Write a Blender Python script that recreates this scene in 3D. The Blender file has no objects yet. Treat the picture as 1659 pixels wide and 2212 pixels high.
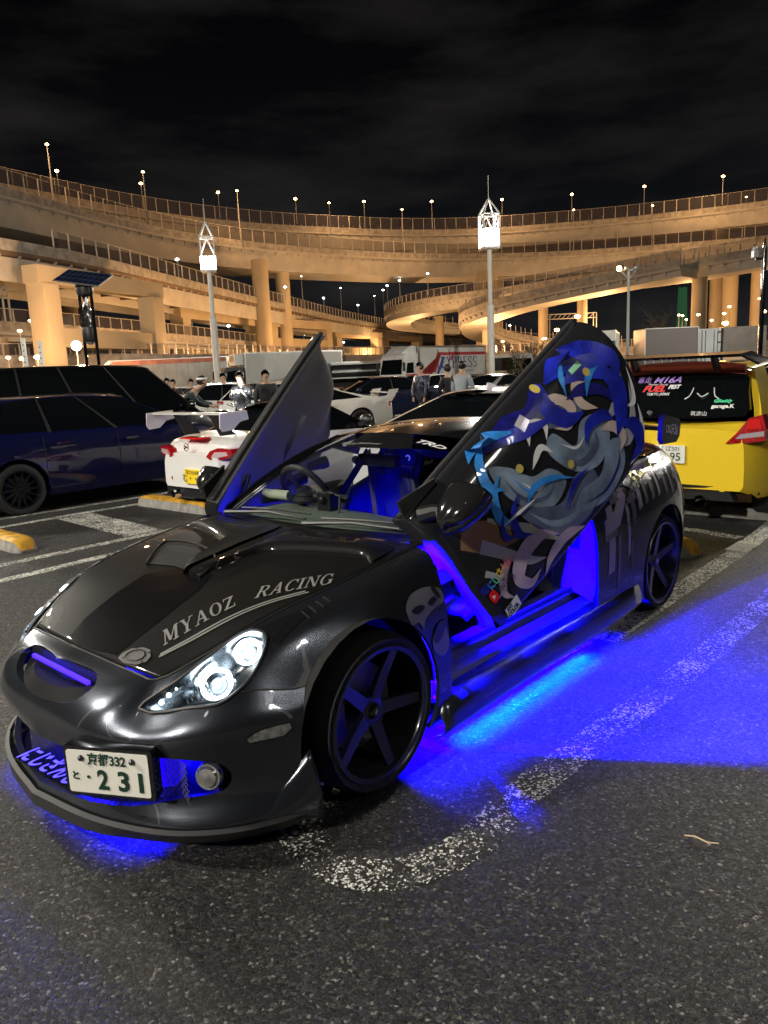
import bpy, bmesh, math, random
from math import pi, sin, cos, radians as R
from mathutils import Vector, Matrix, Euler
from mathutils.bvhtree import BVHTree

random.seed(7)
SC = bpy.context.scene
COL = SC.collection
# ------------------------------------------------------------------ camera
CAM_P, CAM_PITCH, CAM_ROLL = Vector((0, 0, 1.53006)), 0.185159, -0.0447403
fwd = Vector((0, cos(CAM_PITCH), -sin(CAM_PITCH)))
rgt0 = Vector((1, 0, 0)); up0 = rgt0.cross(fwd)
rgt = cos(CAM_ROLL) * rgt0 + sin(CAM_ROLL) * up0
upv = -sin(CAM_ROLL) * rgt0 + cos(CAM_ROLL) * up0
cam_d = bpy.data.cameras.new('camera')
cam_d.sensor_fit = 'HORIZONTAL'; cam_d.sensor_width = 36.0; cam_d.lens = 36.0 * 1599.311 / 1659
cam_d.clip_start = 0.05; cam_d.clip_end = 5000
cam = bpy.data.objects.new('camera', cam_d); COL.objects.link(cam)
Mc = Matrix((rgt, upv, -fwd)).transposed().to_4x4(); Mc.translation = CAM_P
cam.matrix_world = Mc
SC.camera = cam
SC.view_settings.view_transform = 'Standard'; SC.view_settings.look = 'None'
SC.view_settings.exposure = 0.0; SC.view_settings.gamma = 1.0
SC.view_settings.use_curve_mapping = False
SC.render.engine = 'CYCLES'
SC.cycles.use_denoising = True
SC.cycles.max_bounces = 6; SC.cycles.diffuse_bounces = 2; SC.cycles.glossy_bounces = 4
SC.cycles.transparent_max_bounces = 12; SC.cycles.transmission_bounces = 6
SC.cycles.sample_clamp_indirect = 4.0; SC.cycles.caustics_reflective = False; SC.cycles.caustics_refractive = False
# ------------------------------------------------------------------ world: night sky with faint clouds
W = bpy.data.worlds.new('World'); SC.world = W; W.use_nodes = True
nt = W.node_tree; nt.nodes.clear()
def N(t, ty, **kw):
    n = t.nodes.new(ty)
    for k, v in kw.items():
        if k.startswith('i_'): n.inputs[k[2:].replace('_', ' ')].default_value = v
        else: setattr(n, k, v)
    return n
out = N(nt, 'ShaderNodeOutputWorld'); bg = N(nt, 'ShaderNodeBackground')
tc = N(nt, 'ShaderNodeTexCoord'); mp = N(nt, 'ShaderNodeMapping'); mp.inputs['Scale'].default_value = (1.5, 1.5, 6.0)
no = N(nt, 'ShaderNodeTexNoise'); no.inputs['Scale'].default_value = 2.2; no.inputs['Detail'].default_value = 6; no.inputs['Roughness'].default_value = .58
rm = N(nt, 'ShaderNodeValToRGB')
rm.color_ramp.elements[0].position = .42; rm.color_ramp.elements[0].color = (.0012, .0013, .0017, 1)
rm.color_ramp.elements[1].position = .78; rm.color_ramp.elements[1].color = (.015, .0135, .0125, 1)
nt.links.new(tc.outputs['Generated'], mp.inputs[0]); nt.links.new(mp.outputs[0], no.inputs['Vector'])
nt.links.new(no.outputs['Fac'], rm.inputs[0]); nt.links.new(rm.outputs[0], bg.inputs[0])
# the glow of the city near the horizon comes from the sky itself
sx = N(nt, 'ShaderNodeSeparateXYZ'); r2 = N(nt, 'ShaderNodeValToRGB')
nt.links.new(tc.outputs['Generated'], sx.inputs[0]); nt.links.new(sx.outputs[2], r2.inputs[0])
r2.color_ramp.elements[0].position = 0.0; r2.color_ramp.elements[0].color = (.0065, .0070, .0085, 1)
r2.color_ramp.elements[1].position = .35; r2.color_ramp.elements[1].color = (0.0004, 0.0004, 0.0005, 1)
ad = N(nt, 'ShaderNodeMixRGB', blend_type='ADD'); ad.inputs[0].default_value = 1
nt.links.new(rm.outputs[0], ad.inputs[1]); nt.links.new(r2.outputs[0], ad.inputs[2]); nt.links.new(ad.outputs[0], bg.inputs[0])
bg.inputs[1].default_value = 1.0
nt.links.new(bg.outputs[0], out.inputs[0])
# moon: the one sun lamp, lowered for night
sd = bpy.data.lights.new('moon', 'SUN'); sd.energy = 0.012; sd.angle = R(2); sd.color = (1, .96, .9)
so = bpy.data.objects.new('moon', sd); COL.objects.link(so); so.rotation_euler = (R(35), R(-20), 0)

def spot(name, loc, target, power, color, angle=150, size=.3, blend=.6, parent=None):
    l = bpy.data.lights.new(name, 'SPOT'); l.energy = power; l.color = color; l.spot_size = R(angle); l.spot_blend = blend; l.shadow_soft_size = size
    o = bpy.data.objects.new(name, l); COL.objects.link(o); o.location = loc
    d = Vector(target) - Vector(loc); o.rotation_euler = d.to_track_quat('-Z', 'Y').to_euler()
    if parent: o.parent = parent
    return o
def point(name, loc, power, color, size=.2, parent=None):
    l = bpy.data.lights.new(name, 'POINT'); l.energy = power; l.color = color; l.shadow_soft_size = size
    o = bpy.data.objects.new(name, l); COL.objects.link(o); o.location = loc
    if parent: o.parent = parent
    return o
def area(name, loc, rot, sx, sy, power, color, parent=None, spread=180):
    l = bpy.data.lights.new(name, 'AREA'); l.shape = 'RECTANGLE'; l.size = sx; l.size_y = sy; l.energy = power; l.color = color; l.spread = R(spread)
    o = bpy.data.objects.new(name, l); COL.objects.link(o); o.location = loc; o.rotation_euler = rot
    if parent: o.parent = parent
    return o

# ------------------------------------------------------------------ materials
MATS = {}
def mat(name, col, rough=.5, metal=0.0, coat=0.0, emit=None, es=0.0, spec=.5, trans=0.0, alpha=1.0, noise=None, bump=None, coat_rough=.03):
    """noise=(scale, amount, detail): value variation; bump=(scale, strength, distance)"""
    if name in MATS: return MATS[name]
    m = bpy.data.materials.new(name); m.use_nodes = True; MATS[name] = m
    t = m.node_tree; b = t.nodes['Principled BSDF']
    b.inputs['Base Color'].default_value = (*col, 1); b.inputs['Roughness'].default_value = rough; b.inputs['Metallic'].default_value = metal
    b.inputs['Coat Weight'].default_value = coat; b.inputs['Coat Roughness'].default_value = coat_rough
    b.inputs['Specular IOR Level'].default_value = spec; b.inputs['Transmission Weight'].default_value = trans; b.inputs['Alpha'].default_value = alpha
    if emit: b.inputs['Emission Color'].default_value = (*emit, 1); b.inputs['Emission Strength'].default_value = es
    if noise or bump:
        tc = N(t, 'ShaderNodeTexCoord')
    if noise:
        n = N(t, 'ShaderNodeTexNoise'); n.inputs['Scale'].default_value = noise[0]; n.inputs['Detail'].default_value = noise[2] if len(noise) > 2 else 5
        t.links.new(tc.outputs['Object'], n.inputs['Vector'])
        r = N(t, 'ShaderNodeMapRange'); r.inputs['From Min'].default_value = .3; r.inputs['From Max'].default_value = .7
        r.inputs['To Min'].default_value = 1 - noise[1]; r.inputs['To Max'].default_value = 1 + noise[1] * .6
        mx = N(t, 'ShaderNodeVectorMath', operation='SCALE'); mx.inputs[0].default_value = col
        t.links.new(n.outputs['Fac'], r.inputs['Value']); t.links.new(r.outputs[0], mx.inputs['Scale']); t.links.new(mx.outputs[0], b.inputs['Base Color'])
    if bump:
        n = N(t, 'ShaderNodeTexNoise'); n.inputs['Scale'].default_value = bump[0]; n.inputs['Detail'].default_value = 4
        t.links.new(tc.outputs['Object'], n.inputs['Vector'])
        bp = N(t, 'ShaderNodeBump'); bp.inputs['Strength'].default_value = bump[1]; bp.inputs['Distance'].default_value = bump[2] if len(bump) > 2 else .01
        t.links.new(n.outputs['Fac'], bp.inputs['Height']); t.links.new(bp.outputs[0], b.inputs['Normal'])
    return m
def paint(name, col, flake=0.0, rough=.35, coat=1.0, metal=0.0):
    if name in MATS: return MATS[name]
    m = mat(name, col, rough, metal, coat, spec=.2)
    if flake:
        t = m.node_tree; b = t.nodes['Principled BSDF']; tc = N(t, 'ShaderNodeTexCoord')
        v = N(t, 'ShaderNodeTexNoise'); v.inputs['Scale'].default_value = 900; v.inputs['Detail'].default_value = 1
        bp = N(t, 'ShaderNodeBump'); bp.inputs['Strength'].default_value = flake; bp.inputs['Distance'].default_value = .001
        t.links.new(tc.outputs['Object'], v.inputs['Vector']); t.links.new(v.outputs[0], bp.inputs['Height']); t.links.new(bp.outputs[0], b.inputs['Normal'])
    return m
def glow(name, col, s): return mat(name, (0, 0, 0), .5, emit=col, es=s)
def glass(name, tint=(.9, .95, .95), alpha=.12, rough=.02):
    """thin pane: mostly see-through with a clear reflection"""
    if name in MATS: return MATS[name]
    m = bpy.data.materials.new(name); m.use_nodes = True; MATS[name] = m; t = m.node_tree; t.nodes.clear()
    o = N(t, 'ShaderNodeOutputMaterial'); tr = N(t, 'ShaderNodeBsdfTransparent'); tr.inputs[0].default_value = (*tint, 1)
    g = N(t, 'ShaderNodeBsdfGlossy'); g.inputs['Roughness'].default_value = rough
    fr = N(t, 'ShaderNodeFresnel'); fr.inputs[0].default_value = 1.5; mx = N(t, 'ShaderNodeMixShader')
    ma = N(t, 'ShaderNodeMath', operation='ADD'); ma.inputs[1].default_value = alpha * .2
    t.links.new(fr.outputs[0], ma.inputs[0]); t.links.new(ma.outputs[0], mx.inputs[0]); t.links.new(tr.outputs[0], mx.inputs[1]); t.links.new(g.outputs[0], mx.inputs[2]); t.links.new(mx.outputs[0], o.inputs[0])
    return m

# ------------------------------------------------------------------ object helpers
def tag(o, label=None, cat=None, group=None, kind=None):
    if label: o['label'] = label
    if cat: o['category'] = cat
    if group: o['group'] = group
    if kind: o['kind'] = kind
    return o
def empty(name, loc=(0, 0, 0), rz=0.0, label=None, cat=None, group=None):
    o = bpy.data.objects.new(name, None); COL.objects.link(o); o.location = loc; o.rotation_euler = (0, 0, rz); o.empty_display_size = .1
    return tag(o, label, cat, group)
def mobj(name, V, F, m, parent=None, smooth=True, sharp=32, mi=None):
    me = bpy.data.meshes.new(name); me.from_pydata([tuple(v) for v in V], [], F)
    ms = m if isinstance(m, (list, tuple)) else [m]
    for x in ms: me.materials.append(x)
    if mi: me.polygons.foreach_set('material_index', mi)
    if smooth and len(F):
        me.polygons.foreach_set('use_smooth', [True] * len(F)); me.set_sharp_from_angle(angle=R(sharp))
    me.update()
    o = bpy.data.objects.new(name, me); COL.objects.link(o)
    if parent is not None: o.parent = parent
    return o
def copy_tree(o, parent=None):
    c = o.copy(); COL.objects.link(c)
    if parent is not None: c.parent = parent; c.matrix_parent_inverse = o.matrix_parent_inverse.copy()
    for ch in [x for x in KIDS.get(o.name, [])]: copy_tree(ch, c)
    return c
KIDS = {}
def index_kids():
    KIDS.clear()
    for o in SC.objects:
        if o.parent: KIDS.setdefault(o.parent.name, []).append(o)

class MB:
    def __init__(s): s.V = []; s.F = []; s.MI = []; s.mi = 0
    def add(s, V, F):
        n = len(s.V); s.V += [Vector(v) for v in V]; s.F += [tuple(i + n for i in f) for f in F]; s.MI += [s.mi] * len(F); return s
    def box(s, x0, x1, y0, y1, z0, z1, M=None):
        V = [Vector(p) for p in ((x0, y0, z0), (x1, y0, z0), (x1, y1, z0), (x0, y1, z0), (x0, y0, z1), (x1, y0, z1), (x1, y1, z1), (x0, y1, z1))]
        if M is not None: V = [M @ v for v in V]
        return s.add(V, [(0, 3, 2, 1), (4, 5, 6, 7), (0, 1, 5, 4), (1, 2, 6, 5), (2, 3, 7, 6), (3, 0, 4, 7)])
    def bar(s, a, b, w, h=None, up=(0, 0, 1)):
        a, b = Vector(a), Vector(b); d = (b - a); L = d.length
        if L < 1e-6: return s
        d /= L; u = Vector(up)
        if abs(d.dot(u)) > .98: u = Vector((1, 0, 0))
        x = d.cross(u).normalized(); y = x.cross(d).normalized(); h = h or w
        V = []
        for p in (a, b):
            for sx_, sy_ in ((-1, -1), (1, -1), (1, 1), (-1, 1)): V.append(p + x * sx_ * w / 2 + y * sy_ * h / 2)
        return s.add(V, [(0, 1, 2, 3), (7, 6, 5, 4), (0, 4, 5, 1), (1, 5, 6, 2), (2, 6, 7, 3), (3, 7, 4, 0)])
    def tube(s, pts, r, n=10, cap=True):
        pts = [Vector(p) for p in pts]; rs = r if isinstance(r, (list, tuple)) else [r] * len(pts)
        V = []; F = []; prev = None
        for i, p in enumerate(pts):
            d = (pts[min(i + 1, len(pts) - 1)] - pts[max(i - 1, 0)]).normalized()
            if prev is None:
                u = Vector((0, 0, 1)) if abs(d.z) < .9 else Vector((1, 0, 0)); x = d.cross(u).normalized()
            else: x = (prev - d * prev.dot(d)).normalized()
            prev = x; y = d.cross(x)
            for k in range(n):
                a = 2 * pi * k / n; V.append(p + (x * cos(a) + y * sin(a)) * rs[i])
        for i in range(len(pts) - 1):
            for k in range(n):
                k2 = (k + 1) % n; F.append((i * n + k, i * n + k2, (i + 1) * n + k2, (i + 1) * n + k))
        if cap: F.append(tuple(range(n))[::-1]); F.append(tuple((len(pts) - 1) * n + k for k in range(n)))
        return s.add(V, F)
    def lathe(s, prof, n=32, axis='Z', c=(0, 0, 0), a0=0, a1=2 * pi):
        """prof: [(radius, height)]"""
        c = Vector(c); V = []; F = []; full = abs(a1 - a0 - 2 * pi) < 1e-6; m = n if full else n + 1
        for (r, h) in prof:
            for k in range(m):
                a = a0 + (a1 - a0) * k / n; x, y = r * cos(a), r * sin(a)
                V.append(c + (Vector((x, y, h)) if axis == 'Z' else Vector((x, h, y)) if axis == 'Y' else Vector((h, x, y))))
        for i in range(len(prof) - 1):
            for k in range(n if full else n):
                k2 = (k + 1) % m if full else k + 1
                f = (i * m + k, i * m + k2, (i + 1) * m + k2, (i + 1) * m + k)
                F.append(f if axis != 'Y' else f[::-1])
        return s.add(V, F)
    def prism(s, poly, a, b, axis='Y'):
        """poly in the plane of the two other axes, extruded along axis from a to b"""
        n = len(poly)
        def P(p, t): return (p[0], t, p[1]) if axis == 'Y' else (t, p[0], p[1]) if axis == 'X' else (p[0], p[1], t)
        V = [P(p, a) for p in poly] + [P(p, b) for p in poly]
        F = [tuple(range(n)), tuple(range(2 * n - 1, n - 1, -1))] + [(i, n + i, n + (i + 1) % n, (i + 1) % n) for i in range(n)]
        return s.add(V, F)
    def sph(s, c, r, n=12, m=8, sc=(1, 1, 1)):
        c = Vector(c); V = [c + Vector((0, 0, r * sc[2]))]
        for i in range(1, m):
            t = pi * i / m
            for k in range(n):
                a = 2 * pi * k / n; V.append(c + Vector((r * sc[0] * sin(t) * cos(a), r * sc[1] * sin(t) * sin(a), r * sc[2] * cos(t))))
        V.append(c - Vector((0, 0, r * sc[2]))); F = [(0, 1 + k, 1 + (k + 1) % n) for k in range(n)]
        for i in range(m - 2):
            for k in range(n):
                k2 = (k + 1) % n; F.append((1 + i * n + k, 1 + (i + 1) * n + k, 1 + (i + 1) * n + k2, 1 + i * n + k2))
        e = len(V) - 1; F += [(e, 1 + (m - 2) * n + (k + 1) % n, 1 + (m - 2) * n + k) for k in range(n)]
        return s.add(V, F)
    def build(s, name, m, parent=None, smooth=True, sharp=32, fix=True, M=None):
        if M is not None: s.V = [M @ v for v in s.V]
        o = mobj(name, s.V, s.F, m, parent, False, sharp, s.MI if isinstance(m, (list, tuple)) else None)
        if fix:
            bm = bmesh.new(); bm.from_mesh(o.data); bmesh.ops.recalc_face_normals(bm, faces=bm.faces); bm.to_mesh(o.data); bm.free()
        if smooth and len(o.data.polygons):
            o.data.polygons.foreach_set('use_smooth', [True] * len(o.data.polygons)); o.data.set_sharp_from_angle(angle=R(sharp))
        return o

def catmull(P, n, closed=False):
    """resample a polyline of Vectors/tuples through Catmull-Rom, n steps per span"""
    P = [Vector(p) for p in P]; out = []; m = len(P)
    for i in range(m if closed else m - 1):
        p1, p2 = P[i], P[(i + 1) % m]
        p0 = P[(i - 1) % m] if (i > 0 or closed) else p1 * 2 - p2
        p3 = P[(i + 2) % m] if (i < m - 2 or closed) else p2 * 2 - p1
        for k in range(n):
            t = k / n; t2 = t * t; t3 = t2 * t
            out.append(.5 * ((2 * p1) + (p2 - p0) * t + (2 * p0 - 5 * p1 + 4 * p2 - p3) * t2 + (3 * p1 - p0 - 3 * p2 + p3) * t3))
    if not closed: out.append(P[-1].copy())
    return out
def grid_patch(G, nu=4, nv=4):
    """G rows of control points -> (V, F, rows, cols) smooth surface"""
    rows = [catmull(r, nv) for r in G]; cols = list(zip(*rows)); cc = [catmull(c, nu) for c in cols]
    nr = len(cc[0]); nc = len(cc); V = [cc[j][i] for i in range(nr) for j in range(nc)]
    F = [(i * nc + j, i * nc + j + 1, (i + 1) * nc + j + 1, (i + 1) * nc + j) for i in range(nr - 1) for j in range(nc - 1)]
    return V, F, nr, nc
def solidify(o, t, offset=-1):
    md = o.modifiers.new('s', 'SOLIDIFY'); md.thickness = t; md.offset = offset
    return o
def apply_mods(o):
    dg = bpy.context.evaluated_depsgraph_get(); dg.update()
    me = bpy.data.meshes.new_from_object(o.evaluated_get(dg)); old = o.data; o.modifiers.clear(); o.data = me
    return o
def boolean(o, cutters, op='DIFFERENCE', sharp=30, solver='EXACT'):
    """cutters: list of MB or (V,F); cut in world space at identity"""
    obs = []
    for c in cutters:
        co = c.build('cut', [], None, smooth=False) if isinstance(c, MB) else mobj('cut', c[0], c[1], [], None, False)
        obs.append(co); md = o.modifiers.new('b', 'BOOLEAN'); md.operation = op; md.solver = solver; md.object = co
    bpy.context.view_layer.update(); apply_mods(o)
    for co in obs: me = co.data; bpy.data.objects.remove(co); bpy.data.meshes.remove(me)
    me = o.data
    me.polygons.foreach_set('use_smooth', [True] * len(me.polygons)); me.set_sharp_from_angle(angle=R(sharp))
    return o
def text_geo(body, size=1.0, shear=0.0, align='CENTER', spacing=1.0, bold=0.0, res=3):
    c = bpy.data.curves.new('t', 'FONT'); c.body = body; c.size = size; c.shear = shear; c.align_x = align; c.align_y = 'CENTER'; c.space_character = spacing; c.offset = bold; c.resolution_u = res
    o = bpy.data.objects.new('t', c); COL.objects.link(o); bpy.context.view_layer.update()
    dg = bpy.context.evaluated_depsgraph_get(); me = bpy.data.meshes.new_from_object(o.evaluated_get(dg))
    V = [v.co.copy() for v in me.vertices]; F = [tuple(p.vertices) for p in me.polygons]
    bpy.data.objects.remove(o); bpy.data.curves.remove(c); bpy.data.meshes.remove(me)
    return V, F
def frame_m(origin, xdir, ydir):
    x = Vector(xdir).normalized(); y = Vector(ydir); y = (y - x * y.dot(x)).normalized(); z = x.cross(y)
    m = Matrix((x, y, z)).transposed().to_4x4(); m.translation = Vector(origin); return m
def put_text(name, body, size, origin, xdir, ydir, m, parent, shear=0.0, align='CENTER', spacing=1.0, bold=0.0, thick=0.0, width=None, res=3):
    V, F = text_geo(body, size, shear, align, spacing, bold, res)
    if width and V:
        w = max(v.x for v in V) - min(v.x for v in V); k = width / w; V = [Vector((v.x * k, v.y, v.z)) for v in V]
    M = frame_m(origin, xdir, ydir); o = mobj(name, [M @ v for v in V], F, m, parent, False)
    if thick: solidify(o, thick, 0)
    return o
def flat(name, poly, origin, xdir, ydir, m, parent, thick=0.0):
    M = frame_m(origin, xdir, ydir); n = len(poly)
    if thick:
        V = [M @ Vector((p[0], p[1], 0)) for p in poly] + [M @ Vector((p[0], p[1], thick)) for p in poly]
        F = [tuple(range(n))[::-1], tuple(range(n, 2 * n))] + [(i, (i + 1) % n, n + (i + 1) % n, n + i) for i in range(n)]
    else: V = [M @ Vector((p[0], p[1], 0)) for p in poly]; F = [tuple(range(n))]
    return mobj(name, V, F, m, parent, False)
def rrect(w, h, r, n=4, cx=0, cy=0):
    P = []
    for sx_, sy_, a in ((1, 1, 0), (-1, 1, 90), (-1, -1, 180), (1, -1, 270)):
        for k in range(n + 1):
            t = R(a + 90 * k / n); P.append((cx + sx_ * (w / 2 - r) + r * cos(t), cy + sy_ * (h / 2 - r) + r * sin(t)))
    return P
# ================================================================== SETTING
def asphalt_mat():
    m = bpy.data.materials.new('asphalt'); m.use_nodes = True; t = m.node_tree; b = t.nodes['Principled BSDF']; L = t.links.new
    tc = N(t, 'ShaderNodeTexCoord')
    nz = N(t, 'ShaderNodeTexNoise'); nz.inputs['Scale'].default_value = 60; nz.inputs['Detail'].default_value = 2
    L(tc.outputs['Object'], nz.inputs['Vector'])
    wa = N(t, 'ShaderNodeMixRGB'); wa.inputs[0].default_value = .010; L(tc.outputs['Object'], wa.inputs[1]); L(nz.outputs['Color'], wa.inputs[2])
    v = N(t, 'ShaderNodeTexVoronoi'); v.inputs['Scale'].default_value = 105; L(wa.outputs[0], v.inputs['Vector'])
    ve = N(t, 'ShaderNodeTexVoronoi', feature='DISTANCE_TO_EDGE'); ve.inputs['Scale'].default_value = 105; L(wa.outputs[0], ve.inputs['Vector'])
    sp = N(t, 'ShaderNodeSeparateColor'); L(v.outputs['Color'], sp.inputs[0])
    cr = N(t, 'ShaderNodeValToRGB'); e = cr.color_ramp.elements
    e[0].position = 0; e[0].color = (.010, .0098, .0095, 1); e[1].position = 1; e[1].color = (.24, .23, .21, 1)
    for p, c in ((.50, .021), (.82, .048), (.95, .10)): x = e.new(p); x.color = (c, c * .97, c * .92, 1)
    L(sp.outputs[0], cr.inputs[0])
    ed = N(t, 'ShaderNodeMapRange'); ed.inputs['From Min'].default_value = 0; ed.inputs['From Max'].default_value = .12; L(ve.outputs[0], ed.inputs[0])
    mx = N(t, 'ShaderNodeMixRGB'); mx.inputs[1].default_value = (.014, .013, .013, 1); L(ed.outputs[0], mx.inputs[0]); L(cr.outputs[0], mx.inputs[2])
    big = N(t, 'ShaderNodeTexNoise'); big.inputs['Scale'].default_value = 1.3; big.inputs['Detail'].default_value = 5; L(tc.outputs['Object'], big.inputs['Vector'])
    bm_ = N(t, 'ShaderNodeMapRange'); bm_.inputs['From Min'].default_value = .3; bm_.inputs['From Max'].default_value = .7; bm_.inputs['To Min'].default_value = .75; bm_.inputs['To Max'].default_value = 1.2; L(big.outputs[0], bm_.inputs[0])
    sc = N(t, 'ShaderNodeVectorMath', operation='SCALE'); st = N(t, 'ShaderNodeTexNoise'); st.inputs['Scale'].default_value = .55; st.inputs['Detail'].default_value = 7; st.inputs['Roughness'].default_value = .65; L(tc.outputs['Object'], st.inputs['Vector'])
    s2 = N(t, 'ShaderNodeMapRange'); s2.inputs['From Min'].default_value = .40; s2.inputs['From Max'].default_value = .50; s2.inputs['To Min'].default_value = .62; s2.inputs['To Max'].default_value = 1.0; L(st.outputs[0], s2.inputs[0])
    m3 = N(t, 'ShaderNodeMath', operation='MULTIPLY'); L(bm_.outputs[0], m3.inputs[0]); L(s2.outputs[0], m3.inputs[1])
    L(mx.outputs[0], sc.inputs[0]); L(m3.outputs[0], sc.inputs['Scale']); L(sc.outputs[0], b.inputs['Base Color'])
    hm = N(t, 'ShaderNodeMath', operation='MULTIPLY'); L(ed.outputs[0], hm.inputs[0]); 
    h2 = N(t, 'ShaderNodeMapRange'); h2.inputs['To Min'].default_value = .25; h2.inputs['To Max'].default_value = 1; L(sp.outputs[1], h2.inputs[0]); L(h2.outputs[0], hm.inputs[1])
    # each stone a slightly tilted facet
    tv = N(t, 'ShaderNodeVectorMath', operation='SUBTRACT'); L(wa.outputs[0], tv.inputs[0]); 
    bp = N(t, 'ShaderNodeBump'); bp.inputs['Strength'].default_value = .9; bp.inputs['Distance'].default_value = .005; L(hm.outputs[0], bp.inputs['Height'])
    n2 = N(t, 'ShaderNodeTexNoise'); n2.inputs['Scale'].default_value = 35; L(tc.outputs['Object'], n2.inputs['Vector'])
    b2 = N(t, 'ShaderNodeBump'); b2.inputs['Strength'].default_value = .5; b2.inputs['Distance'].default_value = .006; L(n2.outputs[0], b2.inputs['Height']); L(bp.outputs[0], b2.inputs['Normal']); L(b2.outputs[0], b.inputs['Normal'])
    rr_ = N(t, 'ShaderNodeMapRange'); rr_.inputs['To Min'].default_value = .42; rr_.inputs['To Max'].default_value = .8; L(sp.outputs[2], rr_.inputs[0]); L(rr_.outputs[0], b.inputs['Roughness'])
    return m
def worn_paint(name, col, cover, scale=88):
    """road paint that has survived in patches between the stones"""
    m = bpy.data.materials.new(name); m.use_nodes = True; t = m.node_tree; b = t.nodes['Principled BSDF']; L = t.links.new
    tc = N(t, 'ShaderNodeTexCoord'); b.inputs['Roughness'].default_value = .6
    v = N(t, 'ShaderNodeTexVoronoi'); v.inputs['Scale'].default_value = scale; L(tc.outputs['Object'], v.inputs['Vector']); sp = N(t, 'ShaderNodeSeparateColor'); L(v.outputs['Color'], sp.inputs[0])
    n = N(t, 'ShaderNodeTexNoise'); n.inputs['Scale'].default_value = scale * .8; n.inputs['Detail'].default_value = 4; n.inputs['Roughness'].default_value = .7; L(tc.outputs['Object'], n.inputs['Vector'])
    g = N(t, 'ShaderNodeTexNoise'); g.inputs['Scale'].default_value = 3.5; g.inputs['Detail'].default_value = 3; L(tc.outputs['Object'], g.inputs['Vector'])
    a = N(t, 'ShaderNodeMath', operation='MULTIPLY'); a.inputs[1].default_value = .35; L(sp.outputs[0], a.inputs[0])
    a2 = N(t, 'ShaderNodeMath', operation='ADD'); L(a.outputs[0], a2.inputs[0]); L(n.outputs[0], a2.inputs[1])
    a3 = N(t, 'ShaderNodeMath', operation='MULTIPLY_ADD'); a3.inputs[1].default_value = .5; L(g.outputs[0], a3.inputs[0]); L(a2.outputs[0], a3.inputs[2])
    r = N(t, 'ShaderNodeMapRange'); r.inputs['From Min'].default_value = 1.22 - cover * .5; r.inputs['From Max'].default_value = 1.27 - cover * .5; L(a3.outputs[0], r.inputs[0]); L(r.outputs[0], b.inputs['Alpha'])
    c = N(t, 'ShaderNodeMixRGB'); c.inputs[1].default_value = (col[0] * .75, col[1] * .75, col[2] * .72, 1); c.inputs[2].default_value = (*col, 1); L(n.outputs[0], c.inputs[0]); L(c.outputs[0], b.inputs['Base Color'])
    return m
M_ASPH = asphalt_mat()
g = mobj('ground', [(-600, -60, 0), (600, -60, 0), (600, 900, 0), (-600, 900, 0)], [(0, 1, 2, 3)], M_ASPH, None, False); tag(g, kind='structure')
LINE = worn_paint('line_paint', (.72, .72, .66), .62); LINE2 = worn_paint('line_paint_worn', (.80, .80, .76), .35, 120); LINE3 = worn_paint('line_paint_fresh', (.8, .8, .76), .95)
def road_line(pts, w, m, z=.004, n=8):
    P = catmull([(p[0], p[1], 0) for p in pts], n) if len(pts) > 2 else [Vector((p[0], p[1], 0)) for p in pts]
    V = []; F = []
    for i, p in enumerate(P):
        d = (P[min(i + 1, len(P) - 1)] - P[max(i - 1, 0)]).normalized(); nn = Vector((-d.y, d.x, 0))
        V += [p + nn * w / 2 + Vector((0, 0, z)), p - nn * w / 2 + Vector((0, 0, z))]
    F = [(2 * i, 2 * i + 1, 2 * i + 3, 2 * i + 2) for i in range(len(P) - 1)]
    o = mobj('road_line', V, F, m, None, False); tag(o, kind='structure'); return o
road_line([(-5.9, 7.6), (-4.64, 8.82), (-4.12, 9.3), (-3.0, 10.45)], .12, LINE)
road_line([(-6.0, 6.6), (-4.36, 8.26), (-3.77, 8.92), (-3.18, 9.5)], .12, LINE)
road_line([(-5.6, 4.0), (-3.43, 6.4), (-2.9, 7.0), (-2.23, 7.72)], .13, LINE)
road_line([(-5.2, 3.6), (-3.16, 5.86), (-2.84, 6.25), (-2.45, 6.73), (-1.9, 7.35), (-1.7, 7.6)], .13, LINE)
road_line([(-3.72, 8.78), (-2.50, 7.55)], .42, LINE, z=.008)
road_line([(1.9, 7.2), (2.67, 6.72), (3.05, 6.2)], .13, LINE, n=3)
road_line([(4.6, 8.0), (3.55, 6.62), (2.99, 5.95)], .16, LINE, n=4)
road_line([(3.05, 6.02), (2.80, 5.75)], .17, LINE3, z=.008)
road_line([(3.05, 6.0), (2.13, 4.98), (1.2, 3.95)], .15, LINE, n=3)
road_line([(4.6, 7.1), (3.4, 5.7), (2.41, 4.5), (1.34, 3.34), (.87, 2.88), (.67, 2.68), (.46, 2.46), (.29, 2.24), (.12, 2.10), (-.08, 2.05), (-.26, 2.15), (-.34, 2.35), (-.2, 2.62), (.1, 2.95)], .15, LINE2)
road_line([(.15, 3.0), (1.5, 4.36)], .10, LINE2, z=.008)  # no bay line: LED glitter under the skirt painted as pale specks

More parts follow.
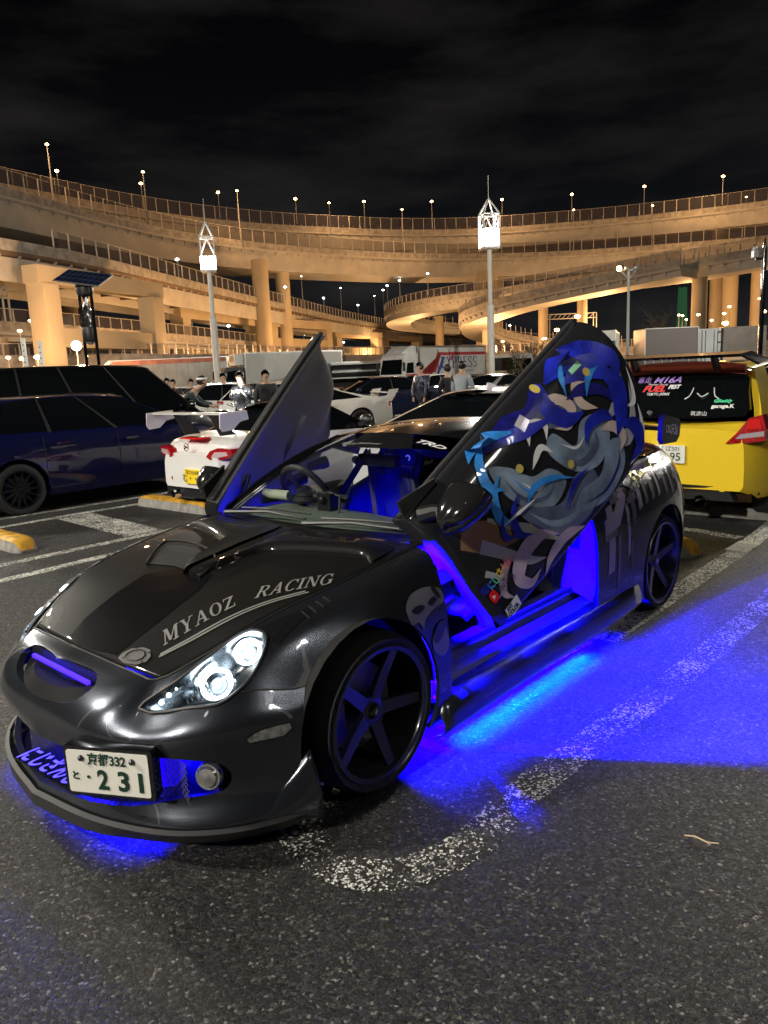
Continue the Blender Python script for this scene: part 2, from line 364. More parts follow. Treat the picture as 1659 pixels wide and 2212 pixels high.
CONC = mat('kerb_concrete', (.26, .25, .225), .85, noise=(14, .35, 8), bump=(120, .6, .004))
YEL = mat('kerb_yellow', (.62, .33, .03), .55, noise=(9, .5, 8), bump=(90, .3, .003))
def kerb(p, q, label, group='wheel stops at the bay ends', n=3, yc=True):
    p = Vector((*p, 0)); q = Vector((*q, 0)); d = (q - p); Ln = d.length; a = math.atan2(d.y, d.x)
    r = empty('wheel_stop', p, a, label, 'wheel stop', group)
    w, h = .20, .125
    prof = [(-w / 2 - .02, 0), (-w / 2, h * .8), (-w / 2 + .03, h), (w / 2 - .03, h), (w / 2, h * .8), (w / 2 + .02, 0)]
    for k in range(n):
        b = MB(); x0, x1 = Ln * k / n + .004, Ln * (k + 1) / n - .004
        st = []
        ends = 6 if k in (0, n - 1) else 0
        xs = [x0, x1]
        if k == 0: xs = [x0 + t * .14 for t in (0, .3, .65, 1)] + [x1]
        if k == n - 1: xs = [x0] + [x1 - t * .14 for t in (1, .65, .3, 0)]
        for x in xs:
            e = 1.0
            if k == 0: e = min(e, .12 + math.sqrt(max(0, 1 - (1 - min(1, (x - x0) / .14)) ** 2)) * .88)
            if k == n - 1: e = min(e, .12 + math.sqrt(max(0, 1 - (1 - min(1, (x1 - x) / .14)) ** 2)) * .88)
            st.append([(x, y * (.55 + .45 * e), z * e) for y, z in prof])
        V = [v for s in st for v in s]; m_ = len(prof)
        F = [(i * m_ + j, i * m_ + j + 1, (i + 1) * m_ + j + 1, (i + 1) * m_ + j) for i in range(len(st) - 1) for j in range(m_ - 1)] + [tuple(range(m_)), tuple((len(st) - 1) * m_ + j for j in range(m_))[::-1]]
        b.add(V, F); b.build('block', CONC, r, sharp=40)
        y = MB(); yv = [s[1:5] for s in st]; V = [Vector(v) + Vector((0, 0, .004)) for s in yv for v in s]
        V = [Vector((v.x, v.y * 1.02, v.z)) for v in V]
        F = [(i * 4 + j, i * 4 + j + 1, (i + 1) * 4 + j + 1, (i + 1) * 4 + j) for i in range(len(st) - 1) for j in range(3)]
        if yc: y.add(V, F); y.build('yellow_stripe', YEL, r, sharp=40)
    return r
kerb((-4.35, 7.75), (-3.42, 6.93), 'short concrete wheel stop with yellow top at the left edge of the photo')
kerb((-5.3, 9.75), (-4.78, 9.2), 'wheel stop with yellow end under the rear wheel of the dark blue hatchback', n=2)
kerb((-3.12, 9.50), (-2.0, 8.55), 'long wheel stop with yellow top behind the white roadster')
kerb((2.38, 8.02), (3.74, 6.90), 'concrete wheel stop with silver can lying beside it under the yellow hatchback')
kerb((2.0, 6.2), (2.45, 5.65), 'wheel stop hidden behind the rear wheel of the tuned grey coupe', n=2)

# ------------------------------------------------------------------ viaducts
VCON = mat('viaduct_concrete', (.42, .39, .35), .8, noise=(.35, .22, 8)); VPAR = mat('parapet_concrete', (.38, .35, .31), .85, noise=(1.1, .4, 8)); PCON = mat('pillar_concrete', (.50, .41, .28), .8, noise=(.25, .15, 8))
FENCE = mat('fence_post_steel', (.5, .47, .42), .5, .2); STEEL = mat('girder_paint', (.46, .43, .38), .55, noise=(.5, .15, 4)); POLE = mat('lamp_pole_steel', (.35, .34, .33), .5, .3)
def veil(name, col, a):
    m = mat(name, col, .8); m.node_tree.nodes['Principled BSDF'].inputs['Alpha'].default_value = a; m.node_tree.nodes['Principled BSDF'].inputs['Specular IOR Level'].default_value = .1; return m
PANEL = veil('noise_barrier', (.10, .09, .10), .45)
def offs(P, i, side):
    d = (P[min(i + 1, len(P) - 1)] - P[max(i - 1, 0)]); d.z = 0; d.normalize(); return Vector((-d.y, d.x, 0)) * side
def sweep(P, side, prof, closed=False):
    V = []; F = []; m = len(prof)
    for i, p in enumerate(P):
        nn = offs(P, i, side)
        for s, z in prof: V.append(p + nn * s + Vector((0, 0, z)))
    for i in range(len(P) - 1):
        for j in range(m if closed else m - 1):
            j2 = (j + 1) % m; F.append((i * m + j, i * m + j2, (i + 1) * m + j2, (i + 1) * m + j))
    if closed: F += [tuple(range(m)), tuple((len(P) - 1) * m + j for j in range(m))[::-1]]
    return V, F
def viaduct(name, label, pts, width, depth, side=1, fence=1.6, posts=2.2, n=6, brackets=True, ribs=False, group='viaducts of the interchange', fy=-1e9):
    P = catmull(pts, n); r = empty(name, (0, 0, 0), 0, label, 'viaduct', group)
    b = MB(); pz = 1.1  # parapet height
    pr = [(0, -.0), (0, -pz), (.0, -pz - .30), (.12, -pz - .36), (.42, -pz - .50), (.45, -depth), (width - .45, -depth), (width - .42, -pz - .50), (width - .12, -pz - .36), (width, -pz - .30), (width, -pz), (width - .3, -pz), (.3, -pz)]
    V, F = sweep(P, side, pr[1:], True); b.add(V, F); b.build('deck', STEEL if not ribs else mat('shaded_deck', (.16, .11, .07), .8, noise=(.4, .3)), r, sharp=25)  # ribbed deck: shade of the underside is put into the brown
    for s0 in (0, width - .25):
        V, F = sweep(P, side, [(s0, -pz + .002), (s0, 0), (s0 + .25, 0), (s0 + .25, -pz + .002)], True); MB().add(V, F).build('parapet', VPAR, r, sharp=25)
    acc = 0; pb = MB(); bb = MB(); last = None; tp = []
    for i in range(len(P) - 1):
        seg = (P[i + 1] - P[i]).length; d = (P[i + 1] - P[i]).normalized()
        while acc < seg:
            p = P[i] + d * acc; nn = offs(P, i, side); tp.append((p, nn, d)); acc += posts
        acc -= seg
    for k, (p, nn, d) in enumerate(tp):
        if fence and p.y > fy:
            a = p + nn * .12; pb.bar(a, a + Vector((0, 0, fence)), .13)
            if width > 6: a2 = p + nn * (width - .12); pb.bar(a2, a2 + Vector((0, 0, fence)), .13)
        if brackets: bb.bar(p + nn * .02 + Vector((0, 0, -pz - .36)), p + nn * .5 + Vector((0, 0, -pz - .85)), .20, .22)
    if fence:
        P0_ = P; P = [q for q in P if q.y > fy]
        o = pb.build('fence_posts', FENCE, r, False); o['kind'] = 'stuff'
        rb = MB()
        V, F = sweep(P, side, [(.10, fence - .06), (.10, fence), (.16, fence), (.16, fence - .06)], True); rb.add(V, F)
        V, F = sweep(P, side, [(.10, .04), (.10, .08), (.16, .08), (.16, .04)], True); rb.add(V, F); rb.build('fence_rail', FENCE, r, False)
        V, F = sweep(P, side, [(.2, 0.02), (.2, fence - .07)]); mobj('barrier_panel', V, F, PANEL, r, True); P = P0_
    if brackets: o = bb.build('brackets', STEEL, r, False); o['kind'] = 'stuff'
    if ribs:
        rb = MB()
        for k, (p, nn, d) in enumerate(tp):
            if k % 2 == 0: rb.bar(p + nn * 1.6 + Vector((0, 0, -depth - .05)), p + nn * (width - 1.6) + Vector((0, 0, -depth - .05)), .25, .5)
        o = rb.build('cross_ribs', mat('shaded_rib_steel', (.12, .085, .06), .7), r, False); o['kind'] = 'stuff'  # shade below the deck is put into the rib colour too
        for s0, dz in ((.2, 0), (width / 2, 0), (width - .6, 0)):
            V, F = sweep(P, side, [(s0, -pz - .6 if s0 < 1 else -depth + .02), (s0, -depth - 1.1), (s0 + .35, -depth - 1.1), (s0 + .35, -pz - .6 if s0 < 1 else -depth + .02)], True); MB().add(V, F).build('girder', STEEL, r, sharp=25)
    return r, P
def pillar(x, y, z1, w, parent, rnd=True, z0=0, cap=None, name='pillar'):
    b = MB()
    if rnd: b.lathe([(0, z0), (w / 2, z0), (w / 2, z1), (0, z1)], 24, c=(x, y, 0))
    else:
        M = Matrix.Translation((x, y, 0)) @ Matrix.Rotation(.35, 4, 'Z'); b.box(-w / 2, w / 2, -w / 2, w / 2, z0, z1, M)
    if cap: M = Matrix.Translation((x, y, 0)) @ Matrix.Rotation(cap[1], 4, 'Z'); b.box(-.3 - cap[0], cap[0] + .3, -w * .7, w * .7, z1 - 1.6, z1 + .003, M)
    return b.build(name, PCON, parent, sharp=40)
ring1 = [(-62, 66, 27), (-54, 84, 27), (-46.8, 100.3, 27), (-43.2, 110.5, 27), (-39.5, 120.5, 27), (-33.5, 133, 27), (-24.6, 145, 27), (-12.5, 155.5, 27), (6.5, 168.3, 27), (24.4, 174.5, 27), (41.4, 176, 27), (55.1, 174.5, 27), (71.5, 171, 27), (90, 165, 27), (112, 150, 27)]
v1, P1 = viaduct('ring_viaduct', 'great curved viaduct sweeping across the whole width, lower of the two rings', ring1, 11, 4.9, 1, 2.3, 2.6)
ring0 = [(-66, 112, 34), (-60, 124, 34), (-52.7, 136, 34), (-45, 147, 34), (-34.1, 158.5, 34), (-20.1, 168.6, 34), (-6, 175.5, 34), (7.1, 180.8, 34), (25.4, 183.5, 34), (45.7, 180.7, 34), (60, 177, 34), (73.8, 171.5, 34), (88, 164, 34), (112, 148, 34)]
v0, P0 = viaduct('ring_viaduct', 'upper ring viaduct that shows behind and above the great curved one', ring0, 10, 4.4, 1, 2.6, 2.6)
for x, y, w in ((-18.2, 124, 3.0), (-16.2, 137, 2.9)): pillar(x * 1.13, y * 1.13, 22.6, w, v1)
for x, y, w in ((23.4, 168, 2.5), (27.4, 176.5, 2.3), (78.3, 168.5, 3.2), (83.5, 167, 2.6), (-64, 79, 3.0), (-47, 118, 2.6)): pillar(x, y, 22.6, w, v1)
for x, y, w in ((78, 174, 3.4), (30, 187, 2.4)): pillar(x, y, 29.8, w, v0)
via3 = [(-50, 50, 16), (-43, 62, 16), (-35.5, 76, 16), (-31, 90, 16), (-27.0, 110, 16), (-22.0, 135, 16), (-16, 162, 16), (-8, 196, 16), (3, 232, 16), (17, 275, 16), (40, 330, 16)]
v3, P3 = viaduct('ribbed_viaduct', 'straight viaduct with dark ribs underneath, running away from the left edge into the distance', via3, 12, 2.9, 1, 1.8, 2.4, ribs=True, fy=81)
for (xa, ya, xb, yb, zt, zc) in ((-33.6, 77, -27.3, 91, 12, 0),):
    pass
PF = [(-31.9, 75, 12.0, 2.2), (-26.8, 92, 12.0, 2.5)]
def portal(a, b, zt, w, parent, zbeam):
    A = Vector((a[0], a[1], 0)); B = Vector((b[0], b[1], 0)); d = (B - A).normalized(); ang = math.atan2(d.y, d.x)
    for p in (A, B):
        M = Matrix.Translation(p) @ Matrix.Rotation(ang, 4, 'Z'); MB().box(-w / 2, w / 2, -w / 2, w / 2, 0, zt, M).build('pillar', PCON, parent, False)
    for z0, z1, nm in ((zbeam, zbeam + 1.9, 'cross_beam'), (zt - .003, zt + 1.7, 'cap_beam')):
        M = Matrix.Translation(A) @ Matrix.Rotation(ang, 4, 'Z'); L_ = (B - A).length; e = -w / 2 - .003 if nm == 'cross_beam' else w / 2 + .4
        MB().box(-e, L_ + e, -w / 2 + .1, w / 2 - .1, z0, z1, M).build(nm, PCON, parent, False)
portal((-32.6, 76), (-26.8, 92), 11.6, 2.1, v3, 5.5)
portal((-30.8, 121), (-23.4, 146), 11.4, 2.3, v3, 4.5)
portal((-21.2, 152), (-11.5, 172), 11.6, 2.4, v3, 7.5)
portal((-11.0, 205), (0.0, 224), 11.6, 2.6, v3, 7)
portal((2, 240), (14, 262), 11.6, 3, v3, 7)
ramp4 = [(96, 100, 21.5), (80, 108, 20), (66, 114, 18.5), (54.4, 119.5, 17.4), (45, 127, 17), (35.0, 137, 17), (25.7, 144, 16.5), (17, 152, 16.5), (9.5, 162, 16.5), (4.2, 175, 16.5), (2.2, 190, 16.3), (4.5, 204, 15.7), (12, 212, 15), (22, 214, 14)]
v4, P4 = viaduct('ramp_viaduct', 'slender ramp coming in from the right and curling round in a hook', ramp4, 7, 2.9, -1, 1.6, 2.2)
for x, y in ((14.4, 172), (33.0, 150), (39.6, 146), (52.3, 123.2)): pillar(x, y, 13.6 + (x > 50) * 1.4, 1.9 + (x > 50) * .5, v4)
ramp5 = [(43, 108, 15.5), (33, 118, 14.6), (24, 127, 13.6), (18.6, 136, 12.8), (16.2, 147, 12), (18.6, 160, 10.5), (26, 170, 9), (38, 176, 7.5), (56, 178, 6)]
v5, P5 = viaduct('ramp_viaduct', 'lower spiral ramp curling down behind the pale lamp tower right of centre', ramp5, 6.5, 2.4, -1, 1.4, 2.2)
pillar(22.2, 152, 9.8, 2.0, v5); pillar(31, 166, 7, 1.8, v5)
lowl = [(-62, 62, 9), (-48, 74, 9), (-40.0, 88, 9), (-34, 103, 8.8), (-28.2, 122, 8.6), (-21, 150, 8.2), (-12, 190, 7.6), (0, 232, 6.5), (20, 280, 5)]
v6, P6 = viaduct('low_viaduct', 'low viaduct seen through the portal frames at left, above the grey lorry trailer', lowl, 10, 2.1, 1, 1.5, 2.2, brackets=False)
for x, y in ((-38.9, 78.5), (-33.5, 109), (-27, 128)): pillar(x - 1.5, y + 3, 7, 1.9, v6)
lowl2 = [(-50, 70, 5), (-32.5, 84, 5), (-20, 96, 4.8), (-6, 118, 4.6), (14, 130, 4.4), (40, 132, 4.2), (62, 122, 4.0), (84, 104, 4)]
v7, P7 = viaduct('retaining_road', 'lowest roadway wall with light railings running behind the parked lorries', lowl2, 9, 3.2, 1, 1.3, 1.6, brackets=False)
wb = MB(); V, F = sweep(P7, 1, [(1.0, -1.9), (1.0, -5.0), (1.6, -5.0), (1.6, -1.9)], True); wb.add(V, F).build('wall', PCON, v7, sharp=25)

# lamps
SOD = glow('sodium_glow', (1, .55, .2), 30); SODB = glow('sodium_glow_bright', (1, .5, .13), 60); WHG = glow('mercury_glow', (.82, 1, .95), 25); HALO = glow('tower_glow', (1, .98, .95), 30)
def street_lamp(x, y, z0, z1, kind, label, group, head=.35, r=.09):
    o = empty('street_lamp', (x, y, z0), 0, label, 'street lamp', group); H = z1 - z0
    if H < .5: H = .5
    b = MB(); b.tube([(0, 0, 0), (0, 0, H)], [r, r * .6], 6); b.build('pole', POLE, o)
    b = MB(); b.sph((0, 0, H + head * .3), head, 10, 6, (1, 1, .6)); b.build('lamp_head', {'o': SOD, 'w': WHG, 'b': SODB, 'n': POLE}[kind], o)
    return o
# tables: x, y, z foot, z head
R0L = [(-52.8, 134.3, 34, 37.5), (-42.6, 147.5, 34, 38.2), (-30.8, 160.1, 34, 39.0), (-16.0, 168.7, 34, 39.0), (-1.4, 176.4, 34, 39.5), (14.2, 181.5, 34, 40.0), (30.9, 183.9, 34, 40.2), (46.0, 178.8, 34, 39.6), (61.4, 175.6, 34, 39.9), (75.9, 168.7, 34, 39.7)]
R1L = [(-43.5, 108.4, 27, 34.0), (-37.1, 130.2, 27, 35.7), (-24.3, 144.5, 27, 35.5), (-8.3, 158.4, 27, 35.7), (6.8, 169.1, 27, 36.0), (45.3, 174.5, 27, 35.4), (62.3, 172.7, 27, 35.2), (81.0, 168.6, 27, 35.3)]
V3L = [(-27.4, 108.8, 16, 18.4), (-17.3, 150.1, 16, 18.8), (-15.0, 160.5, 16, 22.1), (-11.6, 175.2, 16, 18.9), (-8.5, 195.2, 16, 23.2), (-4.6, 210.0, 16, 20.1), (-0.0, 223.5, 16, 23.7)]
R4L = [(3.2, 185.9, 17, 22.2), (5.7, 169.9, 17, 21.4), (11.1, 158.0, 17, 21.1), (2.3, 198.0, 17, 22.5)]
LOW = [(-42.0, 100, 8, 12.0), (-33.6, 140, 8, 12.3), (-28.9, 150, 8, 11.9), (-19.0, 200, 8, 12.1), (-14.9, 220, 8, 12.2), (-9.9, 230, 7, 11.2), (15.2, 260, 10, 21.6), (35.3, 200, 6, 12.3)]
OG = [(-35.1, 78, 0, 8.3), (-35.4, 76, 0, 7.2), (-33.6, 72, 0, 4.3), (-31.3, 70, 0, 4.3), (-36.4, 75, 0, 4.6), (-36.0, 90, 0, 4.8), (-35.5, 95, 0, 6.5), (18.3, 110, 0, 5.2), (21.2, 80, 0, 6.4), (22.6, 95, 0, 5.8), (26.4, 120, 0, 5.7), (27.2, 122, 0, 5.8), (34.5, 75, 0, 4.8), (43.5, 95, 0, 6.9), (51.8, 130, 0, 9.0), (50.4, 125, 0, 8.6), (53.1, 130, 0, 8.2), (42.4, 100, 0, 7.2), (48.6, 110, 0, 6.9), (51.1, 110, 0, 8.7), (50.4, 100, 0, 8.9), (35.7, 70, 0, 5.5)]
LR0 = 'sodium street lamp on the upper ring viaduct'; LR1 = 'tall street lamp on the lower ring viaduct, its pole crossing the upper ring'
ORD = ['leftmost', 'second from left', 'third from left', 'fourth from left', 'fifth from left', 'sixth from left', 'seventh from left', 'eighth from left', 'ninth from left', 'tenth from left', 'eleventh from left', 'twelfth from left', 'twelfth from right', 'eleventh from right', 'tenth from right', 'ninth from right', 'eighth from right', 'seventh from right', 'sixth from right', 'fifth from right', 'fourth from right', 'third from right', 'second from right', 'rightmost']
def lamps(T, fn, text, group):
    S = sorted(T, key=lambda t: t[0] / t[1]); n = len(S)
    for k, t in enumerate(S):
        w_ = ORD[k] if k < (n + 1) // 2 or n - k > 12 else ORD[24 - (n - k)]
        kind, head, r_ = fn(T.index(t)); street_lamp(t[0], t[1], t[2], t[3], kind, text + ', ' + w_ + ' of them', group, head, r_)
lamps(R0L, lambda i: ('o', .34, .11), 'sodium street lamp on the upper ring viaduct', 'lamps along the upper ring')
lamps(R1L, lambda i: ('o', .24, .11), 'tall thin street lamp rising from the lower ring viaduct', 'lamps along the lower ring')
lamps(V3L, lambda i: ('w', .26 if i not in (2, 4, 6) else .2, .09), 'cool white lamp along the straight ribbed viaduct', 'white lamps on the ribbed viaduct')
lamps(R4L, lambda i: ('w', .26, .09), 'small white lamp at the hook of the ramp', 'white lamps on the hooked ramp')
lamps(LOW, lambda i: ('w', .3, .09), 'distant white lamp under the great viaduct', 'distant white lamps')
lamps(OG, lambda i: ('b', .30, .07) if i in (2, 3, 8, 9, 12) else ('o', .22, .07), 'orange lamp on low pole beyond the lorries', 'orange lamps at ground level')
SO = (1, .54, .22)
for x, y, z, p in ((-44, 82, 3, 8), (-34, 84, 3, 10), (-22, 98, 5, 50), (-14, 118, 6, 42), (-30, 112, 3, 9), (-8, 140, 6, 44), (6, 146, 5, 60), (22, 140, 5, 60), (34, 122, 6, 45), (44, 144, 7, 60), (62, 150, 8, 60), (74, 132, 8, 60), (10, 185, 6, 70), (-20, 175, 6, 70), (88, 148, 8, 50), (0, 215, 6, 70), (-52, 70, 3, 10), (-29, 66, 4, 34), (-26, 68, 7, 26)):
    point('sodium_lamp', (x, y, z), p * 165, SO, .6)
for x, y, z in ((-40, 128, 38), (-5, 168, 38), (30, 176, 38), (70, 165, 38), (-46, 105, 33), (-25, 140, 33), (7, 160, 34)): point('sodium_lamp', (x, y, z), 3600, SO, .4)

# tower lamps of the car park
PALE = mat('pale_tower_paint', (.62, .60, .56), .5, noise=(2, .1))
def tower(x, y, s, label, H=12.2, lit=True, rz=.2, w=.58, lh=1.15):
    r = empty('lamp_tower', (x, y, 0), rz, label, 'lamp tower', 'floodlight towers of the car park')
    b = MB(); b.tube([(0, 0, 0), (0, 0, 6.2)], .27, 14); b.tube([(0, 0, 6.2), (0, 0, 6.35)], [.27, .18], 14); b.tube([(0, 0, 6.35), (0, 0, H - 1.9)], .17, 12); b.build('pole', PALE, r)
    b = MB(); z0 = H - 1.9; z1 = z0 + 2.35; z2 = z0 + 3.5
    c = [(-w, -w), (w, -w), (w, w), (-w, w)]
    for i in range(4):
        a, d = c[i], c[(i + 1) % 4]
        b.bar((*a, z0), (*a, z1), .09); b.bar((*a, z1), (0, 0, z2), .09); b.bar((*a, z1), (*d, z1), .09); b.bar((*a, z0), (*d, z0), .12)
        m = ((a[0] + d[0]) / 2, (a[1] + d[1]) / 2); b.bar((*a, z0 + 1.2), (*m, z1), .06); b.bar((*d, z0 + 1.2), (*m, z1), .06); 
    b.tube([(0, 0, z2), (0, 0, z2 + 1.6)], .025, 6); b.build('frame', PALE, r, False)
    b = MB(); b.box(-w - .02, w + .02, -w - .02, w + .02, z0 - .12, z0 - .03); b.build('tray', PALE, r, False)
    for sx_, sy_ in ((-.3, -.3), (.3, -.3), (.3, .3), (-.3, .3)):
        b = MB(); b.box(sx_ - .26, sx_ + .26, sy_ - .26, sy_ + .26, z0 + .02, z0 + lh); b.build('lamp_unit', HALO if lit else PALE, r, False)
    return r
tower(-12.3, 58, 1, 'floodlight tower left of centre, glowing white on a pale pole in front of the viaduct', H=11.55, w=.50, lh=.95)
tower(8.75, 58, 1, 'floodlight tower right of centre, with pointed lattice top above its glowing lamps', H=12.28, w=.60, lh=1.3)
tower(-13.8, 1.2, 1, 'floodlight tower of the car park standing out of view on the near left side', H=12.2)
tower(-12.8, -12, 1, 'floodlight tower of the car park standing out of view behind the photographer', H=12.2)
WT = (1.0, .93, .80)
spot('tower_light', (-12.3, 57.2, 10.1), (-8, 20, 0), 26000, WT, 150, .5); spot('tower_light', (8.75, 57.2, 11.0), (6, 20, 0), 26000, WT, 150, .5)
point('tower_light', (-12.6, 1.4, 10.0), 7500, WT, .35)
point('tower_light', (-11.8, -11, 11.2), 11500, WT, .35)
tower(30, 33, 1, 'added floodlight tower out of view far to the right, brightening the lorry boxes')
tower(-33, 36, 1, 'added floodlight tower out of view far to the left, brightening the parked cars')
point('tower_light', (29, 34, 11.2), 16000, WT, .4); point('tower_light', (-32, 37, 11.2), 12000, WT, .4)  # both far towers are unseen, added to brighten the lorries and cars
tower(17.5, 19.5, 1, 'added floodlight tower out of view to the right, brightening the middle rows'); point('tower_light', (16.8, 20.2, 11.2), 5000, WT, .35)  # unseen tower, added for more light in the middle of the lot
tower(-18.5, 17, 1, 'added floodlight tower out of view to the left, brightening the middle rows'); point('tower_light', (-17.8, 17.8, 11.2), 4500, WT, .35)  # unseen tower on the other side, added for the same light
tower(11, -7, 1, 'floodlight tower of the car park standing out of view behind on the right'); point('tower_light', (10.4, -6.2, 11.2), 500, WT, .35)
# ================================================================== CARS (generic builder)
RUB = mat('tyre_rubber', (.018, .018, .019), .75, bump=(300, .2, .001)); RUBG = mat('tyre_tread', (.014, .014, .014), .85); BLK = mat('black_plastic', (.012, .012, .013), .45); GBLK = mat('gloss_black', (.006, .006, .007), .08, coat=.6)
DGL = mat('dark_car_glass', (.004, .005, .006), .03, spec=.8); CHR = mat('chrome', (.75, .76, .78), .12, 1.0); DCH = mat('dark_chrome', (.12, .12, .13), .3, .9)
RED = mat('tail_red', (.35, .004, .008), .12, coat=1); REDL = mat('tail_red_lens', (.6, .01, .01), .1, coat=1, emit=(.9, .02, .01), es=.10); WLEN = mat('clear_lens', (.6, .6, .62), .08, .6, coat=1); AMB = mat('amber', (.8, .25, .02), .2)
PLW = mat('plate_white', (.80, .80, .76), .35); PLY = mat('plate_yellow', (.85, .62, .03), .35); PGR = mat('plate_green', (.005, .035, .02), .5); PBK = mat('plate_black', (.01, .01, .01), .5); WHT = mat('white_vinyl', (.75, .75, .75), .35)
UND = mat('underbody', (.01, .01, .01), .9)
def wheel(parent, x, y, side, R_=.31, rim=.22, w=.2, style=5, mrim=None, lug=True, name='wheel', steer=0.0, deep=.03, ang=0.0):
    """thing > wheel > tyre, rim; side=+1 outboard towards +Y"""
    r = bpy.data.objects.new(name, None); COL.objects.link(r); r.parent = parent; r.location = (x, y, R_); r.rotation_euler = (0, 0, steer); r.empty_display_size = .1
    s = side; rf = rim + .012
    b = MB(); pr = [(rf, -.0), (rf + .012, .004), (rf + (R_ - rf) * .55, .010), (R_ - .022, .002), (R_ - .004, -.022), (R_, -.05), (R_, -w + .03), (R_ - .02, -w), (rf, -w)]
    b.lathe([(a, s * h) for a, h in pr], 48, 'Y'); b.build('tyre', RUB, r, sharp=50)
    b = MB(); pr = [(rf, 0), (rf - .004, .006), (rf - .018, .004), (rf - .026, -.02), (rf - .034, -w * .55), (rf - .03, -w + .01)]
    b.lathe([(a, s * h) for a, h in pr], 40, 'Y')
    n = style; ri = rf - .022; hb = .045
    for k in range(n):
        a = 2 * pi * k / n + ang; c, d = cos(a), sin(a)
        w0, w1 = (.027, .020) if n <= 6 else (.018, .012)
        y0, y1 = s * (-deep - .012), s * (-.010)
        prof = [(hb, w0, s * -deep), (ri * .55, (w0 + w1) / 2, s * -(deep * .75)), (ri, w1, s * -.012)]
        V = []
        for (rr_, ww, yy) in prof:
            for sg in (-1, 1):
                for dy in (0, -.022 * s): V.append((rr_ * c - sg * ww * d, yy + dy, rr_ * d + sg * ww * c))
        F = []
        for i in range(2):
            o = i * 4; F += [(o, o + 2, o + 6, o + 4), (o + 1, o + 5, o + 7, o + 3), (o, o + 4, o + 5, o + 1), (o + 2, o + 3, o + 7, o + 6)]
        b.add(V, F)
    b.lathe([(0, s * (-deep + .008)), (.028, s * (-deep + .008)), (.032, s * (-deep + .002)), (.055, s * (-deep - .002)), (.062, s * (-deep - .03)), (0, s * (-deep - .03))], 20, 'Y')
    b.build('rim', mrim or DCH, r, sharp=30)
    b = MB(); b.lathe([(0, s * (-w * .55)), (rim * .68, s * (-w * .55)), (rim * .68, s * (-w * .62)), (0, s * (-w * .62))], 28, 'Y'); b.build('brake_disc', mat('brake_steel', (.16, .15, .14), .45, .7), r)
    b = MB(); b.lathe([(0, s * (-w + .02)), (rf - .03, s * (-w + .02))], 24, 'Y'); b.build('rim_back', UND, r)
    return r
def interp(T, x):
    if x <= T[0][0]: return T[0][1]
    for (a, u), (b, v) in zip(T, T[1:]):
        if x <= b: t = (x - a) / (b - a) if b > a else 0; t2 = t * t * (3 - 2 * t) * .45 + t * .55; return u + (v - u) * t2
    return T[-1][1]
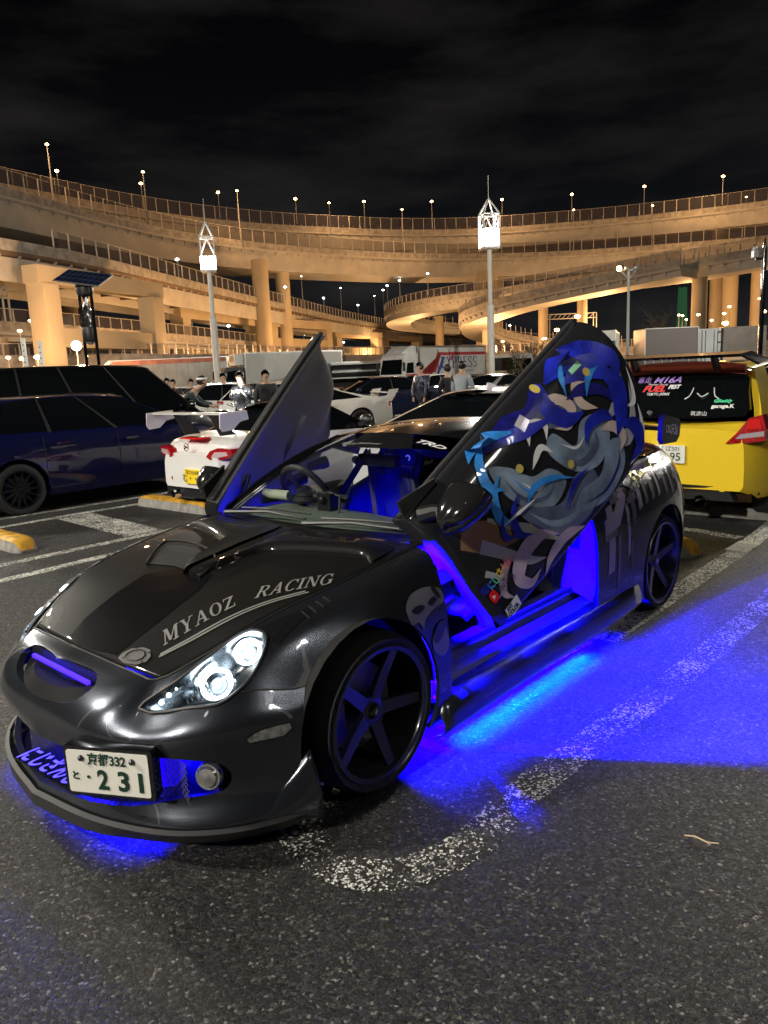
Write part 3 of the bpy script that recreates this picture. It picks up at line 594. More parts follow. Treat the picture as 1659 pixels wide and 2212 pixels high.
def car(sp, loc, heading, label, group=None, cat='car', name='parked_car'):
    """sp: L W H wb fo belt[(x,z)] nose/tail heights roof[(x,z)] etc. x=0 at the rear bumper, L at the nose"""
    L, Wd = sp['L'], sp['W']; hw = Wd / 2; body = sp['mat']; wb = sp['wb']; ro = sp.get('ro', .75); RR = sp.get('R', .31)
    r = empty(name, (loc[0], loc[1], 0), heading, label, cat, group)
    ax = [ro, ro + wb]; zb = sp.get('zb', .2); top = sp['top']; gh = sp['gh']  # top: [(x,z)] bonnet/boot/belt line;
    AR = RR + .045
    xs = set([0, .04, .12, .25, L, L - .04, L - .12, L - .28, L - .5])
    for a in ax:
        for k in range(13): xs.add(round(a - AR * cos(pi * k / 12), 4))
        xs.add(a - AR - .03); xs.add(a + AR + .03)
    x = .5
    while x < L - .4: xs.add(round(x, 3)); x += .3
    xs = sorted(xs); xs = [x for i, x in enumerate(xs) if i == 0 or x - xs[i - 1] > .012]
    nt, tt = sp.get('nosetaper', .22), sp.get('tailtaper', .12)
    fl = sp.get('flare', 0.0)
    def wx(x):
        e = 1.0
        if x < .5: e -= tt * (1 - x / .5) ** 2
        if x > L - .9: e -= nt * ((x - L + .9) / .9) ** 2.2
        return hw * e
    def bot(x):
        z = zb + (.05 if x < .1 or x > L - .1 else 0)
        for a in ax:
            if abs(x - a) < AR: z = max(z, RR + math.sqrt(max(0, AR * AR - (x - a) ** 2)))
        return z
    G = []
    nose_l, tail_l = sp.get('nose', .22), sp.get('tail', .08)
    for x in xs:
        t = interp(top, x); bz = bot(x); w = wx(x)
        f = 0
        for a in ax:
            q = abs(x - a) / (AR + .28)
            if q < 1: f = max(f, (1 - q * q) ** 2)
        w2 = w + fl * f
        sh = t - .06
        mid = max(bz + .02, zb + (t - zb) * .42)
        ring = [(w2 * .96, bz), (w2 * 1.0, max(bz + .012, zb + .1)), (w2, max(bz + .03, mid)), (w2 * .985, max(bz + .04, zb + (t - zb) * .72)), (w * .95, max(bz + .05, sh)), (w * .90, max(bz + .055, t - .012)), (w * .6, t + .01), (0, t + .022)]
        k = 0
        if x < tail_l: k = (1 - x / tail_l)
        if x > L - nose_l: k = -(1 - (L - x) / nose_l)
        pts = []
        for (yy, zz) in ring: pts.append((yy, zz))
        G.append([(x, yy, zz) for yy, zz in pts])
    # bulge the ends
    for ring in G:
        x = ring[0][0]
    V = []; F = []; m = len(G[0])
    full = [[(x, -y, z) for (x, y, z) in reversed(g[:-1])] for g in G]
    full = [g + [q for q in reversed(fr[:])] if False else list(reversed(fr)) for g, fr in zip(G, full)] if False else None
    rows = []
    for g in G:
        left = g; right = [(x, -y, z) for (x, y, z) in g[:-1]][::-1]
        rows.append(left + right)
    m = len(rows[0]); V = [p for rw in rows for p in rw]
    F = [(i * m + j, i * m + j + 1, (i + 1) * m + j + 1, (i + 1) * m + j) for i in range(len(rows) - 1) for j in range(m - 1)]
    # end faces with rounded fascia
    def endcap(i, dx, h):
        rw = rows[i]; n0 = len(V); inner = [(x + dx, y * .93, zb + .06 + (z - zb - .06) * .90 + .03) for x, y, z in rw]; V.extend(inner)
        for j in range(m - 1): F.append((i * m + j, n0 + j, n0 + j + 1, i * m + j + 1))
        half = m // 2
        for j in range(half): F.append((n0 + j, n0 + m - 1 - j, n0 + m - 2 - j, n0 + j + 1) if j + 1 < m - 2 - j else (n0 + j, n0 + m - 1 - j, n0 + j + 1))
    endcap(0, -sp.get('tailbulge', .05), 0); endcap(len(rows) - 1, sp.get('nosebulge', .08), 0)
    b = MB(); b.add(V, F); b.build('body', body, r, sharp=34)
    # underside & wheel houses
    b = MB(); b.box(.1, L - .1, -hw * .90, hw * .90, zb + .03, zb + .06)
    for a in ax:
        for s in (-1, 1): b.box(a - AR - .05, a + AR + .05, s * hw * .5 - .04, s * hw * .5 + .04, zb, RR + AR + .06); 
    for s in (-1, 1):
        for a in ax:
            pr = [(a + (AR + .02) * cos(pi * k / 10), RR + (AR + .02) * sin(pi * k / 10)) for k in range(11)]
            V2 = [(px, s * hw * .93, pz) for px, pz in pr] + [(px, s * hw * .5, pz) for px, pz in pr]; b.add(V2, [(k, k + 1, k + 12, k + 11) for k in range(10)])
    b.build('underbody', UND, r, False)
    # greenhouse: gh = dict(base=[x0 rear, x1 front], roof=[x0, x1], H, inset)
    bx0, bx1 = gh['base']; rx0, rx1 = gh['roof']; H = sp['H']; ti = gh.get('inset', .2); yb = hw * .90; yr = hw - ti
    zb0, zb1 = interp(top, bx0), interp(top, bx1)
    n = 8
    def side(t, u):  # t 0 rear..1 front ; u 0 base .. 1 roof
        xb = bx0 + (bx1 - bx0) * t; xr = rx0 + (rx1 - rx0) * t; zt = H - .03 - .05 * (2 * t - 1) ** 2 * (1 if t > .5 else gh.get('droop', 1)); z0 = interp(top, xb) - .02
        x = xb + (xr - xb) * u; z = z0 + (zt - z0) * u; y = yb + (yr - yb) * (u ** 1.25)
        return Vector((x, y, z))
    gm = sp.get('glass', DGL); cab = MB()
    us = [0, .3, .6, .85, 1]; ts = [k / n for k in range(n + 1)]
    rows2 = []
    for t in ts:
        l = [side(t, u) for u in us]; rows2.append(l + [Vector((l[-1].x, l[-1].y * f, H - (H - l[-1].z) * (f * f))) for f in (.7, .35, 0, -.35, -.7)] + [Vector((p.x, -p.y, p.z)) for p in reversed(l)])
    mm = len(rows2[0])
    def bowed(row, dx):  # bow the front/rear glass outwards in the middle
        return [Vector((p.x + dx * (1 - (p.y / yb) ** 2), p.y, p.z)) for p in row]
    V = [p for rw in rows2 for p in rw]; F = [(i * mm + j, i * mm + j + 1, (i + 1) * mm + j + 1, (i + 1) * mm + j) for i in range(n) for j in range(mm - 1)]
    for i in (0, n):
        n0 = len(V); base = rows2[i]
        k = len(us)
        for q in range(k - 1):
            a, b_ = base[q], base[q + 1]; c_, d_ = base[mm - 1 - q], base[mm - 2 - q]
            W0 = []
            for f in (0, .25, .5, .75, 1):
                bow = (1 - (2 * f - 1) ** 2) * gh.get('bow', .09) * (1 if i else -1)
                W0.append((a.lerp(c_, f) + Vector((bow, 0, 0)), b_.lerp(d_, f) + Vector((bow * (.9 if q < k - 2 else .0 + .3), 0, 0))))
            n1 = len(V)
            for p0, p1 in W0: V += [p0, p1]
            F += [(n1 + 2 * z, n1 + 2 * z + 1, n1 + 2 * z + 3, n1 + 2 * z + 2) for z in range(4)]
    cab.add(V, F); cab.build('glasshouse', gm, r, sharp=50)
    # roof skin
    rt = sp.get('roofmat', body); b = MB(); RV = []; RF = []
    e = .006; cols = [side_ for side_ in (1, .97, .85, .5, 0, -.5, -.85, -.97, -1)]
    tr = [(-.05 + 1.10 * k / 8) for k in range(9)]
    for t in tr:
        tcl = min(max(t, 0), 1); l = side(tcl, 1); ext = (t - tcl) * (rx1 - rx0) * .6
        for f in cols: RV.append((l.x + ext * (1 - .3 * f * f), (l.y + .012) * f, H - (H - l.z) * (f * f) + e - abs(ext) * .35 - (.035 if abs(f) == 1 else 0)))
    nc = len(cols); RF = [(i * nc + j, i * nc + j + 1, (i + 1) * nc + j + 1, (i + 1) * nc + j) for i in range(8) for j in range(nc - 1)]
    b.add(RV, RF); b.build('roof', rt, r, sharp=60)
    # pillars
    for s in (-1, 1):
        for t, wdt, nm in [(0, gh.get('cw', .16), 'pillar'), (1, .07, 'pillar')] + [(t, .05, 'pillar') for t in gh.get('b', (.5,))]:
            pts = []
            VV = []; FF = []
            for u in (0, .25, .5, .75, 1):
                if t == 0: a, c_ = side(0, u), side(min(.9, wdt / (bx1 - bx0) * (1 + (.2 if u > .6 else 0))), u)
                elif t == 1: a, c_ = side(1, u), side(1 - wdt / (bx1 - bx0), u)
                else: a, c_ = side(t - wdt / 2 / (bx1 - bx0), u), side(t + wdt / 2 / (bx1 - bx0), u)
                for p in (a, c_): VV.append((p.x, s * (p.y + .008), p.z))
                if t in (0, 1):
                    dx = -.012 if t == 0 else .012
                    VV.append((a.x + dx, s * (a.y - .05), a.z + .004))
            st = 3 if t in (0, 1) else 2
            for i in range(4):
                o = i * st; FF.append((o, o + 1, o + st + 1, o + st))
                if st == 3: FF.append((o + 2, o, o + st, o + st + 2))
            MB().add(VV, FF).build(nm, rt if t in (0, 1) and gh.get('paintp', True) else (BLK if t not in (0, 1) else body), r, sharp=60)
    # wheels
    for a in ax:
        for s in (-1, 1): wheel(r, a, s * (hw + fl * .9 - .015), s, RR, sp.get('rim', .2), .2, sp.get('spokes', 10), sp.get('mrim', CHR), deep=sp.get('deep', .03))
    # mirrors
    for s in (-1, 1):
        xm = bx1 - .28; zm = interp(top, xm) + .10; b = MB(); b.sph((xm, s * (hw + .05), zm), .1, 10, 6, (.7, 1.05, .72)); b.bar((xm, s * hw * .9, zm - .06), (xm, s * (hw + .02), zm - .03), .05); b.build('mirror', sp.get('mirmat', body), r)
    # tail lamps, plate
    xt = -sp.get('tailbulge', .05)
    def rear(poly, m, nm, d=.012, s=1):
        V = [(xt - d + .10 * (abs(p[0]) / hw) ** 3, s * p[0], p[1]) for p in poly] + [(xt + .10, s * p[0], p[1]) for p in poly]; n = len(poly)
        return MB().add(V, [tuple(range(n)), tuple(range(2 * n - 1, n - 1, -1))] + [(i, (i + 1) % n, n + (i + 1) % n, n + i) for i in range(n)]).build(nm, m, r, False)
    tl = sp.get('taillight')
    if tl:
        for s in (-1, 1):
            rear(tl, RED, 'tail_lamp', s=s)
            cx = sum(p[0] for p in tl) / len(tl); cz = sum(p[1] for p in tl) / len(tl)
            rear([(cx + (p[0] - cx) * .6, cz + (p[1] - cz) * .5) for p in tl], WLEN if sp.get('clearlens', True) else REDL, 'lens', .018, s)
    if sp.get('plate'):
        pz, pm, top_, main = sp['plate']; yo = sp.get('plate_y', 0)
        rear([(yo - .165, pz - .0825), (yo + .165, pz - .0825), (yo + .165, pz + .0825), (yo - .165, pz + .0825)], pm, 'number_plate', .03)
        put_text('plate_text', top_, .055, (xt - .0335, yo, pz + .05), (0, -1, 0), (0, 0, 1), PGR if pm is PLW else PBK, r)
        put_text('plate_text', main, .105, (xt - .0335, yo - .01, pz - .025), (0, -1, 0), (0, 0, 1), PGR if pm is PLW else PBK, r, bold=.001)
    if sp.get('lower'): rear([(-hw * .8, zb - .02), (hw * .8, zb - .02), (hw * .75, zb + sp['lower']), (-hw * .75, zb + sp['lower'])], BLK, 'diffuser', .02)
    hl = sp.get('headlight')
    xf = L + sp.get('nosebulge', .08)
    if hl:
        for s in (-1, 1):
            V = [(xf - .06 - .42 * (p[0] / hw) ** 3, s * p[0], p[1]) for p in hl] + [(xf - .35, s * p[0] * .9, p[1]) for p in hl]; n = len(hl)
            MB().add(V, [tuple(range(n)), tuple(range(2 * n - 1, n - 1, -1))] + [(i, (i + 1) % n, n + (i + 1) % n, n + i) for i in range(n)]).build('headlight', sp.get('hlmat', WLEN), r, False)
    # handles and door seams
    for xx in sp.get('doors', ()):
        for s in (-1, 1):
            b = MB(); zt = interp(top, xx) - .02; b.bar((xx, s * (hw + .001), zb + .12), (xx, s * (hw + .001), zb + (zt - zb) * .72), .008, .004); b.bar((xx, s * (hw + .001), zb + (zt - zb) * .72), (xx, s * (hw * .955), zt - .05), .008, .004); b.build('door_seam', BLK, r, False)
    for xx in sp.get('handles', ()):
        for s in (-1, 1): b = MB(); zt = interp(top, xx) - .16; b.bar((xx, s * (hw + .01), zt), (xx + .18, s * (hw + .01), zt), .03, .028, up=(0, 1, 0)); b.build('door_handle', body, r)
    return r
LOT = 2.3053193 + 0  # cars stand along this axis
HX = math.atan2(.742, .67)      # heading away from the camera side
HB = HX + pi
def off(p, h, fwd_=0, left=0): return (p[0] + cos(h) * fwd_ - sin(h) * left, p[1] + sin(h) * fwd_ + cos(h) * left)
PW = paint('white_paint', (.72, .72, .70)); PPW = paint('pearl_white_paint', (.62, .60, .56), .1); PB = paint('navy_paint', (.0015, .003, .035), .1); PK = paint('black_paint', (.005, .005, .006), .1); PS = paint('silver_paint', (.38, .38, .37), .2, metal=.5); PY = paint('yellow_paint', (.82, .58, .03)); PN = paint('dark_navy_paint', (.006, .010, .03), .1)
SEDAN = dict(L=4.6, W=1.76, H=1.42, wb=2.7, ro=.95, R=.32, rim=.225, top=[(0, .88), (.15, .98), (.9, 1.02), (3.1, .94), (3.5, .92), (4.35, .72), (4.6, .60)], gh=dict(base=(.55, 3.5), roof=(1.45, 2.65), inset=.27, b=(.5,), cw=.22), taillight=[(.50, .74), (.82, .76), (.84, .90), (.52, .90)], headlight=[(.45, .56), (.80, .60), (.84, .72), (.5, .68)], plate=(.68, PLW, '横浜 330', '53-92'), lower=.2, doors=(1.6, 2.6, 3.4), handles=(1.75, 2.7))
COUPE = dict(L=4.3, W=1.76, H=1.26, wb=2.5, ro=.85, R=.31, rim=.23, top=[(0, .80), (.12, .92), (.6, .95), (2.7, .86), (3.2, .84), (4.0, .66), (4.3, .52)], gh=dict(base=(.45, 3.05), roof=(1.35, 2.2), inset=.3, b=(), cw=.3), taillight=[(.45, .66), (.78, .68), (.78, .80), (.45, .80)], headlight=[(.45, .50), (.78, .52), (.80, .60), (.5, .60)], plate=(.55, PLW, '品川 300', '12-07'), lower=.16, doors=(1.35, 2.9), handles=(1.5,))
HATCH = dict(L=4.2, W=1.76, H=1.47, wb=2.6, ro=.75, R=.32, rim=.225, top=[(0, .92), (.1, 1.02), (2.7, .98), (3.3, .95), (3.95, .82), (4.2, .66)], gh=dict(base=(.12, 3.35), roof=(.55, 2.35), inset=.25, b=(.34, .62), cw=.3), taillight=[(.55, .80), (.82, .82), (.80, 1.0), (.60, .98)], plate=(.75, PLW, '川崎 330', '88-10'), lower=.18, doors=(1.1, 2.1, 3.05), handles=(1.25, 2.2))
VAN = dict(L=4.9, W=1.85, H=1.90, wb=3.0, ro=.95, R=.34, rim=.24, top=[(0, 1.0), (.1, 1.06), (3.9, 1.02), (4.2, 1.0), (4.7, .88), (4.9, .7)], gh=dict(base=(.05, 4.25), roof=(.30, 3.25), inset=.2, b=(.22, .45, .72), cw=.12), taillight=[(.7, .8), (.86, .8), (.84, 1.2), (.72, 1.2)], lower=.15, doors=(1.6, 2.6, 3.6), handles=(2.7, 3.3))
KEI = dict(L=3.4, W=1.48, H=1.45, wb=2.4, ro=.5, R=.28, rim=.19, top=[(0, .85), (.08, .92), (2.5, .9), (2.9, .86), (3.3, .7), (3.4, .6)], gh=dict(base=(.08, 2.75), roof=(.4, 2.0), inset=.2, b=(.3, .62), cw=.16), taillight=[(.5, .72), (.68, .74), (.68, .88), (.52, .88)], clearlens=False, lower=.14, doors=(1.5, 2.4), handles=(1.6,))
def sp(base, **k): d = dict(base); d.update(k); return d
# ================================================================== CARS OF THE LOT
G1 = 'cars parked in the next rows'
# dark blue hatchback: its right rear wheel stands at (-4.38, 9.06)
def by_wheel(spc, p, h, side, which='rear'):
    """origin of a car whose wheel (side -1 right, +1 left) touches the ground at p"""
    x = spc.get('ro', .75) + (spc['wb'] if which == 'front' else 0); return off(p, h, -x, -side * spc['W'] / 2)
s1 = sp(HATCH, mat=PB, mrim=mat('black_rim', (.01, .01, .011), .3, .5), spokes=14, glass=DGL, H=1.44, W=1.78, L=4.3)
o = by_wheel(s1, (-4.42, 9.0), HX, -1); c1 = car(s1, o, HX, 'dark navy blue hatchback with black wheels and sponsor decals, at the left edge')
def side_decal(parent, hw, x, z, lines, s=-1, size=.07):
    for k, (tx, sz) in enumerate(lines): put_text('sponsor_decal', tx, sz, (x, s * (hw + .012), z - k * .095), (1 if s < 0 else -1, 0, 0), (0, 0, 1), WHT, parent, align='LEFT', bold=.001)
side_decal(c1, .89, 3.30, .80, [('SKITTLES', .05), ('largus', .085), ('PIVOT', .075), ('HKS', .10), ('SEIBU', .05), ('Tein', .06)])
s2 = sp(VAN, mat=PK, mrim=CHR, spokes=10, plate=None)
c2 = car(s2, off(o, HX, 1.1, 2.75), HX, 'black minivan with roof spoiler parked beyond the dark blue hatchback')
b = MB(); b.box(-.25, .35, -.7, .7, 1.86, 1.90); b.build('roof_spoiler', PK, c2)
# white roadster (copen) ------------------------------------------------
s3 = dict(L=3.4, W=1.475, H=1.24, wb=2.23, ro=.58, R=.275, rim=.2, zb=.24, mat=paint('roadster_white', (.74, .73, .70)), roofmat=GBLK, mirmat=BLK, top=[(0, .72), (.06, .86), (.5, .92), (.9, .90), (2.0, .86), (2.4, .84), (3.1, .70), (3.4, .52)], gh=dict(base=(.62, 2.35), roof=(1.15, 1.72), inset=.24, b=(), cw=.25), tailtaper=.2, nosetaper=.25, lower=None, doors=(1.15, 2.15), handles=(1.3,), mrim=DCH, spokes=6, plate=(.46, PLY, '富士山580', 'む・・10'), tailbulge=.07, plate_y=-.06)
pr = (-2.25 + .742 * .05, 8.42 + .67 * .05)
c3 = car(s3, off(pr, HX, .1, 0), HX, 'small white roadster with white GT wing, black roof and yellow number plate, rear towards us', name='parked_roadster')
def rear_poly(parent, nm, poly, m, x, d=.02):
    V = [(x - d + .10 * (abs(p[0]) / .74) ** 3, p[0], p[1]) for p in poly] + [(x + .12 + .1 * (abs(p[0]) / .74) ** 3, p[0], p[1]) for p in poly]; n = len(poly)
    return MB().add(V, [tuple(range(n)), tuple(range(2 * n - 1, n - 1, -1))] + [(i, (i + 1) % n, n + (i + 1) % n, n + i) for i in range(n)]).build(nm, m, parent, False)
def ell(cx, cz, a, b_, rot=0, n=18): return [(cx + a * cos(2 * pi * k / n) * cos(rot) - b_ * sin(2 * pi * k / n) * sin(rot), cz + a * cos(2 * pi * k / n) * sin(rot) + b_ * sin(2 * pi * k / n) * cos(rot)) for k in range(n)]
for s in (-1, 1):
    rear_poly(c3, 'tail_lamp', [(s * x, z) for x, z in [(.33, .70), (.40, .765), (.52, .80), (.68, .79), (.71, .74), (.66, .69), (.50, .665), (.38, .67)]], RED, -.07, .022)
    rear_poly(c3, 'lamp_lens', [(s * x, z) for x, z in [(.42, .70), (.48, .755), (.64, .76), (.66, .72), (.52, .695)]], mat('roadster_lens', (.75, .55, .55), .12, .3, coat=1), -.07, .03)
rear_poly(c3, 'rear_valance', [(-.60, .20), (.60, .20), (.64, .50), (.52, .56), (-.52, .56), (-.64, .50)], BLK, -.07, .012)
rear_poly(c3, 'reflector', [(.40, .40), (.54, .41), (.54, .45), (.40, .44)], RED, -.07, .02); rear_poly(c3, 'reflector', [(-.40, .40), (-.54, .41), (-.54, .45), (-.40, .44)], RED, -.07, .02)
b = MB(); b.tube([(-.13, .33, .24), (.1, .33, .24)], .045, 14, False); b.build('tailpipe', CHR, c3)
rear_poly(c3, 'brake_light', [(-.2, .885), (.2, .885), (.19, .905), (-.19, .905)], REDL, -.03, .02)
b = MB(); b.lathe([(.040, -.105), (.040, -.112), (.047, -.112), (.047, -.105)], 20, 'X', (0, 0, .80)); b.bar((-.11, -.03, .79), (-.11, .03, .815), .012); b.bar((-.11, -.02, .80), (-.11, .03, .785), .012); b.build('emblem', CHR, c3)
# wing
b = MB(); foil = [(-.10, .0), (-.05, .022), (.05, .02), (.12, .0), (.05, -.004), (-.05, .0)]
V = [(.02 + fx, y, 1.165 + fz) for y in (-.72, -.3, 0, .3, .72) for fx, fz in foil]; F = [(i * 6 + j, i * 6 + (j + 1) % 6, (i + 1) * 6 + (j + 1) % 6, (i + 1) * 6 + j) for i in range(4) for j in range(6)] + [tuple(range(6)), tuple(24 + j for j in range(6))[::-1]]
b.add(V, F); b.build('wing_blade', s3['mat'], c3)
for s in (-1, 1):
    b = MB(); b.prism([(-.14, 1.185), (.22, 1.20), (.24, 1.10), (.12, 1.08), (.02, 1.0), (-.12, .99), (-.15, 1.03)], s * .72, s * .732); b.build('end_plate', s3['mat'], c3, False)
    b = MB(); b.prism([(-.02, 1.165), (.09, 1.165), (.34, .915), (.12, .915)], s * .34, s * .352); b.build('wing_stay', BLK, c3, False)
# white coupe with shark fin, straight behind
s4 = sp(COUPE, mat=paint('coupe_white', (.70, .68, .66)), L=4.25, W=1.77, H=1.30, R=.31, plate=None)
pw = (.35, 7.75)
c4 = car(s4, off(pw, HX, -.15, 0), HX, 'white coupe with shark-fin aerial parked directly behind the tuned grey coupe')
b = MB(); b.add([(1.5, -.03, 1.29), (1.5, .03, 1.29), (1.82, .02, 1.29), (1.82, -.02, 1.29), (1.53, 0, 1.37), (1.6, 0, 1.365)], [(0, 1, 4), (1, 2, 5, 4), (0, 4, 5, 3), (2, 3, 5)]); b.build('shark_fin', mat('fin_white', (.6, .55, .65), .3), c4)
# RX: white wide-body with bronze wheels
def ground(px, py):  # helper used once to read a ground point
    d = (rgt * ((px - 829.5) / 1599.311) + upv * (-(py - 1106) / 1599.311) + fwd); t = -CAM_P.z / d.z; return (CAM_P.x + d.x * t, CAM_P.y + d.y * t)
s5 = sp(COUPE, mat=PPW, flare=.09, R=.315, rim=.235, spokes=5, mrim=mat('bronze_rim', (.16, .10, .04), .35, .8), H=1.22, deep=.09, L=4.3, plate=None, handles=(1.5,))
p5 = (-.85, 21.0); o5 = by_wheel(s5, p5, radians_ if False else R(170), -1) if False else None
c5 = car(s5, (.1, 20.6), R(196), 'pearl white wide-body sports car with bronze wheels and a big white wing')
b = MB(); b.prism([(-.15, .98), (.30, .93), (.05, .80), (-.02, .80)], -.80, -.785); b.prism([(-.15, .98), (.30, .93), (.05, .80), (-.02, .80)], .785, .80); b.box(-.2, .12, -.80, .80, 1.02, 1.045); b.prism([(-.22, 1.12), (.05, 1.10), (.15, .86), (-.05, .86)], -.815, -.80); b.prism([(-.22, 1.12), (.05, 1.10), (.15, .86), (-.05, .86)], .80, .815); b.build('rear_wing', s5['mat'], c5, False)
# dark sedan behind it with white wheels
s6 = sp(SEDAN, mat=PN, mrim=mat('white_rim', (.7, .7, .68), .3), spokes=7, H=1.42)
c6 = car(s6, (2.1, 25.6), R(200), 'dark sedan with white six-spoke wheels behind the pearl white sports car')
# white sedan 53-92
s7 = sp(SEDAN, mat=paint('sedan_white', (.70, .70, .68)), zb=.2, tailtaper=.1)
c7 = car(s7, (-0.25 + .6, 25.6), HX, 'white sedan with number plate 53-92 seen from behind')
c8 = car(sp(COUPE, mat=PS, H=1.32), (2.9, 25.8), HX - .1, 'pale silver coupe just right of the white 53-92 sedan')
c9 = car(sp(KEI, mat=PN, H=1.5, plate=None, R=.29, W=1.6, L=3.6), (5.15, 21.8), HX + .12, 'small dark navy five-door hatchback seen from behind, under the express lorry')
c10 = car(sp(COUPE, mat=paint('white_b', (.6, .6, .58)), H=1.3, plate=None), (-1.6, 28.5), R(185), 'white car whose roof shows behind the open passenger door')
c11 = car(sp(SEDAN, mat=paint('greyish_white', (.55, .55, .52)), mrim=CHR, spokes=12, H=1.45, rim=.25, R=.34, plate=None), (-6.6, 21.8), R(10), 'off-white sedan with many-spoke silver wheels, seen from its side at left')
c12 = car(sp(HATCH, mat=paint('white_c', (.7, .7, .68)), H=1.42, plate=(.70, PLW, '横浜 500', '30-48')), (-3.6, 19.5), HX + .25, 'white hatchback showing its tail beside the man with the glaring phone light')
c13 = car(sp(SEDAN, mat=paint('white_d', (.6, .6, .6)), H=1.4, plate=None), (-5.5, 29.5), R(15), 'white car half hidden behind the man with the glaring phone light')
c14 = car(sp(SEDAN, mat=paint('white_e', (.5, .5, .5)), H=1.4, plate=None), (6.0, 30), R(8), 'pale car low behind the two men chatting at right')
c15 = car(sp(SEDAN, mat=PK, H=1.4, plate=None), (-9.5, 24), R(12), 'black car in the row behind the black minivan')
c16 = car(sp(HATCH, mat=paint('white_f', (.6, .6, .6)), H=1.5, plate=None), (-12.0, 16.5), HX, 'white car whose tail shows at the left edge behind the dark blue hatchback')
# ------------------------------------------------------------------ yellow hatchback, carefully
s8 = dict(L=3.85, W=1.70, H=1.50, wb=2.43, ro=.62, R=.30, rim=.215, zb=.26, mat=PY, top=[(0, .92), (.05, .985), (2.6, .98), (3.1, .95), (3.6, .82), (3.85, .62)], gh=dict(base=(.05, 3.15), roof=(.30, 2.3), inset=.24, b=(.48,), cw=.42, bow=.07), tailtaper=.14, nosetaper=.22, tailbulge=.08, doors=(1.2, 2.4), handles=(1.35,), mrim=DCH, spokes=8, plate=(.66, PLW, 'つくば501', '62-95'), plate_y=0.0)
py_ = (2.66 + .06, 6.92 + .07)
c20 = car(s8, off(py_, HX, .08, 0), HX, 'yellow hatchback with black roof wing and stickered rear window, at the right edge')
def rp(nm, poly, m, x, d=.02, k=.10): 
    V = [(x - d + k * (abs(p[0]) / .85) ** 3, p[0], p[1]) for p in poly] + [(x + .12 + k * (abs(p[0]) / .85) ** 3, p[0], p[1]) for p in poly]; n = len(poly)
    return MB().add(V, [tuple(range(n)), tuple(range(2 * n - 1, n - 1, -1))] + [(i, (i + 1) % n, n + (i + 1) % n, n + i) for i in range(n)]).build(nm, m, c20, False)
TLM = mat('swift_red', (.42, .012, .012), .1, coat=1, noise=(40, .5, 2))
for s in (-1, 1):
    rp('tail_lamp', [(s * x, z) for x, z in [(.52, .775), (.60, .86), (.70, 1.0), (.80, 1.03), (.83, .90), (.83, .80), (.70, .78)]], TLM, -.10, .03, .11)
    rp('lamp_lens', [(s * x, z) for x, z in [(.60, .815), (.64, .86), (.82, .885), (.82, .84)]], mat('swift_clear', (.55, .50, .50), .12, .3, coat=1), -.10, .038, .11)
    rp('inner_lamp', [(s * x, z) for x, z in [(.67, .90), (.71, .985), (.78, .995), (.80, .91)]], REDL, -.10, .038, .11)
rp('tailgate_line', [(-.62, .765), (.62, .765), (.62, .772), (-.62, .772)], mat('red_trim', (.12, .01, .01), .4), -.08, .012)
rp('lower_opening', [(-.60, .24), (.60, .24), (.56, .33), (.45, .375), (.15, .38), (-.15, .38), (-.45, .375), (-.56, .33)], UND, -.08, .014)
rp('red_crossmember', [(-.1, .31), (.5, .31), (.5, .36), (-.1, .36)], mat('rust_red', (.16, .03, .02), .6), -.08, .02)
for (yy) in (.0, -.5): rp('bracket', [(yy - .02, .33), (yy + .02, .33), (yy + .02, .38), (yy - .02, .38)], PY, -.08, .022)
b = MB(); b.tube([(-.13, -.32, .235), (.15, -.32, .235)], .058, 20, False); b.tube([(-.135, -.32, .235), (.15, -.32, .235)], .05, 20, False); b.build('tailpipe', CHR, c20)
b = MB(); b.tube([(-.14, .22, .25), (-.17, .18, .2), (-.14, .14, .25)], .012, 8); b.build('tow_hook', WHT, c20)
# rear window: coral strip above, dark glass with stickers
def gpt(y, z):  # point on the rear glass plane
    t = (z - .985) / (1.46 - .985); return Vector((-.02 + .25 * t - .07 * (1 - (y / .72) ** 2) * (1 - .5 * t), y, z))
def gpoly(nm, poly, m, d=.012):
    V = [gpt(y, z) - Vector((d, 0, -d * .4)) for y, z in poly]; c = sum((v for v in V), Vector()) / len(V)
    V2 = V + [v + Vector((.05, 0, 0)) for v in V]; n = len(V)
    return mobj(nm, V2, [tuple(range(n)), tuple(range(2 * n - 1, n - 1, -1))] + [(i, (i + 1) % n, n + (i + 1) % n, n + i) for i in range(n)], m, c20, False)
gpoly('rear_window', [(.66, 1.0), (.3, .985), (0, .98), (-.3, .985), (-.66, 1.0), (-.69, 1.06), (-.62, 1.34), (-.58, 1.375), (-.3, 1.39), (0, 1.395), (.3, 1.39), (.58, 1.375), (.62, 1.34), (.69, 1.06)], DGL, .035)
gpoly('roof_edge_strip', [(.60, 1.36), (.3, 1.385), (0, 1.39), (-.3, 1.385), (-.60, 1.36), (-.58, 1.45), (-.3, 1.485), (0, 1.495), (.3, 1.485), (.58, 1.45)], mat('coral_red', (.50, .10, .05), .35, coat=.5), .05)
def gtext(body, size, y, z, m, bold=0.0, shear=0.0, width=None, nm='window_sticker'):
    p = gpt(y, z) - Vector((.055, 0, -.02)); return put_text(nm, body, size, p, (0, -1, 0), (.25, 0, .475), m, c20, shear=shear, bold=bold, width=width)
VIO = mat('violet_vinyl', (.42, .25, .75), .4); REDV = mat('red_vinyl', (.75, .03, .03), .4); GRV = mat('green_vinyl', (.05, .6, .3), .4)
gtext('暴走', .07, .30, 1.325, VIO); gtext('M16A', .085, .08, 1.325, VIO, .002, .4, .26); gtext('Monster Racing', .03, .16, 1.288, WHT, 0, .3)
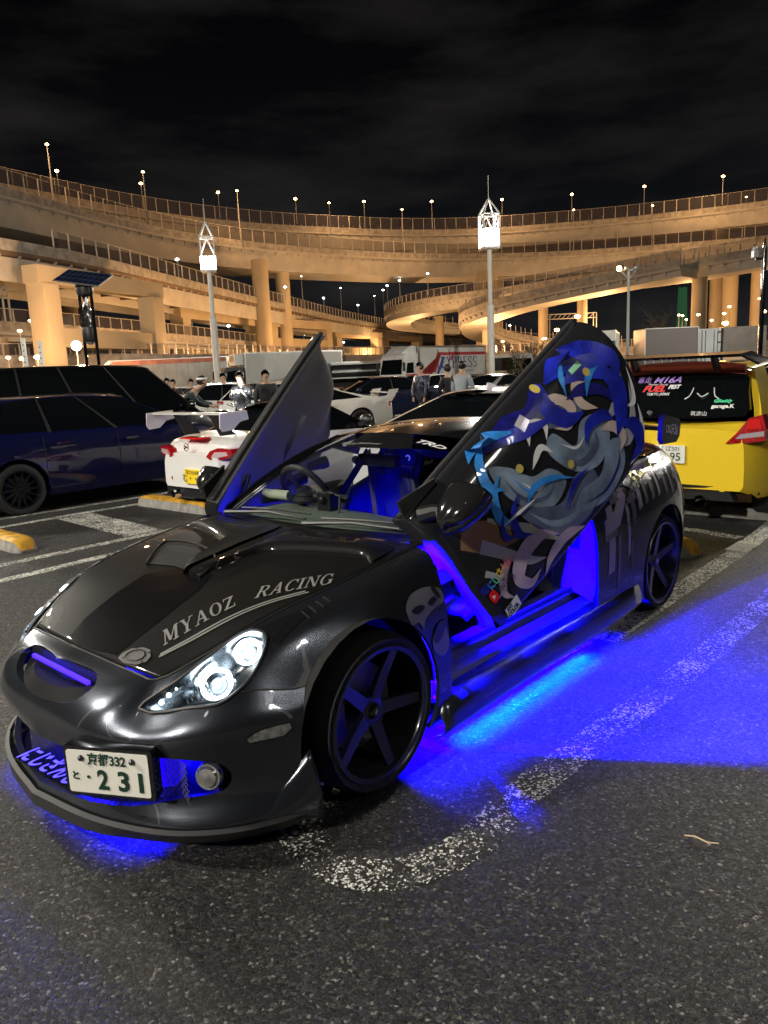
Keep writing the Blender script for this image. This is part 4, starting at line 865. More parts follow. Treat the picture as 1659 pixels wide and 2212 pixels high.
gtext('FUEL', .085, .19, 1.245, REDV, .004, .35, .22); gtext('FEST', .055, -.0, 1.262, WHT, .003, .35, .12); gtext('TOKYO JAPAN', .04, .14, 1.198, WHT, .001, .2, .22)
gtext('GReddy', .042, -.46, 1.13, GRV, .002, .3, .16); gtext('garage.K', .05, -.47, 1.085, WHT, .002, 0, .2); gtext('筑波山', .05, -.28, 1.02, WHT)
for pts in ([(-.18, 1.27), (-.16, 1.2), (-.12, 1.17)], [(-.36, 1.27), (-.38, 1.2), (-.42, 1.17)], [(-.22, 1.22), (-.27, 1.19), (-.32, 1.22)]):
    b = MB(); b.tube([gpt(*q) - Vector((.05, 0, 0)) for q in catmull([(p[0], p[1], 0) for p in pts], 4) for q in [(q[0], q[1])]], .006, 4); b.build('window_sticker', WHT, c20)
b = MB(); b.lathe([(0, -.10), (.022, -.10), (.03, -.09), (.03, -.05)], 16, 'X', (0, .18, 1.05)); b.build('wiper_pivot', CHR, c20)
# roof wing
b = MB(); b.prism([(.05, 1.555), (-.22, 1.535), (-.26, 1.545), (-.22, 1.56), (.05, 1.585)], -.66, .66, 'Y'); b.build('roof_wing', GBLK, c20, False)
for s in (-1, 1):
    b = MB(); b.add([(.05, s * .66, 1.555), (-.26, s * .66, 1.54), (-.24, s * .80, 1.46), (.08, s * .80, 1.49), (.05, s * .66, 1.585), (-.26, s * .66, 1.56), (-.24, s * .81, 1.475), (.08, s * .81, 1.505)], [(0, 1, 2, 3), (7, 6, 5, 4), (0, 4, 5, 1), (1, 5, 6, 2), (2, 6, 7, 3), (3, 7, 4, 0)]); b.build('wing_tip', GBLK, c20, False)
    b = MB(); b.prism([(-.1, 1.54), (.02, 1.54), (.12, 1.44), (-.0, 1.42)], s * .36, s * .39); b.build('wing_stay', BLK, c20, False)
for s in (-.35, .35): b = MB(); b.box(.5, 2.4, s - .008, s + .008, 1.488, 1.5); b.build('roof_groove', BLK, c20, False)
# can
b = MB(); b.lathe([(0, -.06), (.026, -.06), (.033, -.052), (.033, .05), (.027, .058), (.02, .058), (0, .055)], 20, 'X', (0, 0, 0)); cn = b.build('drinks_can', mat('can_silver', (.7, .7, .7), .22, .9, noise=(30, .4)), None)
cn.location = (3.42, 7.14, .034); cn.rotation_euler = (0, 0, R(-12)); tag(cn, 'silver drinks can lying on the asphalt against the wheel stop', 'can')
b = MB(); b.tube([(0, 0, .004), (.03, .01, .010), (.07, .012, .006), (.10, .03, .008)], [.002, .003, .003, .002], 6); b.tube([(.07, .012, .006), (.085, .0, .010)], .002, 5); tw = b.build('twig', mat('dry_twig', (.55, .42, .28), .8), None)
tw.location = (.93, 2.17, .004); tw.rotation_euler = (0, 0, R(-48)); tag(tw, 'dry twig lying alone on the asphalt in the right foreground', 'twig')
# ================================================================== THE TUNED GREY COUPE (front middle)
HR = empty('show_car', (-.655269, 3.091956, 0), -2.3053193, 'tuned dark grey coupe with both doors raised, carbon bonnet and blue underglow', 'car')
GM = paint('gunmetal_paint', (.072, .080, .098), .12, rough=.25, metal=.85); GM2 = paint('gunmetal_lower', (.055, .057, .062), .3, rough=.32, metal=.7)
def carbon_mat(name='carbon_fibre', c0=.001, c1=.014):
    m = bpy.data.materials.new(name); m.use_nodes = True; t = m.node_tree; b = t.nodes['Principled BSDF']; L = t.links.new
    tc = N(t, 'ShaderNodeTexCoord'); mp = N(t, 'ShaderNodeMapping'); mp.inputs['Rotation'].default_value = (0, 0, R(38)); mp.inputs['Scale'].default_value = (95, 95, 95)
    L(tc.outputs['Object'], mp.inputs[0]); w = N(t, 'ShaderNodeTexWave', wave_type='BANDS', bands_direction='X'); w.inputs['Scale'].default_value = 1.0; L(mp.outputs[0], w.inputs['Vector'])
    ck = N(t, 'ShaderNodeTexChecker'); ck.inputs['Scale'].default_value = 2.2; L(mp.outputs[0], ck.inputs['Vector'])
    mx = N(t, 'ShaderNodeMixRGB'); mx.inputs[0].default_value = .35; L(w.outputs['Color'], mx.inputs[1]); L(ck.outputs['Color'], mx.inputs[2])
    r = N(t, 'ShaderNodeMapRange'); r.inputs['To Min'].default_value = c0; r.inputs['To Max'].default_value = c1; L(mx.outputs[0], r.inputs[0])
    cc = N(t, 'ShaderNodeCombineColor'); [L(r.outputs[0], cc.inputs[i]) for i in range(3)]; L(cc.outputs[0], b.inputs['Base Color'])
    b.inputs['Roughness'].default_value = .5; b.inputs['Specular IOR Level'].default_value = .06; b.inputs['Coat Weight'].default_value = .7; b.inputs['Coat Roughness'].default_value = .02; b.inputs['Metallic'].default_value = .0
    return m
CARB = carbon_mat(); CARB2 = carbon_mat('carbon_trim', .006, .035); BPAINT = paint('black_hood_paint', (.006, .006, .007), 0, .2)
BLUE = (0.012, 0.0, 1.0); BLED = glow('blue_led', (.03, .008, 1), 5); INT = mat('interior_black', (.014, .014, .015), .6); DASHM = mat('dash_cover_suede', (.14, .165, .14), .85, bump=(60, .3, .004)); JAMB = mat('jamb_paint', (.10, .10, .12), .6)
# ---- shell (bumper and wings): columns u, rows top -> bottom
SH = [
 [(.72, 0, .603), (.805, 0, .578), (.860, 0, .50), (.897, 0, .42), (.900, 0, .345), (.880, 0, .235), (.915, 0, .135), (.91, 0, .088)],
 [(.700, .370, .590), (.768, .362, .559), (.842, .345, .503), (.884, .318, .427), (.866, .30, .348), (.845, .30, .235), (.872, .30, .135), (.864, .30, .088)],
 [(.665, .455, .577), (.708, .47, .534), (.752, .487, .485), (.795, .508, .425), (.778, .51, .355), (.762, .51, .235), (.800, .515, .135), (.775, .50, .088)],
 [(.545, .530, .632), (.625, .575, .575), (.660, .622, .515), (.698, .655, .443), (.688, .650, .36), (.655, .645, .235), (.705, .665, .135), (.675, .65, .088)],
 [(.405, .597, .697), (.475, .668, .635), (.515, .722, .552), (.560, .762, .458), (.548, .760, .35), (.530, .762, .235), (.560, .785, .135), (.540, .755, .088)],
 [(.245, .632, .742), (.285, .735, .690), (.325, .808, .528), (.355, .838, .455), (.368, .842, .35), (.365, .842, .235), (.365, .850, .135), (.360, .820, .088)],
 [(.05, .668, .778), (.05, .758, .745), (.05, .845, .63), (.05, .868, .48), (.05, .87, .38), (.05, .865, .27), (.05, .86, .17), (.05, .84, .12)],
 [(-.19, .690, .812), (-.19, .772, .782), (-.19, .840, .65), (-.19, .862, .49), (-.19, .865, .38), (-.19, .865, .27), (-.19, .86, .19), (-.19, .84, .14)],
 [(-.385, .702, .838), (-.385, .775, .808), (-.385, .832, .67), (-.385, .855, .50), (-.385, .862, .38), (-.385, .862, .27), (-.385, .86, .19), (-.385, .84, .14)]]
NU, NV = 10, 5
def shell_grid(s):
    V, F, nr, nc = grid_patch([[(x, s * y, z) for x, y, z in col] for col in SH], NU, NV)  # rows here = columns u
    return V, F, nr, nc
def arch_cut(cx, cz, r, s): 
    b = MB(); b.lathe([(0, s * .60), (r, s * .60), (r, s * 1.1), (0, s * 1.1)], 48, 'Y', (cx, 0, cz)); return b
GH = [(.12, .584), (.225, .578), (.272, .558), (.258, .53), (.205, .498), (.11, .482)]
GRILLE = [(-y, z) for y, z in GH[::-1]] + [(0, .586)] + GH + [(0, .478)]
IH = [(.2, .345), (.40, .360), (.55, .372), (.64, .364), (.70, .345), (.716, .30), (.700, .25), (.66, .228), (.58, .218), (.45, .188), (.2, .165)]
INTAKE = [(-y, z) for y, z in IH[::-1]] + [(0, .338)] + IH + [(0, .160)]
def fix(b): return b
GRILLE = [(p.x, p.y) for p in catmull([(a, c, 0) for a, c in GRILLE], 3, closed=True)]
INTAKE = [(p.x, p.y) for p in catmull([(a, c, 0) for a, c in INTAKE], 3, closed=True)]
def clean(o):
    bm = bmesh.new(); bm.from_mesh(o.data); bmesh.ops.recalc_face_normals(bm, faces=bm.faces); bm.to_mesh(o.data); bm.free()
# one bumper over both sides
rows_all = None
def both_sides(cols_from, cols_to, r0, r1):
    """vertices for columns u (fine index) mirrored to a full-width strip"""
    V, F, nr, nc = shell_grid(1); idx = list(range(cols_from, cols_to + 1))
    strip = []
    for i in reversed(idx):
        strip.append([Vector((V[i * nc + j].x, -V[i * nc + j].y, V[i * nc + j].z)) for j in range(r0, r1 + 1)])
    for i in idx[1:]: strip.append([V[i * nc + j].copy() for j in range(r0, r1 + 1)])
    return strip
def strip_mesh(strip):
    m = len(strip[0]); V = [p for c in strip for p in c]; F = [(i * m + j, (i + 1) * m + j, (i + 1) * m + j + 1, i * m + j + 1) for i in range(len(strip) - 1) for j in range(m - 1)]; return V, F
Vs, Fs, nr, nc = shell_grid(1)
# the bumper: nose from row 0 for u<=2.., below the seam (row 2) further round to the wheel
def bumper_mesh():
    strip = both_sides(0, 5 * NU, 0, nc - 1); n = len(strip); mid = (n - 1) // 2; V, F = strip_mesh(strip); m = nc; keep = []
    for k, f in enumerate(F):
        i = k // (m - 1); j = k % (m - 1); u = abs((i + .5) - mid) / NU; v = (j + .5) / NV
        if v > 2 or u < 2: keep.append(f)
    used = sorted({i for f in keep for i in f}); mp_ = {i: k for k, i in enumerate(used)}
    return [V[i] for i in used], [tuple(mp_[i] for i in f) for f in keep]
V, F = bumper_mesh(); bump = mobj('front_bumper', V, F, GM, None); clean(bump); solidify(bump, .02, -1); apply_mods(bump)
cut = [MB().prism(GRILLE, .55, 1.2, 'X'), MB().prism(INTAKE, .45, 1.2, 'X')]
for s in (1, -1): cut.append(arch_cut(.05, .32, .352, s))
boolean(bump, cut, sharp=38); bump.parent = HR
for s in (1, -1):
    V, F, nr, nc = shell_grid(s); keep = []
    for k, f in enumerate(F):
        i = k // (nc - 1); j = k % (nc - 1); u = (i + .5) / NU; v = (j + .5) / NV
        if (u > 5) or (u > 2 and v < 2): keep.append(f)
    used = sorted({i for f in keep for i in f}); mp_ = {i: k for k, i in enumerate(used)}
    fe = mobj('front_wing', [V[i] for i in used], [tuple(mp_[i] for i in f) for f in keep], GM, None); clean(fe)
    if s == -1: pass
    solidify(fe, .018, -1); apply_mods(fe)
    # headlight aperture
    HLP = [(.748, .464), (.704, .556), (.658, .621), (.603, .682), (.548, .705), (.488, .714), (.429, .706), (.389, .685), (.377, .650), (.396, .610), (.445, .585), (.500, .568), (.567, .547), (.634, .527), (.695, .485)]
    HLP = [(p.x, p.y) for p in catmull([(a, c, 0) for a, c in HLP], 2, closed=True)]
    hc = MB().prism([(x, s * y) for x, y in HLP], .40, .90, 'Z'); 
    boolean(fe, [arch_cut(.05, .32, .352, s), hc], sharp=38); fe.parent = HR
    V, F, nr, nc = shell_grid(s)
def shell_pt(u, v, s=1):
    V, F, nr, nc = Vs, Fs, len(SH[0]), None
    ncf = (len(SH[0]) - 1) * NV + 1; i = u * NU; j = v * NV; i0 = min(int(i), (len(SH) - 1) * NU - 1); j0 = min(int(j), ncf - 2); a, b = i - i0, j - j0
    P = lambda p, q: Vs[p * ncf + q]
    r = (P(i0, j0) * (1 - a) * (1 - b) + P(i0 + 1, j0) * a * (1 - b) + P(i0, j0 + 1) * (1 - a) * b + P(i0 + 1, j0 + 1) * a * b); return Vector((r.x, s * r.y, r.z))
SHBVH = {s: BVHTree.FromPolygons(*[x for x in (lambda g: (g[0], g[1]))(shell_grid(s))]) for s in (1, -1)}
def on_side(x, z, s=1, d=.004):
    h = SHBVH[s].ray_cast(Vector((x, s * 2, z)), Vector((0, -s, 0))); 
    return h[0] + h[1] * (d if h[1].y * s > 0 else -d) if h[0] else Vector((x, s * .86, z))
def on_top(x, y, s, d=.004):
    h = SHBVH[s].ray_cast(Vector((x, y, 2)), Vector((0, 0, -1))); return (h[0] + Vector((0, 0, d))) if h[0] else None
def on_front(y, z, s, d=.004):
    h = SHBVH[s].ray_cast(Vector((2, y, z)), Vector((-1, 0, 0))); return (h[0] + Vector((d, 0, 0))) if h[0] else None
# seam between bumper and wing
for s in (1, -1):
    b = MB(); b.tube([shell_pt(u, 2.0, s) for u in (3.9, 4.2, 4.5, 4.8, 5.0)], .004, 5); b.tube([shell_pt(u, 0, s) + Vector((0, 0, .001)) for u in [k * .25 for k in range(0, 33)]], .004, 5); b.build('panel_gap', BLK, HR)
# ---- lip spoiler
strip = both_sides(0, 5 * NU, 0, nc - 1); lt = []
for c in strip:
    a, e = c[6 * NV], c[7 * NV]; o_ = Vector((a.x, a.y, 0)); rr = Vector((o_.x - .25, o_.y * .9, 0)).normalized()
    lt.append([a + rr * .008 + Vector((0, 0, .004)), a + rr * .024 + Vector((0, 0, -.004)), e + rr * .030 + Vector((0, 0, .0)), e + rr * .012 + Vector((0, 0, -.012)), e - rr * .05 + Vector((0, 0, -.008))])
V, F = strip_mesh(lt); o = mobj('lip_spoiler', V, F, mat('lip_rubber', (.022, .022, .024), .55, bump=(80, .25, .002)), HR, sharp=40); clean(o)
# canards at the ends of the lip
for s in (1, -1):
    P = [(.60, .735, .125), (.52, .785, .150), (.44, .835, .20), (.395, .862, .29), (.385, .872, .335), (.372, .868, .30), (.365, .870, .20), (.362, .875, .10)]
    G = [[(.62, .700, .135), (.62, .745, .115), (.62, .72, .09)], [(.52, .765, .19), (.52, .805, .14), (.52, .785, .09)], [(.44, .808, .25), (.44, .850, .16), (.44, .835, .09)], [(.37, .843, .33), (.368, .885, .19), (.365, .878, .085)]]
    V, F, a_, b_ = grid_patch([[(x, s * y, z) for x, y, z in r_] for r_ in G], 4, 4); o = mobj('canard', V, F, GM, HR); clean(o); solidify(o, .008, 0)
# ---- mouth: liner, mesh, crash bar, shelf with lettering
b = MB(); b.box(.36, .585, -.62, .62, .13, .36); o = b.build('mouth_liner', UND, HR, False)
b = MB(); b.prism([(.895, -.26), (.865, .27), (.80, .50), (.70, .64), (.55, .64), (.55, -.64), (.70, -.64), (.81, -.50)], .158, .166, 'Z'); b.build('splitter_shelf', GBLK, HR, False)
LET = mat('blue_lettering', (.20, .16, .85), .4, emit=(.03, .01, .6), es=.10)
put_text('shelf_lettering', 'にじさんじ', .105, (.842, -.06, .170), (-.03, .36, 0), (-.5, -.08, 0), LET, HR, bold=.003, width=.36)
def mesh_panel(name, x, y0, y1, z0, z1, step, m, r=.0016, poly=None):
    b = MB(); n = int((y1 - y0 + z1 - z0) / step)
    def clip(a, c):
        if poly is None: return [(a, c)]
        out = []; N_ = 24; last = None
        for k in range(N_ + 1):
            t = k / N_; p = (a[0] + (c[0] - a[0]) * t, a[1] + (c[1] - a[1]) * t); ins = False; j = len(poly) - 1
            for i in range(len(poly)):
                xi, yi = poly[i]; xj, yj = poly[j]
                if (yi > p[1]) != (yj > p[1]) and p[0] < (xj - xi) * (p[1] - yi) / (yj - yi + 1e-9) + xi: ins = not ins
                j = i
            if ins and last is None: last = p
            if (not ins or k == N_) and last is not None: out.append((last, p)); last = None
        return out
    H = z1 - z0
    for k in range(-int(H / step) - 1, int((y1 - y0) / step) + 1):
        for sg in (1, -1):
            ya = y0 + k * step if sg == 1 else y0 + k * step + H
            a, c = (ya, z0), (ya + sg * H, z1)
            for p, q in clip(a, c):
                if poly is None:
                    def cl(pt, o_): 
                        if pt[0] < y0: t = (y0 - pt[0]) / (o_[0] - pt[0]); return (y0, pt[1] + (o_[1] - pt[1]) * t)
                        if pt[0] > y1: t = (y1 - pt[0]) / (o_[0] - pt[0]); return (y1, pt[1] + (o_[1] - pt[1]) * t)
                        return pt
                    if max(p[0], q[0]) < y0 or min(p[0], q[0]) > y1: continue
                    p, q = cl(p, q), cl(q, p)
                b.bar((x - .03 * abs(p[0]), p[0], p[1]), (x - .03 * abs(q[0]), q[0], q[1]), r * 2)
    o = b.build(name, m, HR, False); o['kind'] = 'stuff'; return o
mesh_panel('intake_mesh', .715, -.60, .62, .17, .345, .022, mat('mesh_alloy', (.35, .35, .38), .4, .8), .0013)
# ---- upper grille
b = MB(); V = [(.80 - .25 * abs(y), y, z) for y, z in GRILLE]; V2 = [(.905 - .35 * abs(y) ** 1.3 - (z > .55) * .10 - (z > .50) * .02, y * .99, z) for y, z in GRILLE]; n = len(GRILLE)
MESHP = [(-.215, .572), (0, .582), (.225, .572), (.235, .55), (.18, .49), (.09, .462), (0, .455), (-.09, .462), (-.18, .49), (-.235, .55)]
b.add([(.735, y, z) for y, z in GRILLE], [tuple(range(n))]); b.build('grille_back', UND, HR, False)
b = MB(); n = len(GRILLE)
o_ = [(.884 - .75 * y * y - 1.05 * max(0, z - .478), y, z) for y, z in GRILLE]; q_ = [(x - .035, y * .90, .545 + (z - .545) * (.42 if z < .545 else .80)) for x, y, z in o_]; q2_ = [(x - .06, y, z) for x, y, z in q_]
b.add(o_ + q_ + q2_, [(k * n + i, k * n + (i + 1) % n, (k + 1) * n + (i + 1) % n, (k + 1) * n + i) for k in (0, 1) for i in range(n)]); o = b.build('grille_frame', mat('frame_black', (.003, .003, .004), .6, spec=.1), HR)
mesh_panel('grille_mesh', .775, -.25, .25, .50, .58, .014, mat('grille_mesh_black', (.05, .05, .055), .4, .6), .0014, GRILLE)
b = MB(); b.bar((.792, -.20, .551), (.792, .225, .549), .012, .012); b.build('led_strip', BLED, HR, False)
# ---- hood
HG = [[(.72, 0, .606), (.712, .15, .605), (.695, .30, .597), (.667, .452, .580)],
      [(.53, 0, .674), (.53, .20, .671), (.535, .38, .655), (.548, .527, .634)],
      [(.37, 0, .725), (.37, .23, .722), (.385, .44, .712), (.407, .594, .699)],
      [(.21, 0, .766), (.21, .25, .763), (.225, .47, .754), (.247, .629, .744)],
      [(.03, 0, .803), (.03, .25, .800), (.04, .48, .793), (.05, .665, .780)],
      [(-.16, 0, .836), (-.16, .25, .833), (-.175, .50, .825), (-.19, .687, .814)],
      [(-.31, 0, .862), (-.33, .28, .858), (-.38, .54, .849), (-.45, .70, .842)]]
rows = [[(x, -y, z) for x, y, z in r_[::-1][:-1]] + r_ for r_ in HG]
HV, HF, hn, hc = grid_patch(rows, 8, 8); hood = mobj('bonnet', HV, HF, CARB, HR); clean(hood); solidify(hood, .012, -1)
HBVH = BVHTree.FromPolygons(HV, HF)
def on_hood(x, y, d=.003):
    h = HBVH.ray_cast(Vector((x, y, 2)), Vector((0, 0, -1))); return (h[0] + Vector((0, 0, d))) if h[0] else Vector((x, y, .8))
def drape2(V, F, fn, cuts=0):
    bm = bmesh.new(); vs = [bm.verts.new(v) for v in V]
    for f in F:
        try: bm.faces.new([vs[i] for i in f])
        except ValueError: pass
    bmesh.ops.triangulate(bm, faces=bm.faces)
    if cuts: bmesh.ops.subdivide_edges(bm, edges=[e for e in bm.edges if e.calc_length() > cuts], cuts=2, use_grid_fill=False); bmesh.ops.triangulate(bm, faces=bm.faces)
    bm.verts.ensure_lookup_table(); V2 = [fn(v.co) for v in bm.verts]; F2 = [tuple(v.index for v in f.verts) for f in bm.faces]; bm.verts.index_update(); bm.free(); return V2, F2
def decal(name, V, F, fn, m, parent, cuts=.03):
    V2, F2 = drape2(V, F, fn, cuts); return mobj(name, V2, F2, m, parent, False)
# centre of the bonnet is painted black, two bare stripes of weave
cen = [(.70, -.055), (.5, -.07), (.25, -.10), (.14, -.30), (.30, -.32), (.50, -.25), (.69, -.20)]
blk = [(.705, .11), (.68, .22), (.50, .215), (.30, .18), (.19, .12), (.205, -.10), (.30, -.22), (.45, -.20), (.60, -.16), (.695, -.10), (.712, 0)]
decal('bonnet_paint', [(x, y, 0) for x, y in blk], [tuple(range(len(blk)))], lambda v: on_hood(v.x, v.y, .0015), BPAINT, HR, .05)
# slab serif lettering
def serif_letters(word):
    """rough slab-serif capitals in a 1 x 1 box: list of (polys, width)"""
    T = .20; t = .09; S = .07
    def q(x0, y0, x1, y1): return [(x0, y0), (x1, y0), (x1, y1), (x0, y1)]
    def dg(xa, ya, xb, yb, w): return [(xa - w / 2, ya), (xa + w / 2, ya), (xb + w / 2, yb), (xb - w / 2, yb)]
    def arc(cx, cy, rx, ry, a0, a1, w0, w1, n=10):
        out = []
        for k in range(n):
            A, B = R(a0 + (a1 - a0) * k / n), R(a0 + (a1 - a0) * (k + 1) / n)
            f = lambda a, d: (cx + (rx - d * (w0 if abs(cos(a)) > .7 else (w0 * abs(cos(a)) + w1 * abs(sin(a))))) * cos(a), cy + (ry - d * w1) * sin(a))
            out.append([f(A, 0), f(B, 0), f(B, 1), f(A, 1)])
        return out
    D = {
     'M': ([q(.10, 0, .10 + t, 1), q(.86, 0, .86 + T, 1), dg(.22, 1, .54, .12, T), dg(.90, 1, .54, .12, t), q(0, 0, .32, S), q(.74, 0, 1.16, S), q(0, 1 - S, .3, 1), q(.86, 1 - S, 1.16, 1)], 1.16),
     'Y': ([dg(.18, 1, .50, .45, T), dg(.84, 1, .52, .45, t), q(.41, 0, .61, .5), q(.26, 0, .76, S), q(0, 1 - S, .38, 1), q(.68, 1 - S, 1.0, 1)], 1.0),
     'A': ([dg(.16, 0, .50, 1, t), dg(.84, 0, .52, 1, T), q(.26, .30, .72, .38), q(0, 0, .32, S), q(.62, 0, 1.04, S)], 1.04),
     'O': (arc(.48, .5, .47, .53, 0, 360, T, S, 24), .96),
     'Z': ([q(.04, 1 - S * 1.3, .86, 1), q(0, 0, .88, S * 1.3), dg(.14, 0, .74, 1, .22), q(.04, .74, .12, 1), q(.80, 0, .88, .28)], .88),
     'R': ([q(.10, 0, .10 + T, 1), q(0, 0, .42, S), q(0, 1 - S, .5, 1), q(.3, .46, .5, .53)] + arc(.50, .73, .36, .27, -90, 90, T, S, 10) + [dg(.50, .50, .86, 0, T), q(.78, 0, 1.02, S)], 1.0),
     'C': (arc(.50, .5, .50, .53, 45, 315, T, S, 18) + [q(.80, .70, .88, 1.0)], .90),
     'I': ([q(.14, 0, .14 + T, 1), q(0, 0, .48, S), q(0, 1 - S, .48, 1)], .48),
     'N': ([q(.12, 0, .12 + t, 1), q(.84, 0, .84 + t, 1), dg(.20, 1, .86, 0, T), q(0, 0, .34, S), q(0, 1 - S, .3, 1), q(.70, 1 - S, 1.06, 1)], 1.06),
     'G': (arc(.50, .5, .50, .53, 45, 345, T, S, 18) + [q(.80, .70, .88, 1.0), q(.76, .05, .76 + T, .44), q(.62, .40, 1.0, .47)], 1.0),
     'E': ([q(.10, 0, .10 + T, 1), q(0, 0, .82, S), q(0, 1 - S, .80, 1), q(.3, .47, .58, .54), q(.74, 0, .82, .28), q(.72, .74, .80, 1), q(.54, .36, .61, .64)], .86),
     'X': ([dg(.18, 1, .78, 0, T), dg(.78, 1, .18, 0, t), q(0, 0, .36, S), q(.60, 0, 1.0, S), q(0, 1 - S, .38, 1), q(.62, 1 - S, .96, 1)], .98),
     'P': ([q(.10, 0, .10 + T, 1), q(0, 0, .42, S), q(0, 1 - S, .5, 1), q(.3, .44, .5, .51)] + arc(.50, .72, .36, .28, -90, 90, T, S, 10), .88),
     'S': (arc(.42, .74, .36, .27, 40, 270, T * .8, S, 12) + arc(.42, .27, .38, .28, -140, 90, T * .8, S, 12) + [q(.68, .70, .75, .98), q(.04, .04, .11, .32)], .84),
     'T': ([q(.34, 0, .54, 1), q(0, 1 - S, .88, 1), q(.2, 0, .68, S), q(0, .72, .08, 1), q(.80, .72, .88, 1)], .88),
     'U': ([q(.10, .3, .30, 1), q(.78, .3, .86, 1), q(0, 1 - S, .42, 1), q(.66, 1 - S, .98, 1)] + arc(.48, .32, .38, .34, 180, 360, T, S, 12), .98)}
    out = []; x = 0
    for ch in word:
        if ch == ' ': x += .45; continue
        ps, w = D[ch]; out += [[(px + x, py) for px, py in p] for p in ps]; x += w + .12
    return out, x - .12
def serif_geo(word):
    ps, w = serif_letters(word); V = []; F = []
    for k, p in enumerate(ps):
        n = len(V); z = (k % 3) * 2e-4; V += [Vector((x, y, z)) for x, y in p]; F.append(tuple(range(n, n + len(p))))
    return V, F, w
GREYV = mat('grey_vinyl', (.20, .20, .19), .45)
def hood_word(word, a, b_, h, shear=.25):
    V, F, w = serif_geo(word); a, b_ = Vector(a), Vector(b_); d = b_ - a; Ln = d.length; d.normalize(); up = Vector((-d.y * -1, -d.x, 0)); up = Vector((-.62, -.78, 0)); up = (up - d * up.dot(d)).normalized()
    M = [a + d * (v.x / w * Ln + v.y * h * shear) + up * v.y * h for v in V]
    return decal('bonnet_lettering', [(p.x, p.y, v.z) for p, v in zip(M, V)], F, lambda q: on_hood(q.x, q.y, .0035 + q.z), GREYV, HR, .06)
hood_word('MYAOZ', (.578, .357, 0), (.325, .438, 0), .085); hood_word('RACING', (.262, .466, 0), (.055, .655, 0), .085)
for dd in (0, .018):
    P = catmull([(.607 + dd * .5, .380 + dd * .3, 0), (.45, .448 + dd, 0), (.28, .520 + dd, 0), (.14, .610 + dd, 0)], 8); V = []
    for i, p in enumerate(P): d = (P[min(i + 1, len(P) - 1)] - P[max(0, i - 1)]).normalized(); nn = Vector((-d.y, d.x, 0)) * .0045; V += [on_hood(p.x + nn.x, p.y + nn.y, .003), on_hood(p.x - nn.x, p.y - nn.y, .003)]
    mobj('bonnet_underline', V, [(2 * i, 2 * i + 1, 2 * i + 3, 2 * i + 2) for i in range(len(P) - 1)], GREYV, HR, False)
# quick-release plate
ov = [(.690, .245), (.668, .238), (.640, .250), (.616, .29), (.612, .325), (.628, .355), (.650, .362), (.676, .340), (.694, .29)]
o = decal('bonnet_catch', [(x, y, 0) for x, y in ov], [tuple(range(len(ov)))], lambda v: on_hood(v.x, v.y, .004), mat('catch_grey', (.10, .10, .10), .5), HR)
o2 = [(.653 + (x - .653) * .62, .30 + (y - .30) * .62) for x, y in ov]; b = MB(); b.tube([on_hood(x, y, .006) for x, y in o2 + o2[:1]], .0022, 5); b.build('catch_ring', BLK, HR)
b = MB(); [b.sph(on_hood(x, y, .005), .004, 8, 5, (1, 1, .5)) for x, y in [(.682, .262), (.63, .27), (.622, .335), (.66, .348)]]; b.build('catch_screws', CHR, HR)
# bonnet scoop: a raised carbon cowl, the shade in its front mouth painted as a dark decal
SE = [(.235, .02), (.17, .075), (.06, .10), (-.05, .15), (-.12, .30), (-.17, .45), (-.20, .58), (-.16, .66)]
def scoop_edge(s): return [(x, s * y) for x, y in SE]
for s in (1, -1):
    rowsS = []
    for k, (x, y) in enumerate(catmull([(x, y, 0) for x, y in SE], 4)) if False else enumerate([(p.x, p.y) for p in catmull([(x, y, 0) for x, y in SE], 4)]):
        xb = -.34 - .12 * (y / .6) ** 2; e = .022 * min(1, (.68 - y) / .12)
        rowsS.append([on_hood(x + .004, s * y, .001), on_hood(x, s * y, e * .8), on_hood(x - .02, s * y, e + .006), on_hood(x - .05, s * y, e + .004), on_hood((x * .5 + xb * .5), s * y * .97, e * .8), on_hood(max(xb, -.30), s * y * .92, .006)])
    V = [p for r_ in rowsS for p in r_]; m_ = 6; o = mobj('bonnet_scoop', V, [(i * m_ + j, (i + 1) * m_ + j, (i + 1) * m_ + j + 1, i * m_ + j + 1) for i in range(len(rowsS) - 1) for j in range(m_ - 1)], CARB2 if s == -1 else CARB, HR, sharp=50); clean(o)
sl = [(.225, -.32), (.10, -.40), (.05, -.44), (.035, -.33), (.04, -.20), (.07, -.06), (.09, .01), (.16, .05), (.225, .08), (.21, -.02), (.20, -.14)]
decal('scoop_mouth_shade', [(x, y, 0) for x, y in sl], [tuple(range(len(sl)))], lambda v: on_hood(v.x, v.y, .003), UND, HR)
arcp = catmull([(.23, -.31, 0), (.13, -.40, 0), (.045, -.44, 0), (.02, -.33, 0), (.03, -.19, 0), (.07, -.04, 0), (.13, .05, 0), (.24, .09, 0)], 5); b = MB(); b.tube([on_hood(p.x, p.y,   .006 + .012 * sin(pi * k / (len(arcp) - 1))) for k, p in enumerate(arcp)], [.0065] * len(arcp), 8); b.build('scoop_rim', CARB2, HR)
